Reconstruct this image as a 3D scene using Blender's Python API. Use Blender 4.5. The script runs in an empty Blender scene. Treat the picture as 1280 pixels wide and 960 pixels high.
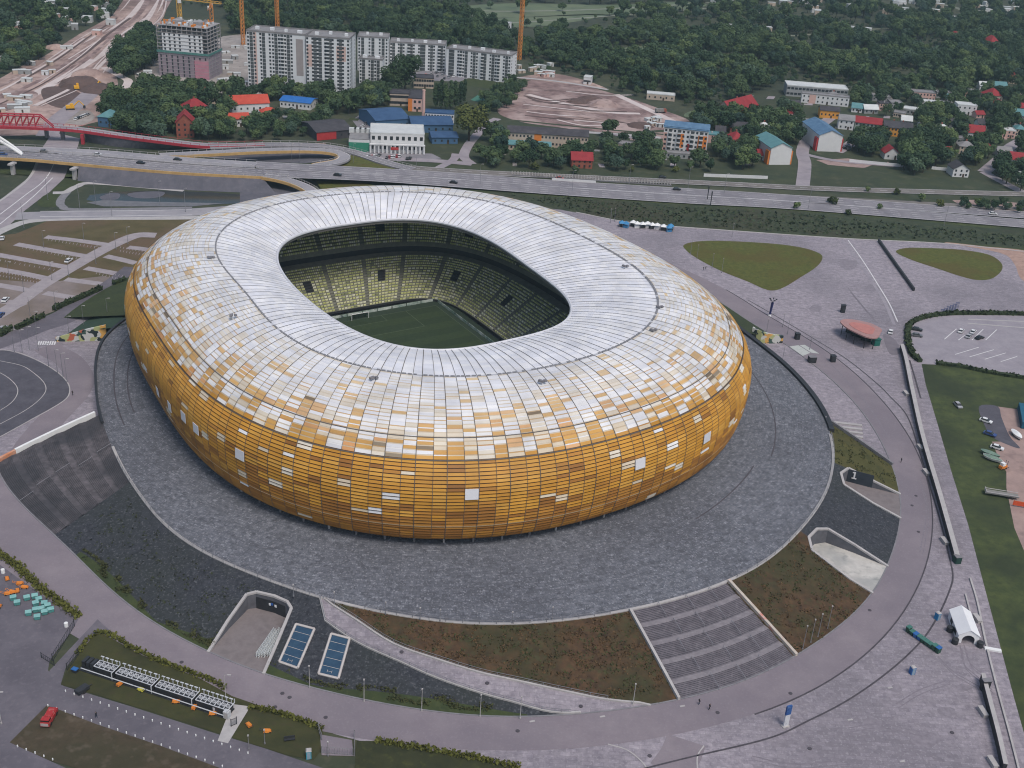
import bpy, bmesh, math, random
import numpy as np
from mathutils import Vector, Matrix
R = math.radians
rnd = random.Random(7)
scene = bpy.context.scene
COL = scene.collection

# ---------------------------------------------------------------- camera, sky, sun, exposure
F_PX, PITCH, CAM_H, ROLL = 1436.82, R(26.877), 188.68, R(3.764)
fwd = np.array([0, math.cos(PITCH), -math.sin(PITCH)])
CX, CY = -33.081, 373.593                       # centre of the stadium
_rt = np.array([1.0, 0, 0]); _up = np.cross(_rt, fwd)
rgt = _rt * math.cos(ROLL) + _up * math.sin(ROLL)
upv = np.cross(rgt, fwd)
cd = bpy.data.cameras.new('camera'); cam = bpy.data.objects.new('camera', cd); COL.objects.link(cam)
cd.sensor_width = 36.0; cd.lens = F_PX / 1280 * 36.0; cd.clip_start = 1.0; cd.clip_end = 20000
m4 = Matrix.Identity(4)
for i in range(3):
    m4[i][0], m4[i][1], m4[i][2] = rgt[i], upv[i], -fwd[i]
m4[2][3] = CAM_H
cam.matrix_world = m4
scene.camera = cam

SUN_EL, SUN_AZ = R(60), R(148)          # azimuth from north (+Y), clockwise: high, behind the camera's right
w = bpy.data.worlds.new('World'); scene.world = w; w.use_nodes = True
nt = w.node_tree; bg = nt.nodes['Background']
sky = nt.nodes.new('ShaderNodeTexSky'); sky.sky_type = 'NISHITA'; sky.sun_disc = False
sky.sun_elevation = SUN_EL; sky.sun_rotation = SUN_AZ; sky.dust_density = 3.0; sky.air_density = 1.3
nt.links.new(sky.outputs[0], bg.inputs[0]); bg.inputs[1].default_value = 0.10
sd = bpy.data.lights.new('sun', 'SUN'); so = bpy.data.objects.new('sun', sd); COL.objects.link(so)
sd.energy = 1.5; sd.angle = R(20); sd.color = (1.0, 0.95, 0.88)
sdir = Vector((math.sin(SUN_AZ) * math.cos(SUN_EL), math.cos(SUN_AZ) * math.cos(SUN_EL), math.sin(SUN_EL)))
so.rotation_euler = sdir.to_track_quat('Z', 'Y').to_euler()
scene.view_settings.view_transform = 'Standard'; scene.view_settings.look = 'None'
scene.view_settings.exposure = 0.35; scene.view_settings.gamma = 1.0
scene.view_settings.use_curve_mapping = False
scene.cycles.filter_width = 1.1

# ---------------------------------------------------------------- helpers
def G(px, py, z=0.0):
    """Survey point: where the sight line of the photograph's pixel meets height z."""
    d = fwd * F_PX + rgt * (px - 640) + upv * (480 - py)
    t = (z - CAM_H) / d[2]
    return Vector((d[0] * t, d[1] * t, z))

def tag(o, label, cat, group=None):
    o['label'] = label; o['category'] = cat
    if group: o['group'] = group
    return o

def kind(o, k='structure'):
    o['kind'] = k; return o

def thing(name, label, cat, loc=(0, 0, 0), rz=0.0, group=None):
    o = bpy.data.objects.new(name, None); COL.objects.link(o)
    o.location = loc; o.rotation_euler = (0, 0, rz); o.empty_display_size = 0.5
    return tag(o, label, cat, group)

def dup(root, loc, rz, label=None, group=None, scale=None):
    r = root.copy(); COL.objects.link(r); r.location = loc; r.rotation_euler = (0, 0, rz)
    if scale: r.scale = scale
    if label: r['label'] = label
    if group: r['group'] = group
    def rec(src, dst):
        for ch in src.children:
            c = ch.copy(); COL.objects.link(c); c.parent = dst
            rec(ch, c)
    rec(root, r)
    return r

class MB:
    """Collects faces; build() links them as ONE mesh object."""
    def __init__(s): s.v = []; s.f = []; s.m = []
    def quad(s, a, b, c, d, m=0):
        n = len(s.v); s.v += [tuple(a), tuple(b), tuple(c), tuple(d)]; s.f.append((n, n+1, n+2, n+3)); s.m.append(m)
    def poly(s, pts, m=0):
        n = len(s.v); s.v += [tuple(p) for p in pts]; s.f.append(tuple(range(n, n+len(pts)))); s.m.append(m)
    def prism(s, base, dz, m=0, mt=None, top=None):
        """base: CCW 3D points; extruded by dz (or to the given top points)."""
        n = len(base); k = len(s.v)
        top = top or [(p[0], p[1], p[2] + dz) for p in base]
        s.v += [tuple(p) for p in base] + [tuple(p) for p in top]
        for i in range(n):
            j = (i + 1) % n
            s.f.append((k+i, k+j, k+n+j, k+n+i)); s.m.append(m)
        s.f.append(tuple(k+n+i for i in range(n))); s.m.append(m if mt is None else mt)
        s.f.append(tuple(k+n-1-i for i in range(n))); s.m.append(m)
    def box(s, c, size, rz=0.0, m=0):
        x, y, z = size[0]/2, size[1]/2, size[2]/2; co, si = math.cos(rz), math.sin(rz)
        b = [(c[0]+co*a-si*d, c[1]+si*a+co*d, c[2]-z) for a, d in ((-x,-y),(x,-y),(x,y),(-x,y))]
        s.prism(b, size[2], m)
    def bar(s, a, b, r, n=6, m=0, r2=None):
        a, b = Vector(a), Vector(b); d = (b-a)
        if d.length < 1e-6: return
        d.normalize(); u = d.orthogonal().normalized(); w_ = d.cross(u); r2 = r if r2 is None else r2
        k = len(s.v)
        for p, q in ((a, r), (b, r2)):
            for i in range(n):
                t = 2*math.pi*i/n; s.v.append(tuple(p + u*math.cos(t)*q + w_*math.sin(t)*q))
        for i in range(n):
            j = (i+1) % n; s.f.append((k+i, k+j, k+n+j, k+n+i)); s.m.append(m)
        s.f.append(tuple(k+n-1-i for i in range(n))); s.m.append(m)
        s.f.append(tuple(k+n+i for i in range(n))); s.m.append(m)
    def build(s, name, mats, parent=None, smooth=False):
        me = bpy.data.meshes.new(name); me.from_pydata(s.v, [], s.f)
        for mt in (mats if isinstance(mats, (list, tuple)) else [mats]): me.materials.append(mt)
        if any(s.m): me.polygons.foreach_set('material_index', s.m)
        if smooth: me.polygons.foreach_set('use_smooth', [True]*len(s.f))
        me.update()
        o = bpy.data.objects.new(name, me); COL.objects.link(o)
        if parent: o.parent = parent
        return o

def lerp(a, b, t): return a + (b - a) * t

# ---------------------------------------------------------------- materials
MATS = {}
def srgb(r, g, b):
    f = lambda c: (c/255/12.92) if c/255 <= .04045 else ((c/255+.055)/1.055)**2.4
    return (f(r), f(g), f(b), 1)

def mat(name, c1, c2=None, scale=0.3, rough=0.85, c3=None, speck=0.0, speck_scale=1.2, bump=0.0, metal=0.0, spec=0.3, big=None, brick=None):
    """Principled; base colour mixed between c1 and c2 by two octaves of world-space noise; optional fine specks of c3; optional large patches big=(colour, scale, amount)."""
    if name in MATS: return MATS[name]
    m = bpy.data.materials.new(name); m.use_nodes = True; MATS[name] = m
    n, l = m.node_tree.nodes, m.node_tree.links
    p = n['Principled BSDF']; p.inputs['Roughness'].default_value = rough; p.inputs['Metallic'].default_value = metal
    p.inputs['Specular IOR Level'].default_value = spec
    c1 = tuple(c1[:3]) + (1,)
    p.inputs['Base Color'].default_value = c1
    if c2 is None: return m
    c2 = tuple(c2[:3]) + (1,)
    ge = n.new('ShaderNodeNewGeometry')
    def noise(sc, det, ro=.6):
        t = n.new('ShaderNodeTexNoise'); t.inputs['Scale'].default_value = sc; t.inputs['Detail'].default_value = det
        t.inputs['Roughness'].default_value = ro; l.new(ge.outputs['Position'], t.inputs['Vector']); return t
    def ramp(src, a, b):
        r = n.new('ShaderNodeMapRange'); r.inputs[1].default_value = a; r.inputs[2].default_value = b
        l.new(src, r.inputs[0]); return r.outputs[0]
    def mix(fac, A, B):
        x = n.new('ShaderNodeMix'); x.data_type = 'RGBA'
        if isinstance(fac, float): x.inputs[0].default_value = fac
        else: l.new(fac, x.inputs[0])
        for i, q in ((6, A), (7, B)):
            if isinstance(q, tuple): x.inputs[i].default_value = q
            else: l.new(q, x.inputs[i])
        return x.outputs[2]
    t1 = noise(scale, 6, .68)
    col = mix(ramp(t1.outputs[0], .32, .68), c1, c2)
    if big:
        t3 = noise(big[1], 3, .55)
        f = ramp(t3.outputs[0], .45, .62)
        mu = n.new('ShaderNodeMath'); mu.operation = 'MULTIPLY'; mu.inputs[1].default_value = big[2]; l.new(f, mu.inputs[0])
        col = mix(mu.outputs[0], col, tuple(big[0][:3]) + (1,))
    if speck > 0:
        t2 = noise(speck_scale, 2, .5)
        f = ramp(t2.outputs[0], .55, .72)
        mu = n.new('ShaderNodeMath'); mu.operation = 'MULTIPLY'; mu.inputs[1].default_value = speck; l.new(f, mu.inputs[0])
        col = mix(mu.outputs[0], col, tuple((c3 or c2)[:3]) + (1,))
    if brick:                                   # paving laid in courses: (stone length, course depth, polar?, strength)
        sub_ = n.new('ShaderNodeVectorMath'); sub_.operation = 'SUBTRACT'; l.new(ge.outputs['Position'], sub_.inputs[0]); sub_.inputs[1].default_value = (CX, CY, 0)
        vec = sub_.outputs[0]
        if brick[2]:
            sx = n.new('ShaderNodeSeparateXYZ'); l.new(vec, sx.inputs[0]); at = n.new('ShaderNodeMath'); at.operation = 'ARCTAN2'; l.new(sx.outputs[1], at.inputs[0]); l.new(sx.outputs[0], at.inputs[1])
            mm = n.new('ShaderNodeMath'); mm.operation = 'MULTIPLY'; mm.inputs[1].default_value = 130; l.new(at.outputs[0], mm.inputs[0])
            le = n.new('ShaderNodeVectorMath'); le.operation = 'LENGTH'; l.new(vec, le.inputs[0]); cb = n.new('ShaderNodeCombineXYZ'); l.new(mm.outputs[0], cb.inputs[0]); l.new(le.outputs['Value'], cb.inputs[1]); vec = cb.outputs[0]
        bt = n.new('ShaderNodeTexBrick'); l.new(vec, bt.inputs['Vector']); bt.inputs['Scale'].default_value = 1; bt.inputs['Brick Width'].default_value = brick[0]; bt.inputs['Row Height'].default_value = brick[1]
        bt.inputs['Mortar Size'].default_value = .05*brick[1]; bt.inputs['Color1'].default_value = (1-brick[3],)*3+(1,); bt.inputs['Color2'].default_value = (1+brick[3],)*3+(1,); bt.inputs['Mortar'].default_value = (1-1.5*brick[3],)*3+(1,)
        mb = n.new('ShaderNodeMix'); mb.data_type = 'RGBA'; mb.blend_type = 'MULTIPLY'; mb.inputs[0].default_value = 1; l.new(col, mb.inputs[6]); l.new(bt.outputs['Color'], mb.inputs[7]); col = mb.outputs[2]
    l.new(col, p.inputs['Base Color'])
    if bump:
        b = n.new('ShaderNodeBump'); b.inputs['Strength'].default_value = bump; b.inputs['Distance'].default_value = .3
        l.new(t1.outputs[0], b.inputs['Height']); l.new(b.outputs[0], p.inputs['Normal'])
    return m

def attr_mat(name, attr, rough=.4, spec=.4, noise_amt=.12, noise_scale=.25):
    """Colour from a per-face attribute (each panel's own colour) with slight dirt noise."""
    if name in MATS: return MATS[name]
    m = bpy.data.materials.new(name); m.use_nodes = True; MATS[name] = m
    n, l = m.node_tree.nodes, m.node_tree.links; p = n['Principled BSDF']
    p.inputs['Roughness'].default_value = rough; p.inputs['Specular IOR Level'].default_value = spec
    a = n.new('ShaderNodeAttribute'); a.attribute_name = attr
    ge = n.new('ShaderNodeNewGeometry'); t = n.new('ShaderNodeTexNoise'); t.inputs['Scale'].default_value = noise_scale; t.inputs['Detail'].default_value = 5
    l.new(ge.outputs['Position'], t.inputs['Vector'])
    r = n.new('ShaderNodeMapRange'); r.inputs[1].default_value = .3; r.inputs[2].default_value = .7; r.inputs[3].default_value = 1-noise_amt; r.inputs[4].default_value = 1+noise_amt*.5
    l.new(t.outputs[0], r.inputs[0])
    x = n.new('ShaderNodeMix'); x.data_type = 'RGBA'; x.blend_type = 'MULTIPLY'; x.inputs[0].default_value = 1
    l.new(a.outputs['Color'], x.inputs[6]); l.new(r.outputs[0], x.inputs[7]); l.new(x.outputs[2], p.inputs['Base Color'])
    return m

M_plaza   = mat('plaza_paving', srgb(124,117,126), srgb(160,152,158), .55, .9, srgb(176,170,174), .4, 1.5, big=(srgb(114,109,116), .016, .65), brick=(2.4, 1.2, False, .10))
M_asphalt = mat('ring_asphalt', srgb(122,113,120), srgb(136,127,132), .12, .92, srgb(148,140,145), .25, 1.6, big=(srgb(114,107,115), .02, .6))
M_podium  = mat('podium_setts', srgb(80,82,90), srgb(116,118,125), .7, .85, srgb(160,161,168), .6, 1.9, big=(srgb(84,85,92), .02, .6), brick=(1.8, 1.1, True, .20))
M_ground  = mat('rough_ground', srgb(52,60,48), srgb(78,80,60), .05, .95, srgb(92,88,74), .4, .3, big=(srgb(46,56,46), .006, .6))
M_grass   = mat('mown_grass', srgb(62,64,36), srgb(84,80,44), .25, .95, srgb(92,84,50), .35, .9, big=(srgb(72,62,40), .03, .5))
M_green   = mat('green_grass', srgb(52,62,38), srgb(66,74,44), .25, .95, srgb(80,84,52), .35, .9, big=(srgb(46,54,40), .02, .6))
M_brown   = mat('dry_slope', srgb(58,46,36), srgb(92,70,50), .45, .95, srgb(66,70,46), .6, .6, big=(srgb(56,58,38), .07, .7))
M_black   = mat('dark_gravel', srgb(38,40,46), srgb(66,68,74), .8, .95, srgb(110,112,116), .45, 1.7, big=(srgb(50,54,52), .03, .7))
M_dark    = mat('dark_metal', (.025,.027,.032), (.04,.042,.048), .5, .6)
M_conc    = mat('pale_concrete', srgb(160,156,156), srgb(180,176,174), .4, .85, srgb(140,136,136), .3, .2)
M_wall    = mat('grey_concrete', srgb(112,110,114), srgb(132,130,134), .4, .85)
M_rail    = mat('railing_steel', srgb(130,130,136), srgb(150,150,156), .4, .5, metal=.4)
M_white   = mat('white_paint', (.72,.72,.72), (.78,.78,.77), .3, .6)
M_line    = mat('road_paint', srgb(196,194,196), srgb(214,212,212), .4, .8)
M_darkline= mat('drain_line', srgb(66,62,68), srgb(84,80,86), .4, .9)

# ---------------------------------------------------------------- site survey around the stadium
TH = R(-56.713)
PZ = 6.0                                        # height of the podium
_c, _s = math.cos(TH), math.sin(TH)
def W(x, y, z): return (CX + _c*x - _s*y, CY + _s*x + _c*y, z)

def table(pts):
    a = np.array([p[0] for p in pts], float) % 360; r = np.array([p[1] for p in pts], float)
    o = np.argsort(a); a, r = a[o], r[o]
    g = np.arange(0, 360, 1.0); v = np.interp(g, a, r, period=360)
    k = np.exp(-.5*(np.arange(-9, 10)/3.5)**2); k /= k.sum()
    return np.convolve(np.concatenate([v[-9:], v, v[:9]]), k, 'valid')
RP = table([(179,116),(-171,113),(-163,111),(-155,111),(-146,112),(-137,115),(-126,121),(-116,129),(-109,133),(-102,136),(-94,141),(-85,146),(-80,149),(-76,150),(-72,151),(-65,152),(-53,154),(-46,154),(-40,152),(-29,150),(-22,148),(-14,145),(-5,141),(1,138),(10,134),(17,131),(40,130),(60,132),(80,132),(100,128),(120,122),(140,116),(160,114)])
RR = table([(-150,145),(-144,145),(-135,144),(-129,144),(-123,146),(-116,151),(-112,154),(-108,157),(-103,160),(-98,164),(-95,165),(-89,169),(-84,172),(-80,175),(-77,176),(-70,178),(-64,180),(-56,181),(-53,180),(-45,179),(-40,178),(-36,176),(-32,174),(-26,172),(-20,169),(-13,165),(-7,162),(0,159),(6,156),(15,152),(21,150),(25,149),(29,148),(60,160),(100,168),(140,155),(175,143),(-165,140)])
RO = table([(-150,168),(-140,164),(-129,162),(-117,168),(-112,169),(-99,176),(-91,180),(-85,183),(-78,186),(-72,188),(-63,190),(-59,191),(-53,191),(-45,189),(-35,185),(-26,181),(-17,177),(-7,173),(2,169),(11,166),(29,159),(60,172),(100,180),(140,167),(175,155)])
BANK0, BANK1 = 214.5, 347.5
def tab(T, deg): return float(np.interp(deg % 360, np.arange(0, 361), np.append(T, T[0])))
def pol(p):
    dx, dy = p[0]-CX, p[1]-CY
    return math.degrees(math.atan2(dy, dx)), math.hypot(dx, dy)
def slope_s(p):
    a, r = pol(p); return (r - tab(RP, a)) / (tab(RR, a) - tab(RP, a))
def slope_z(p):
    a = pol(p)[0] % 360
    if not (BANK0 <= a <= BANK1 or 20 < a < 171): return 0.0      # elsewhere the podium ends in a wall on the flat plaza
    return PZ * (1 - min(1, max(0, slope_s(p))))
def E(deg, s, dz=0.0):
    a, b = tab(RP, deg), tab(RR, deg); r = a + (b-a)*s
    return Vector((CX + r*math.cos(R(deg)), CY + r*math.sin(R(deg)), PZ*(1-min(1, max(0, s))) + dz))
def D(px, py, dz=0.0):
    """Point of the photograph on the sloping bank / flat ground."""
    z = 3.0
    for _ in range(40):
        p = G(px, py, z); z = .5*z + .5*slope_z(p)
    p = G(px, py, z); p.z = slope_z(p) + dz
    return p
def DS(px, py):
    p = D(px, py); return pol(p)[0], slope_s(p)

def strip(name, lo, hi, mats, n_s=2, dz=0.0, parent=None):
    """Sheet on the bank between two (deg, s) polylines of equal length."""
    b = MB()
    for i in range(len(lo)-1):
        for k in range(n_s):
            def P(j, t): return E(lerp(lo[j][0], hi[j][0], t), lerp(lo[j][1], hi[j][1], t), dz)
            b.quad(P(i, (k+1)/n_s), P(i+1, (k+1)/n_s), P(i+1, k/n_s), P(i, k/n_s))
    return b.build(name, mats, parent)

def ring(name, f_in, f_out, z, a0, a1, m, step=1.5, thick=0.0):
    b = MB(); n = max(2, int(abs(a1-a0)/step)); A = [a0+(a1-a0)*i/n for i in range(n+1)]
    P = lambda a, r, zz: (CX+r*math.cos(R(a)), CY+r*math.sin(R(a)), zz)
    for i in range(n):
        a, c = A[i], A[i+1]
        p = [P(a, f_in(a), z), P(a, f_out(a), z), P(c, f_out(c), z), P(c, f_in(c), z)]
        if thick:
            b.prism([(q[0], q[1], z-thick) for q in p], thick)
        else: b.quad(*p)
    return b.build(name, m)

def smooth_px(pts, n=6, closed=False):
    """Catmull-Rom through points (tuples)."""
    P = [np.array(p, float) for p in pts]; out = []; N = len(P)
    rng = range(N if closed else N-1)
    for i in rng:
        p0 = P[(i-1) % N] if closed or i > 0 else 2*P[0]-P[1]
        p1 = P[i]; p2 = P[(i+1) % N]
        p3 = P[(i+2) % N] if closed or i+2 < N else 2*P[-1]-P[-2]
        for k in range(n):
            t = k/n
            out.append(.5*((2*p1)+(-p0+p2)*t+(2*p0-5*p1+4*p2-p3)*t*t+(-p0+3*p1-3*p2+p3)*t**3))
    if not closed: out.append(P[-1])
    return [tuple(o) for o in out]

def sheet(name, px, z, m, smooth=False, closed_n=5, k='structure'):
    """Flat filled outline surveyed at height z."""
    pts = smooth_px(px, closed_n, True) if smooth else px
    bm = bmesh.new(); vs = [bm.verts.new(G(x, y, z)) for x, y in pts]
    es = [bm.edges.new((vs[i], vs[(i+1) % len(vs)])) for i in range(len(vs))]
    bmesh.ops.triangle_fill(bm, use_beauty=True, edges=es)
    for f in bm.faces:
        f.normal_update()
        if f.normal.z < 0: f.normal_flip()
    me = bpy.data.meshes.new(name); bm.to_mesh(me); bm.free(); me.materials.append(m)
    o = bpy.data.objects.new(name, me); COL.objects.link(o)
    return kind(o, k)

def ribbon_pts(P, width, dz=0.0):
    """Left/right edges of a ribbon of given width along 3D points."""
    L, Rr = [], []
    for i, p in enumerate(P):
        a = P[max(0, i-1)]; c = P[min(len(P)-1, i+1)]
        d = Vector((c[0]-a[0], c[1]-a[1], 0)); d.normalize(); nrm = Vector((-d.y, d.x, 0))
        q = Vector(p) + Vector((0, 0, dz))
        L.append(q + nrm*width/2); Rr.append(q - nrm*width/2)
    return L, Rr

def ribbon(name, P, width, m, dz=0.0, thick=0.0, k='structure', parent=None):
    b = MB(); L, Q = ribbon_pts(P, width, dz)
    for i in range(len(P)-1):
        if thick: b.prism([tuple(Q[i]-Vector((0,0,thick))), tuple(Q[i+1]-Vector((0,0,thick))), tuple(L[i+1]-Vector((0,0,thick))), tuple(L[i]-Vector((0,0,thick)))], thick, top=[tuple(Q[i]), tuple(Q[i+1]), tuple(L[i+1]), tuple(L[i])])
        else: b.quad(Q[i], Q[i+1], L[i+1], L[i])
    o = b.build(name, m, parent)
    if k: kind(o, k)
    return o

def path_px(px, z=0.0, n=6, drape=False, dz=0.0):
    pts = smooth_px(px, n)
    return [D(x, y, dz) if drape else G(x, y, z) + Vector((0, 0, dz)) for x, y in pts]
# ---------------------------------------------------------------- ground, plaza, ring road, podium, banks
b = MB()
b.quad((-5000,-900,-.05), (5000,-900,-.05), (5000,9000,-.05), (-5000,9000,-.05))
kind(b.build('ground', M_ground))
sheet('plaza', [(1310,1010),(1281,920),(1267,870),(1247,795),(1227,720),(1210,655),(1190,592),(1172,530),(1157,480),(1152,455),(1172,456),(1290,472),(1290,318),(1180,304),(1060,298),(900,287),(790,279),(700,262),(560,250),(420,262),(280,290),(235,330),(160,372),(95,395),(40,412),(-40,425),(-60,560),(-60,640),(20,700),(80,760),(110,790),(150,810),(260,858),(380,905),(420,918),(520,945),(640,962),(700,1000)], .02, M_plaza)
ring('ring_road', lambda a: tab(RR, a), lambda a: tab(RO, a), .06, -152, 60, M_asphalt)['kind'] = 'structure'
ring('road_kerb', lambda a: tab(RO, a), lambda a: tab(RO, a)+.35, .14, -60, 40, M_darkline, thick=.12)['kind'] = 'structure'
ring('road_kerb', lambda a: tab(RR, a)-.4, lambda a: tab(RR, a), .16, -150, 40, M_wall, thick=.16)['kind'] = 'structure'
# podium: paved deck, open in the middle where the stadium stands
def pod_in(deg):
    a = R(deg) - TH; c, s = abs(math.cos(a)), abs(math.sin(a))
    return ((c/103)**2.1 + (s/85)**2.1) ** (-1/2.1)

kind(ring('podium', lambda a: pod_in(a), lambda a: tab(RP, a)-.0, PZ, -180, 180, M_podium))
# joint lines of the paving
for f0, a0, a1 in ((.34, -185, -150), (.62, -185, -146), (.30, -30, 20), (.62, -24, 8), (.55, -46, -28)):
    kind(ring('paving_joint', lambda a: 96+(tab(RP, a)-96)*f0, lambda a: 96+(tab(RP, a)-96)*f0+.45, PZ+.02, a0, a1, M_darkline))
# edge kerb and parapet of the podium
kind(ring('podium_kerb', lambda a: tab(RP, a)-.7, lambda a: tab(RP, a)+.1, PZ+.25, -140, -14, M_conc, thick=.5))
o = ring('parapet_wall', lambda a: tab(RP, a)-.2, lambda a: tab(RP, a)+1.5, PZ+.9, -13, 60, M_dark, thick=1.6)
tag(o, 'dark curved parapet wall along the grey podium above the shopping plaza steps', 'parapet')
o = ring('parapet_wall', lambda a: tab(RP, a)-.2, lambda a: tab(RP, a)+.6, PZ+.8, 165, 212, M_dark, thick=1.6)
tag(o, 'thin dark parapet wall along the podium beside the black practice oval', 'parapet')
# ---------------------------------------------------------------- stadium
ST = dict(n=2.115, zt=43.244, dc=31.92, zo=38.575, ao=58.644, bo=42.46, no=2.969, dr=4.2, zr=8.3, bulz=23.95, zs=.483, m=2.047, a=118.432, b=100.874)
FO = (2.01, 1.636, -.01, -.473, -1.012, -1.991); OO = (-1.27, -1.298, -.6, .209, .09, .209)
NPAIR = 82
def oval(a, b, n, four, N=2400):
    t = np.linspace(0, 2*np.pi, N, endpoint=False) + .0013
    c, s = np.cos(t), np.sin(t)
    q = np.stack([a*np.sign(c)*abs(c)**(2/n), b*np.sign(s)*abs(s)**(2/n)], 1)
    r = np.hypot(q[:,0], q[:,1]); A = np.arctan2(q[:,1], q[:,0])
    if four is not None:
        q = q*((r+four[0]*np.cos(A)+four[1]*np.sin(A)+four[2]*np.sin(2*A)+four[3]*np.cos(3*A)+four[4]*np.sin(3*A)+four[5]*np.cos(4*A))/r)[:,None]
    return q, t
def by_arc(q, fr, extra=None):
    """Points of a closed curve at the given fractions of its length."""
    p = np.vstack([q, q[:1]]); L = np.concatenate([[0], np.cumsum(np.hypot(*np.diff(p, axis=0).T))]); L /= L[-1]
    return np.stack([np.interp(fr, L, p[:,0]), np.interp(fr, L, p[:,1])], 1)
FR = []
for i in range(NPAIR): FR += [i/NPAIR, (i+.56)/NPAIR]
FR = np.array(FR); NC = len(FR)
_cache = {}
def curve(inset, fr=None, key='c'):
    k = (round(inset, 4), key)
    if k not in _cache:
        q, t = oval(ST['a']-inset, ST['b']-inset, ST['n'], FO); _cache[k] = by_arc(q, FR if fr is None else fr)
    return _cache[k]
_oq, _ot = oval(ST['ao'], ST['bo'], ST['no'], OO)
OPEN = by_arc(_oq, FR)
_ph = np.arctan2(OPEN[:,1], OPEN[:,0])
OPENZ = ST['zo'] + ST['zs']*np.cos(2*_ph)
# profile: rim -> bulge -> crest, sampled finely
prof = []
for u in np.linspace(0, 1, 30):
    a = (1-u)*math.pi/2; prof.append((ST['dr']*(1-math.cos(a)), ST['bulz']-(ST['bulz']-ST['zr'])*math.sin(a)))
for u in np.linspace(0, 1, 60)[1:]:
    a = u*math.pi/2; prof.append((ST['dc']*(1-abs(math.cos(a))**(2/ST['m'])), ST['bulz']+(ST['zt']-ST['bulz'])*math.sin(a)**(2/ST['m'])))
prof = np.array(prof); PL = np.concatenate([[0], np.cumsum(np.hypot(*np.diff(prof, axis=0).T))]); PT = PL[-1]
def pat(l): return float(np.interp(l, PL, prof[:,0])), float(np.interp(l, PL, prof[:,1]))
ROOF_N = 14
def ring_at(l):
    """(x,y,z) arrays of the shell at profile length l; beyond PT runs on to the opening."""
    if l <= PT:
        i, z = pat(l); q = curve(i); return q, np.full(len(q), z)
    t = l-PT                                        # t in 0..1
    q0 = curve(ST['dc']); q = q0 + (OPEN-q0)*t
    z = ST['zt'] + (OPENZ-ST['zt'])*t + .9*math.sin(math.pi*t)
    return q, z
stadium = thing('football_stadium', 'golden oval football stadium with white panelled roof and open top', 'stadium')
AMB = [(.50,.245,.034),(.54,.268,.038),(.47,.225,.030),(.55,.285,.050),(.50,.235,.032)]
BRN = [(.30,.13,.026),(.36,.165,.03),(.27,.115,.024),(.42,.19,.033)]
CRM = [(.62,.55,.44),(.65,.59,.50),(.59,.50,.38)]
WHT = [(.66,.66,.69),(.69,.68,.69),(.63,.63,.66),(.71,.70,.70)]
ORG = [(.58,.27,.10),(.60,.33,.15),(.55,.24,.07)]
GRY = [(.20,.15,.10),(.26,.21,.15)]
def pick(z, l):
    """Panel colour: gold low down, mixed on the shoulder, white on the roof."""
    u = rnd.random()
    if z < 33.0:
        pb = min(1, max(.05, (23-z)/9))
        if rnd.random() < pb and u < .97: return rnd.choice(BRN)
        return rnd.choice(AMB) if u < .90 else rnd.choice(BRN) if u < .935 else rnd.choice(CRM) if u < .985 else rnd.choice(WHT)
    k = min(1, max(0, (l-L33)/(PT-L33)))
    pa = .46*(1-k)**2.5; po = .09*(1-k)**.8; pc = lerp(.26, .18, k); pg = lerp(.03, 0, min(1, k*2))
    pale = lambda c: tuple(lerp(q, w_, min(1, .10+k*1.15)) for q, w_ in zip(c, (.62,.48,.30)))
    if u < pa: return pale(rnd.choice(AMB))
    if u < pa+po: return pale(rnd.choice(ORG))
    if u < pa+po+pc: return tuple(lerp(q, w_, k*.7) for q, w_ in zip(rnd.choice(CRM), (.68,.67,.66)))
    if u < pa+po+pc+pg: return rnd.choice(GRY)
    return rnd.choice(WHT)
L33 = float(np.interp(33.0, prof[:,1], PL))
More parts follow.
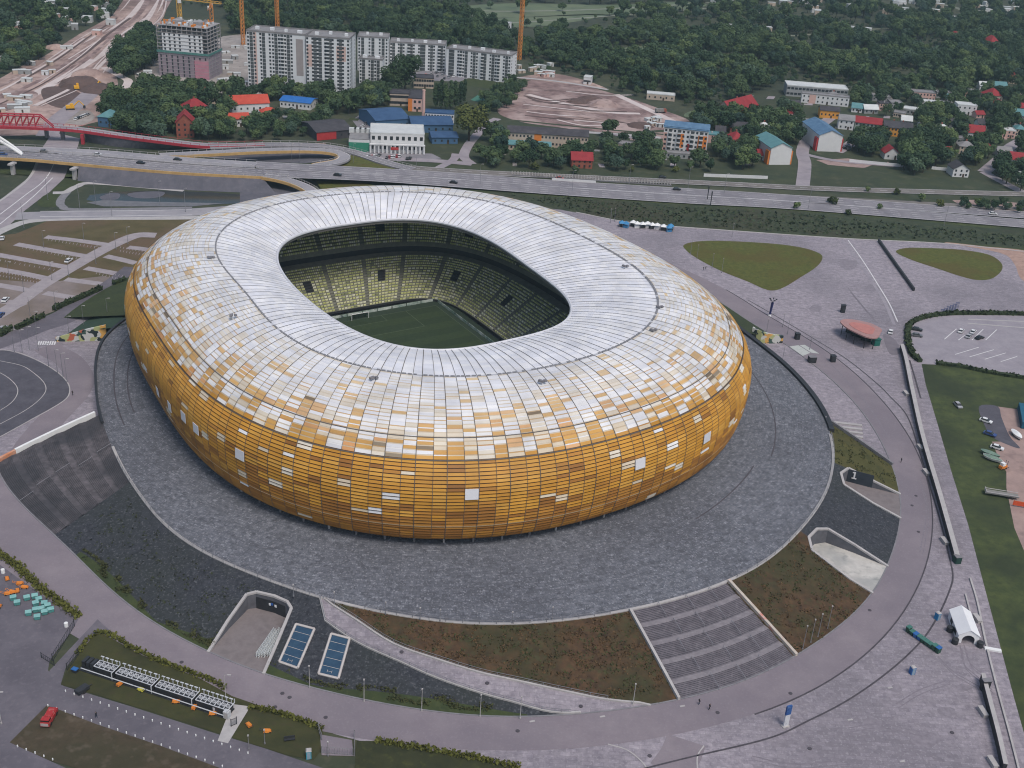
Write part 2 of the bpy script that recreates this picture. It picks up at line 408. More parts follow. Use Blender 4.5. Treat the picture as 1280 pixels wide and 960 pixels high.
# row boundaries along the profile
rows = []; l = 0.0
while l < PT-1.0:
    i, z = pat(l); h = 1.05 if z < 33.0 else 1.3
    rows.append((l, min(PT, l+h))); l += h
rows[-1] = (rows[-1][0], PT)
verts, faces, cols = [], [], []
def add_ring(q, z, off=None):
    k = len(verts)
    for (x, y), zz in zip(q, np.broadcast_to(z, len(q))): verts.append(W(x, y, zz))
    return k
def band(ka, kb, colfn):
    for i in range(NC):
        j = (i+1) % NC
        faces.append((ka+i, ka+j, kb+j, kb+i)); cols.append(colfn(i))
run = [None]*NC
for ri, (l0, l1) in enumerate(rows):
    ga = .62 if pat(l0)[1] < 33 else .70
    lm = l0 + (l1-l0)*ga
    i0, z0 = pat(l0); im, zm = pat(lm); i1, z1 = pat(l1)
    lowz = z0 < 33.0
    pr = .26 if lowz else .07                       # louvre lip stands proud at the foot of each row
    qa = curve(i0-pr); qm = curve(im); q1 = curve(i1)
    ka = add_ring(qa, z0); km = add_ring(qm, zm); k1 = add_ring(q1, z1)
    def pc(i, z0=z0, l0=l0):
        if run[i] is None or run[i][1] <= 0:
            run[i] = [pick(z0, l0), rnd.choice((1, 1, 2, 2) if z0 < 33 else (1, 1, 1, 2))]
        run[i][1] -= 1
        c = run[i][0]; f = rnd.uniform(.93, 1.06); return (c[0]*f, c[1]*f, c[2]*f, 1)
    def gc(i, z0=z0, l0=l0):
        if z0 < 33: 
            c = (.10,.045,.014) if rnd.random() < .8 else (.16,.075,.02)  # dark brown paints the shade in the gap between louvres
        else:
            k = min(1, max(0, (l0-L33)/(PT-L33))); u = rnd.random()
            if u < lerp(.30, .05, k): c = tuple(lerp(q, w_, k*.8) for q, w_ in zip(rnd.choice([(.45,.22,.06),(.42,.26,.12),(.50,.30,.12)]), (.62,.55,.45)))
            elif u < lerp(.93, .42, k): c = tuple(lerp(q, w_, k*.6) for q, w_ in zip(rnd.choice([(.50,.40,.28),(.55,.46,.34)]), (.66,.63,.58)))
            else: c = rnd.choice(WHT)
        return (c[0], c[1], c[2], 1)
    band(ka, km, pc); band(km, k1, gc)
# flat roof inside the crest: long white strips
prev = None
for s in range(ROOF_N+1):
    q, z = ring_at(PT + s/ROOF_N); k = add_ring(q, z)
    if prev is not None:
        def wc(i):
            c = rnd.choice(WHT); f = rnd.uniform(1.03, 1.09); return (c[0]*f, c[1]*f, c[2]*f*1.01, 1)  # panel white brightened to offset the shade on this inward slope
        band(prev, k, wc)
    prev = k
me = bpy.data.meshes.new('roof_shell'); me.from_pydata(verts, [], faces)
ca = me.color_attributes.new('panel', 'FLOAT_COLOR', 'CORNER')
ca.data.foreach_set('color', np.repeat(np.array(cols, np.float32), 4, axis=0).ravel())
me.materials.append(attr_mat('polycarbonate_panels', 'panel', .5, .25, .18, .10)); me.update()
o = bpy.data.objects.new('roof_shell', me); COL.objects.link(o); o.parent = stadium
# dark seams between the panel columns
b = MB()
LS = list(np.linspace(0, PT, 46)) + [PT + t for t in np.linspace(0, 1, 8)[1:]]
R3 = []
for l in LS:
    q, z = ring_at(l); R3.append(np.array([W(x, y, zz) for (x, y), zz in zip(q, np.broadcast_to(z, len(q)))]))
R3 = np.array(R3)                                   # rows x cols x 3
cen = np.array([CX, CY, 14.0])
for i in range(NC):
    hw = .095 if i % 2 == 0 else .06
    for k in range(len(LS)-1):
        p, q = R3[k, i], R3[k+1, i]
        tz = q-p; side = R3[k, (i+1) % NC]-R3[k, i-1]; side /= np.linalg.norm(side)
        nrm = np.cross(side, tz); nrm /= np.linalg.norm(nrm)
        o_ = nrm*(.30 if LS[k] < 30 else .12)
        b.quad(p-side*hw+o_, p+side*hw+o_, q+side*hw+o_, q-side*hw+o_)
M_seam = mat('seam_dark', (.085,.075,.07), (.13,.115,.105), .3, .7)
b.build('seam_strips', M_seam, stadium)
# thin ring seams round the shoulder
def ring_band(name, l, wdt, m, off=.2, cols=None, parent=stadium):
    b = MB(); i0, z0 = pat(l); i1, z1 = pat(l+wdt)
    qa, qb = curve(i0-off), curve(i1-off)
    for i in (range(NC) if cols is None else cols):
        j = (i+1) % NC
        b.quad(W(qa[i][0], qa[i][1], z0+off*.5), W(qa[j][0], qa[j][1], z0+off*.5), W(qb[j][0], qb[j][1], z1+off*.5), W(qb[i][0], qb[i][1], z1+off*.5))
    return b.build(name, m, parent)
M_trim = mat('pale_trim', srgb(200,175,140), srgb(180,150,110), .3, .5)
ring_band('ring_seam', float(np.interp(33.0, prof[:,1], PL)), .28, M_seam)
ring_band('ring_seam', float(np.interp(37.2, prof[:,1], PL)), .26, M_seam, .12)
ring_band('rim_trim', float(np.interp(14.0, prof[:,1], PL)), .3, M_trim, .30)
ring_band('rim_edge', 0.0, .35, M_trim, .26)
# gutter ring of dark hatches on the roof crest
b = MB()
q, z = ring_at(PT); q2, z2 = ring_at(PT+.022); q3, z3 = ring_at(PT+.026)
for i in range(NC):
    j = (i+1) % NC
    b.quad(W(q[i][0],q[i][1],z[i]+.09), W(q[j][0],q[j][1],z[j]+.09), W(q3[j][0],q3[j][1],z3[j]+.09), W(q3[i][0],q3[i][1],z3[i]+.09), 1)
    for t0, t1 in ((.08, .42), (.56, .9)):
        if rnd.random() < .12: continue
        A = lerp(q[i], q[j], t0); B = lerp(q[i], q[j], t1); c_ = lerp(q2[i], q2[j], t1); d_ = lerp(q2[i], q2[j], t0)
        b.prism([W(A[0], A[1], z[i]+.05), W(B[0], B[1], z[i]+.05), W(c_[0], c_[1], z2[i]+.05), W(d_[0], d_[1], z2[i]+.05)], .25)
b.build('roof_gutter', [mat('hatch_grey', srgb(120,120,124), srgb(140,140,144), .3, .7), mat('gutter_pale', srgb(176,176,182), srgb(190,190,194), .3, .6)], stadium)
for px, py in ((815,413),(823,384),(780,333),(465,473),(676,477),(289,395),(262,322)):
    p = G(px, py, 43.6); b = MB(); b.box((p.x, p.y, 43.8), (1.5, .8, .6), rnd.uniform(0, 3)); b.box((p.x+1.2, p.y+.6, 43.7), (.8, .9, .5), .5)
    b.build('roof_hatch', M_wall, stadium)
# rounded edge tube of the opening
b = MB()
for i in range(NC):
    j = (i+1) % NC
    b.bar(W(OPEN[i][0], OPEN[i][1], OPENZ[i]-.1), W(OPEN[j][0], OPEN[j][1], OPENZ[j]-.1), .55, 6)
b.build('opening_rim', mat('rim_metal', srgb(190,190,195), srgb(205,205,210), .3, .4), stadium)
# underside of the roof
b = MB(); q0 = curve(ST['dc']-14); q1 = OPEN
for i in range(NC):
    j = (i+1) % NC
    b.quad(W(q1[i][0], q1[i][1], OPENZ[i]-1.6), W(q1[j][0], q1[j][1], OPENZ[j]-1.6), W(q0[j][0], q0[j][1], 36.5), W(q0[i][0], q0[i][1], 36.5))
    b.quad(W(q1[i][0], q1[i][1], OPENZ[i]-.2), W(q1[j][0], q1[j][1], OPENZ[j]-.2), W(q1[j][0], q1[j][1], OPENZ[j]-1.6), W(q1[i][0], q1[i][1], OPENZ[i]-1.6))
b.build('roof_soffit', mat('soffit', srgb(92,90,86), srgb(110,106,100), .2, .8), stadium)
# square light windows let into the gold cladding
M_lite = mat('pale_window', (.66,.66,.70), (.72,.72,.75), .5, .3)
for px, py, wz in ((570,614.5,1),(798,582,1),(881,547,1),(295,563,1),(246,533,.9),(227,517,.9),(211,504,.8),(197,488,.7),(893,492,.0)):
    if wz == 0: continue
    best = None
    for k in range(8, 30):
        for i in range(NC):
            P = R3[k, i]; v = P-np.array([0, 0, CAM_H]); dz_ = v@fwd
            X, Y = 640+F_PX*(v@rgt)/dz_, 480-F_PX*(v@upv)/dz_
            if P[1] < CY+60:
                e = (X-px)**2+(Y-py)**2
                if best is None or e < best[0]: best = (e, k, i)
    _, k, i = best; P = R3[k, i]; nb = R3[k, (i+1) % NC]
    side = Vector(nb-P); side.z = 0; ln = side.length; side.normalize(); upd = Vector(R3[k+1, i]-P).normalized(); nr = side.cross(upd)
    b = MB(); wd, hh = 3.6*wz, 3.1
    c0 = Vector(P) + nr*.35 - upd*hh/2
    b.prism([c0, c0+side*wd, c0+side*wd+upd*hh, c0+upd*hh], 0, top=[p+nr*.12 for p in (c0, c0+side*wd, c0+side*wd+upd*hh, c0+upd*hh)])
    b.build('window', M_lite, stadium)
# glazed entrance hall and columns below the skin
b = MB(); q = curve(6.6)
for i in range(0, NC, 2):
    j = (i+2) % NC
    A = np.array(W(q[i][0], q[i][1], PZ)); B = np.array(W(q[j][0], q[j][1], PZ))
    b.quad(A, B, B+[0,0,5], A+[0,0,5], 0)
b.build('entrance_glazing', mat('hall_glass', (.02,.022,.028), (.05,.05,.06), .25, .2, c3=(.3,.28,.24), speck=.5, speck_scale=.35), stadium)
b = MB(); q0 = curve(7.0); q1 = curve(4.7)
for i in range(NC):
    j = (i+1) % NC
    b.quad(W(q1[i][0], q1[i][1], 9.4), W(q1[j][0], q1[j][1], 9.4), W(q0[j][0], q0[j][1], 10.8), W(q0[i][0], q0[i][1], 10.8))
b.build('skin_soffit', M_dark, stadium)
qc = curve(5.3); qt = curve(4.9)
cm = None
for i in range(0, NC, 2):
    if W(qc[i][0], qc[i][1], 0)[1] > CY+40: continue
    b = MB(); b.bar(W(qc[i][0], qc[i][1], PZ), W(qt[i][0], qt[i][1], 10.0), .32, 8); b.build('column', M_conc if i % 8 == 0 else M_wall, stadium)
# ---------------------------------------------------------------- bowl: two tiers of seats
def bowl(k, n=None, a0=57.5, b0=37.5):
    """Outline of a seating row, k metres outside the pitch surround; corners cut in an even curve."""
    t = np.linspace(0, 2*np.pi, 1600, endpoint=False)+.002
    nn = n or lerp(7.0, 2.1, min(1, k/42)**.7); c, s = np.cos(t), np.sin(t)
    q = np.stack([(a0+k)*np.sign(c)*abs(c)**(2/nn), (b0+k)*np.sign(s)*abs(s)**(2/nn)], 1)
    return by_arc(q, np.linspace(0, 1, 281)[:-1])
def seat_mat():
    m = bpy.data.materials.new('stand_seats'); m.use_nodes = True; n, l = m.node_tree.nodes, m.node_tree.links; p = n['Principled BSDF']
    p.inputs['Roughness'].default_value = .6
    uv = n.new('ShaderNodeUVMap'); sp = n.new('ShaderNodeSeparateXYZ'); l.new(uv.outputs[0], sp.inputs[0])
    def mth(op, a, b=None):
        x = n.new('ShaderNodeMath'); x.operation = op
        for i, q in ((0, a), (1, b)):
            if q is None: continue
            if isinstance(q, (int, float)): x.inputs[i].default_value = q
            else: l.new(q, x.inputs[i])
        return x.outputs[0]
    fl = mth('FLOOR', sp.outputs[0]); fr = mth('FRACT', sp.outputs[0])
    cb = n.new('ShaderNodeCombineXYZ'); l.new(fl, cb.inputs[0]); l.new(mth('FLOOR', sp.outputs[1]), cb.inputs[1])
    wn = n.new('ShaderNodeTexWhiteNoise'); wn.noise_dimensions = '2D'; l.new(cb.outputs[0], wn.inputs[0])
    rp = n.new('ShaderNodeValToRGB'); rp.color_ramp.interpolation = 'CONSTANT'
    e = rp.color_ramp.elements
    for pos, c in ((0, (.56,.57,.24,1)), (.34, (.64,.64,.36,1)), (.60, (.46,.48,.18,1)), (.76, (.72,.71,.54,1)), (.92, (.24,.26,.13,1))):
        if pos == 0: e[0].color = c
        else: x = e.new(pos); x.color = c
    e.remove(e[len(e)-1]) if len(e) > 5 else None
    l.new(wn.outputs[0], rp.inputs[0])
    gap = mth('GREATER_THAN', fr, .82)
    mx = n.new('ShaderNodeMix'); mx.data_type = 'RGBA'; l.new(gap, mx.inputs[0]); l.new(rp.outputs[0], mx.inputs[6]); mx.inputs[7].default_value = (.05,.055,.04,1)
    l.new(mx.outputs[2], p.inputs['Base Color'])
    return m
M_seat = seat_mat()
M_step = mat('stand_concrete', srgb(100,100,92), srgb(122,122,112), .5, .9)
def tier(name, k0, z0, n_rows, run_, rise, aisles, vom_rows=None, voms=()):
    vs, fs, mi, uvs = [], [], [], []
    for r_ in range(n_rows):
        q0 = bowl(k0+run_*r_); q1 = bowl(k0+run_*(r_+.45)); q15 = bowl(k0+run_*(r_+.8)); q2 = bowl(k0+run_*(r_+1)); zz = z0+rise*r_
        N = len(q0)
        for i in range(N):
            j = (i+1) % N
            ais = i in aisles
            vom = vom_rows and vom_rows[0] <= r_ < vom_rows[1] and i in voms
            P = [W(*q0[i], zz), W(*q0[j], zz), W(*q1[j], zz+.02), W(*q1[i], zz+.02), W(*q1[j], zz+rise*.75), W(*q1[i], zz+rise*.75), W(*q15[j], zz+rise*.8), W(*q15[i], zz+rise*.8), W(*q2[j], zz+rise), W(*q2[i], zz+rise)]
            ln = math.dist(P[0], P[1]); cells = max(1, round(ln/1.1))
            k = len(vs); vs += P
            for f, mm in (((k, k+1, k+2, k+3), 1), ((k+3, k+2, k+4, k+5), 0), ((k+5, k+4, k+6, k+7), 0), ((k+7, k+6, k+8, k+9), 1)):
                fs.append(f); mi.append(2 if vom else 1 if ais else mm)
                u0 = i*7.0; uvs += [(u0, r_+.5), (u0+cells, r_+.5), (u0+cells, r_+.5), (u0, r_+.5)]
    me = bpy.data.meshes.new(name); me.from_pydata(vs, [], fs)
    for mm in (M_seat, M_step, M_dark): me.materials.append(mm)
    me.polygons.foreach_set('material_index', mi)
    ul = me.uv_layers.new(name='UVMap'); ul.data.foreach_set('uv', np.array(uvs, np.float32).ravel()); me.update()
    o = bpy.data.objects.new(name, me); COL.objects.link(o); o.parent = stadium; return o
AIS = set(range(0, 280, 10))
VOM = set(v+d for v in range(5, 280, 20) for d in (0, 1))
tier('lower_stand', 4.0, 2.4, 17, 1.22, .70, AIS, (8, 12), VOM)
tier('upper_stand', 28.0, 19.0, 14, 1.25, .97, AIS, (4, 7), VOM)
b = MB()                                            # concourse wall with boxes between the tiers, front walls
def wall_ring(k, z0, z1, m, kk=None):
    q = bowl(k); q2 = bowl(kk if kk is not None else k); N = len(q)
    for i in range(N):
        j = (i+1) % N; b.quad(W(*q[i], z0), W(*q[j], z0), W(*q2[j], z1), W(*q2[i], z1), m)
wall_ring(24.74, 14.25, 14.95, 1, 27.8); wall_ring(27.8, 15.0, 17.2, 0); wall_ring(27.8, 17.2, 19.2, 1, 28.0)
wall_ring(3.95, 1.4, 2.45, 0); wall_ring(45.4, 32.4, 36.0, 0)
b.build('concourse_wall', [M_dark, M_step], stadium)
# pitch, markings, goal, boards
def pitch_mat():
    m = mat('pitch_turf', srgb(44,58,42), srgb(52,66,47), .6, .95, big=(srgb(47,60,43), .05, .4)); return m
b = MB(); b.quad(W(-60,-40.5,1.45), W(60,-40.5,1.45), W(60,40.5,1.45), W(-60,40.5,1.45)); kind(b.build('pitch_surround', mat('surround_turf', srgb(44,58,48), srgb(54,66,54), .5, .95)))
b = MB(); M_turf2 = mat('pitch_turf_pale', srgb(49,63,44), srgb(57,71,49), .6, .95)
for i in range(20):
    x0, x1 = -52.5+i*5.25, -52.5+(i+1)*5.25; b.quad(W(x0,-34,1.5), W(x1,-34,1.5), W(x1,34,1.5), W(x0,34,1.5), i % 2)
kind(b.build('pitch', [pitch_mat(), M_turf2]))
b = MB()
def ln(x0, y0, x1, y1, wd=.16):
    d = Vector((x1-x0, y1-y0)); d.normalize(); nx, ny = -d.y*wd/2, d.x*wd/2
    b.quad(W(x0-nx,y0-ny,1.53), W(x1-nx,y1-ny,1.53), W(x1+nx,y1+ny,1.53), W(x0+nx,y0+ny,1.53))
for a in ((-52.5,-34,52.5,-34),(-52.5,34,52.5,34),(-52.5,-34,-52.5,34),(52.5,-34,52.5,34),(0,-34,0,34)): ln(*a)
for sx in (-1, 1):
    for dd, hw in ((16.5, 20.15), (5.5, 9.15)):
        ln(sx*52.5, -hw, sx*(52.5-dd), -hw); ln(sx*52.5, hw, sx*(52.5-dd), hw); ln(sx*(52.5-dd), -hw, sx*(52.5-dd), hw)
kind(b.build('pitch_markings', mat('turf_paint', srgb(84,98,80), srgb(98,110,92), .6, .9)))
for sx in (-1, 1):
    b = MB(); g = thing('football_goal', 'white football goal on the far goal line of the pitch' if sx < 0 else 'white football goal hidden under the near roof edge', 'goal', W(sx*52.5, 0, 1.5), TH)
    for y in (-3.66, 3.66): b.bar((0, y, 0), (0, y, 2.5), .12)
    b.bar((0, -3.66, 2.5), (0, 3.66, 2.5), .12); b.build('goal_frame', M_white, g)
    b = MB(); b.quad((sx*.1,-3.6,2.4), (sx*.1,3.6,2.4), (sx*1.8,3.6,.1), (sx*1.8,-3.6,.1)); b.build('net', mat('goal_net', srgb(110,125,112), srgb(130,140,130), 2, .9), g)
M_board = mat('board_print', srgb(60,110,96), srgb(215,220,214), .16, .6, srgb(40,50,60), .9, .3)
for k, (x0, y0, x1, y1, lab) in enumerate(((-57,36.5,50,36.5,'row of printed advertising boards along the sunlit touchline'), (-57,-36.5,-57,36.3,'row of printed advertising boards behind the far goal'), (-57,-36.5,50,-36.5,'row of printed advertising boards along the shaded touchline'))):
    t = thing('advertising_boards', lab, 'advertising boards'); n = 16 if y0 == y1 else 11
    for i in range(n):
        a0, a1 = i/n, (i+.94)/n; b = MB()
        A = (lerp(x0,x1,a0), lerp(y0,y1,a0)); B = (lerp(x0,x1,a1), lerp(y0,y1,a1)); d = Vector((B[0]-A[0], B[1]-A[1])).normalized(); nx, ny = -d.y*.15, d.x*.15
        b.prism([W(A[0],A[1],1.46), W(B[0],B[1],1.46), W(B[0]+nx,B[1]+ny,1.46), W(A[0]+nx,A[1]+ny,1.46)], 1.1); b.build('board', M_board, t)
# ---------------------------------------------------------------- the banks below the podium
from mathutils.geometry import delaunay_2d_cdt
def inside(p, poly):
    x, y = p; c = False; n = len(poly); j = n-1
    for i in range(n):
        if (poly[i][1] > y) != (poly[j][1] > y) and x < (poly[j][0]-poly[i][0])*(y-poly[i][1])/(poly[j][1]-poly[i][1])+poly[i][0]: c = not c
        j = i
    return c
def dsp(px, ext=None): 
    o = []
    for x, y in px:
        a, s_ = DS(x, y); o.append((a % 360, s_))
    return o
STAIR = dsp([(803,783),(912,732),(993,822),(855,878)])
st_a0, st_a1 = STAIR[0][0], STAIR[1][0]; sb_a0, sb_a1 = STAIR[3][0], STAIR[2][0]
WING = dsp([(1037,545),(1122,584)])
LWING = dsp([(110,541),(42,571)]); LST = dsp([(168,600),(70,668)])
PIT0 = dsp([(262,815),(285,778),(309,744),(320,741),(342,746),(358,753),(363,761),(346,802),(329,841)])
PIT1 = dsp([(1127,648),(1090,628),(1056,606),(1052,592),(1061,586),(1092,602),(1124,618)])
PIT2 = dsp([(1091,741),(1062,723),(1016,688),(1012,672),(1022,662),(1035,662),(1070,683),(1110,709)])
def snap(poly, idx): return [(p[0], 1.0 if i in idx else p[1]) for i, p in enumerate(poly)]
PIT0 = snap(PIT0, (0, 8)); PIT1 = snap(PIT1, (0, 6)); PIT2 = snap(PIT2, (0, 7))
WUP = dsp(smooth_px([(407,751),(445,775),(492,805),(545,824),(600,841),(645,851),(714,866),(760,875),(812,880)], 4)); WLO = dsp(smooth_px([(394,767),(445,802),(500,827),(545,847),(600,866),(640,877),(690,890),(740,890),(812,884)], 4))
WUP[0] = (WUP[0][0], 0.0); WUP[-1] = (WUP[-1][0], 1.0); WLO[0] = (WLO[0][0], 0.0)
WLO = [(a, min(1.0, s_)) for a, s_ in WLO]
STAIRP = [(st_a0, 0.0)] + [(lerp(st_a0, st_a1, t), 0.0) for t in np.linspace(0, 1, 14)[1:]] + [(lerp(sb_a1, sb_a0, t), 1.0) for t in np.linspace(0, 1, 14)]
LSTP = [(lerp(LWING[0][0], LST[0][0], t), 0.0) for t in np.linspace(0, 1, 12)] + [(lerp(LST[1][0], LWING[1][0], t), 1.0) for t in np.linspace(0, 1, 12)]
BROWN1 = [(st_a1, 0.0)] + [(lerp(st_a1, PIT2[3][0], t), 0.0) for t in np.linspace(0, 1, 12)[1:]] + [PIT2[3], PIT2[2], PIT2[1], PIT2[0]] + [(lerp(PIT2[0][0], sb_a1, t), 1.0) for t in np.linspace(0, 1, 12)]
BROWN2 = WUP + [(lerp(WUP[-1][0], sb_a0, t), 1.0) for t in np.linspace(0, 1, 4)[1:]] + [(lerp(st_a0, WUP[0][0], t), 0.0) for t in np.linspace(0, 1, 20)]
OLIVE = [(lerp(PIT1[4][0]-.3, WING[0][0], t), 0.0) for t in np.linspace(0, 1, 5)] + [(WING[1][0], 1.0), (PIT1[6][0], 1.0), PIT1[5], PIT1[4]]
REG = [('walkway', M_plaza, WUP + WLO[::-1]), ('dry_bank', M_brown, BROWN1), ('dry_bank', M_brown, BROWN2), ('grass_bank', M_grass, OLIVE)]
HOLES = [STAIRP, LSTP, PIT0, PIT1, PIT2]
A0, A1 = LWING[0][0], WING[1][0]
KA = .08
pts = []; edges = []
def addloop(poly):
    k = len(pts)
    for a, s_ in poly: pts.append(Vector((a*KA, s_)))
    for i in range(len(poly)): edges.append((k+i, k+(i+1) % len(poly)))
border = [(lerp(A0, WING[0][0], t), 0.0) for t in np.linspace(0, 1, 180)] + [(lerp(WING[1][0], LWING[1][0], t), 1.0) for t in np.linspace(0, 1, 180)]
GF0, GF1 = dsp([(95,694)])[0][0], dsp([(660,897)])[0][0]
FRINGE = [(lerp(GF0, GF1, t), 1.0) for t in np.linspace(0, 1, 60)] + [(lerp(GF1, GF0, t), lerp(.97, .86, abs(math.sin(t*9)) )) for t in np.linspace(0, 1, 60)]
REG.append(('green_bank', M_green, FRINGE))
addloop(border)
for h in HOLES: addloop(h)
for r_ in REG: addloop(r_[2])
for a in np.arange(A0+.5, A1, 1.1):
    for s_ in np.linspace(.06, .95, 9):
        q = (a+rnd.uniform(-.2, .2), s_)
        if inside(q, border): pts.append(Vector((q[0]*KA, q[1])))
vv, _, ff, *_ = delaunay_2d_cdt(pts, edges, [], 0, 1e-4)
groups = {i: MB() for i in range(len(REG)+1)}
for f in ff:
    c = (sum(vv[i].x for i in f)/len(f)/KA, sum(vv[i].y for i in f)/len(f))
    if not inside(c, border) or any(inside(c, h) for h in HOLES): continue
    g = len(REG)
    for i, r_ in enumerate(REG):
        if inside(c, r_[2]): g = i; break
    P = [E(vv[i].x/KA, vv[i].y) for i in f]
    n_ = (P[1]-P[0]).cross(P[2]-P[0])
    groups[g].poly(P if n_.z > 0 else P[::-1])
for i, r_ in enumerate(REG): kind(groups[i].build(r_[0], r_[1]))
kind(groups[len(REG)].build('gravel_bank', M_black))
# far banks behind the stadium, green
kind(strip('green_bank', [(a, 0) for a in range(21, 171, 3)], [(a, 1) for a in range(21, 171, 3)], M_green))
# skirts where the bank is missing
b = MB()
for a in list(range(-13, 21)) + list(range(171, 214)):
    p, q = E(a, 0), E(a+1, 0)
    b.quad((p.x, p.y, 0), (q.x, q.y, 0), (q.x, q.y, PZ), (p.x, p.y, PZ))
kind(b.build('podium_wall', M_wall))

# ---------------------------------------------------------------- staircases
def staircase(name, label, a0t, a1t, a0b, a1b, mats, flights=5, per=9, rails=3):
    t = thing(name, label, 'stairs')
    segs = []; L = 1.0; land = .062; fl = (1.0-land*(flights-1))/flights
    s0 = 0.0; n_tot = flights*per; z = PZ; k = 0
    b = MB(); NS = 24
    def P(u, s_, zz):
        v = E(lerp(lerp(a0t, a0b, s_), lerp(a1t, a1b, s_), u), s_); return (v.x, v.y, zz)
    for f in range(flights):
        for i in range(per):
            sa, sb_ = s0+fl*i/per, s0+fl*(i+1)/per; zn = PZ*(1-(k+1)/n_tot)
            for u in range(NS):
                u0, u1 = u/NS, (u+1)/NS
                b.quad(P(u1, sa, z), P(u0, sa, z), P(u0, sa, zn), P(u1, sa, zn), 1)
                b.quad(P(u0, sa, zn), P(u0, sb_, zn), P(u1, sb_, zn), P(u1, sa, zn), 0)
            z = zn; k += 1
        s0 += fl
        if f < flights-1:
            bl = MB()
            for u in range(NS):
                u0, u1 = u/NS, (u+1)/NS; bl.quad(P(u0, s0, z), P(u0, s0+land, z), P(u1, s0+land, z), P(u1, s0, z))
            bl.build('landing', mats[2], t); s0 += land
    b.build('steps', mats[:2], t)
    s0 = 0.0
    for f in range(flights):
        for r_ in range(rails):
            u = (r_+1)/(rails+1) + .04*math.sin(f*2+r_)
            A, B = P(u, s0, PZ*(1-f/flights)+.95), P(u, s0+fl, PZ*(1-(f+1)/flights)+.95)
            m = MB(); m.bar(A, B, .06); m.bar((A[0], A[1], A[2]-.95), A, .05); m.bar((B[0], B[1], B[2]-.95), B, .05); m.build('handrail', M_rail, t)
        s0 += fl+land
    return t
M_tread = mat('stair_tread', srgb(90,86,92), srgb(114,109,115), .5, .9, srgb(136,131,136), .35, 1.0)
M_riser = mat('stair_riser', srgb(56,54,60), srgb(70,68,74), .5, .9)
M_land = mat('stair_landing', srgb(114,109,114), srgb(136,130,134), .5, .9, srgb(152,147,150), .4, 1.2)
staircase('stone_staircase', 'wide grey stone staircase of five flights between brown dry banks', st_a0, st_a1, sb_a0, sb_a1, (M_tread, M_riser, M_land))
M_tread2 = mat('old_tread', srgb(64,62,65), srgb(98,93,97), .45, .95, srgb(54,53,57), .6, .4, big=(srgb(54,55,60), .06, .7)); M_land2 = mat('old_landing', srgb(72,69,72), srgb(108,102,106), .45, .95, srgb(60,58,62), .6, .4, big=(srgb(56,57,62), .06, .7))
staircase('stone_staircase', 'worn dark grey staircase beside the black gravel bank and white wing wall', LWING[0][0], LST[0][0], LWING[1][0], LST[1][0], (M_tread2, M_riser, M_land2), rails=1)
# ---------------------------------------------------------------- wing walls and ramp pits
def wall_on_bank(name, label, pts, h, th, mats, cat='wall', dip=.6, hs=None):
    """Wall standing on the bank along (deg, s) points."""
    b = MB(); P = [E(a, s_) for a, s_ in pts]
    for i in range(len(P)-1):
        d = P[i+1]-P[i]; d.z = 0; d.normalize(); n_ = Vector((-d.y, d.x, 0))*th/2
        h0, h1 = (h, h) if hs is None else (hs[i], hs[i+1])
        base = [P[i]-n_-Vector((0,0,dip)), P[i+1]-n_-Vector((0,0,dip)), P[i+1]+n_-Vector((0,0,dip)), P[i]+n_-Vector((0,0,dip))]
        b.prism(base, 0, top=[P[i]-n_+Vector((0,0,h0)), P[i+1]-n_+Vector((0,0,h1)), P[i+1]+n_+Vector((0,0,h1)), P[i]+n_+Vector((0,0,h0))])
    o = b.build(name, mats); return tag(o, label, cat)
def line_ds(p, q, n=8): return [(lerp(p[0], q[0], t), lerp(p[1], q[1], t)) for t in np.linspace(0, 1, n)]
wall_on_bank('wing_wall', 'pale wing wall between the plaza and the olive grass bank above garage ramp 1', line_ds((WING[0][0]+.2, 0), (WING[1][0]+.2, 1)), 1.0, .7, M_wall)
wall_on_bank('wing_wall', 'pale kerbed wall along the brown bank side of the five-flight staircase', line_ds((st_a0-.25, 0), (sb_a0-.25, 1)), .9, .7, M_conc)
M_graf2 = mat('sprayed_concrete', srgb(170,160,150), srgb(190,180,170), .3, .85, srgb(190,70,50), .75, .35)
wall_on_bank('wing_wall', 'wing wall with red spray paint beside the five-flight staircase', line_ds((st_a1+.25, 0), (sb_a1+.25, 1)), .9, .8, M_graf2)
pl = line_ds((LWING[0][0]-.3, .05), (LWING[1][0]-.3, 1.02), 10)
wall_on_bank('wing_wall', 'long white topped wing wall above the worn grey staircase', pl[:8], 1.2, .9, M_white)
wall_on_bank('wing_wall', 'low wing wall end painted orange and white at the foot of the worn staircase', pl[7:], 1.0, .9, mat('orange_paint', srgb(200,160,140), srgb(196,110,50), .3, .8, srgb(110,50,50), .8, .4))
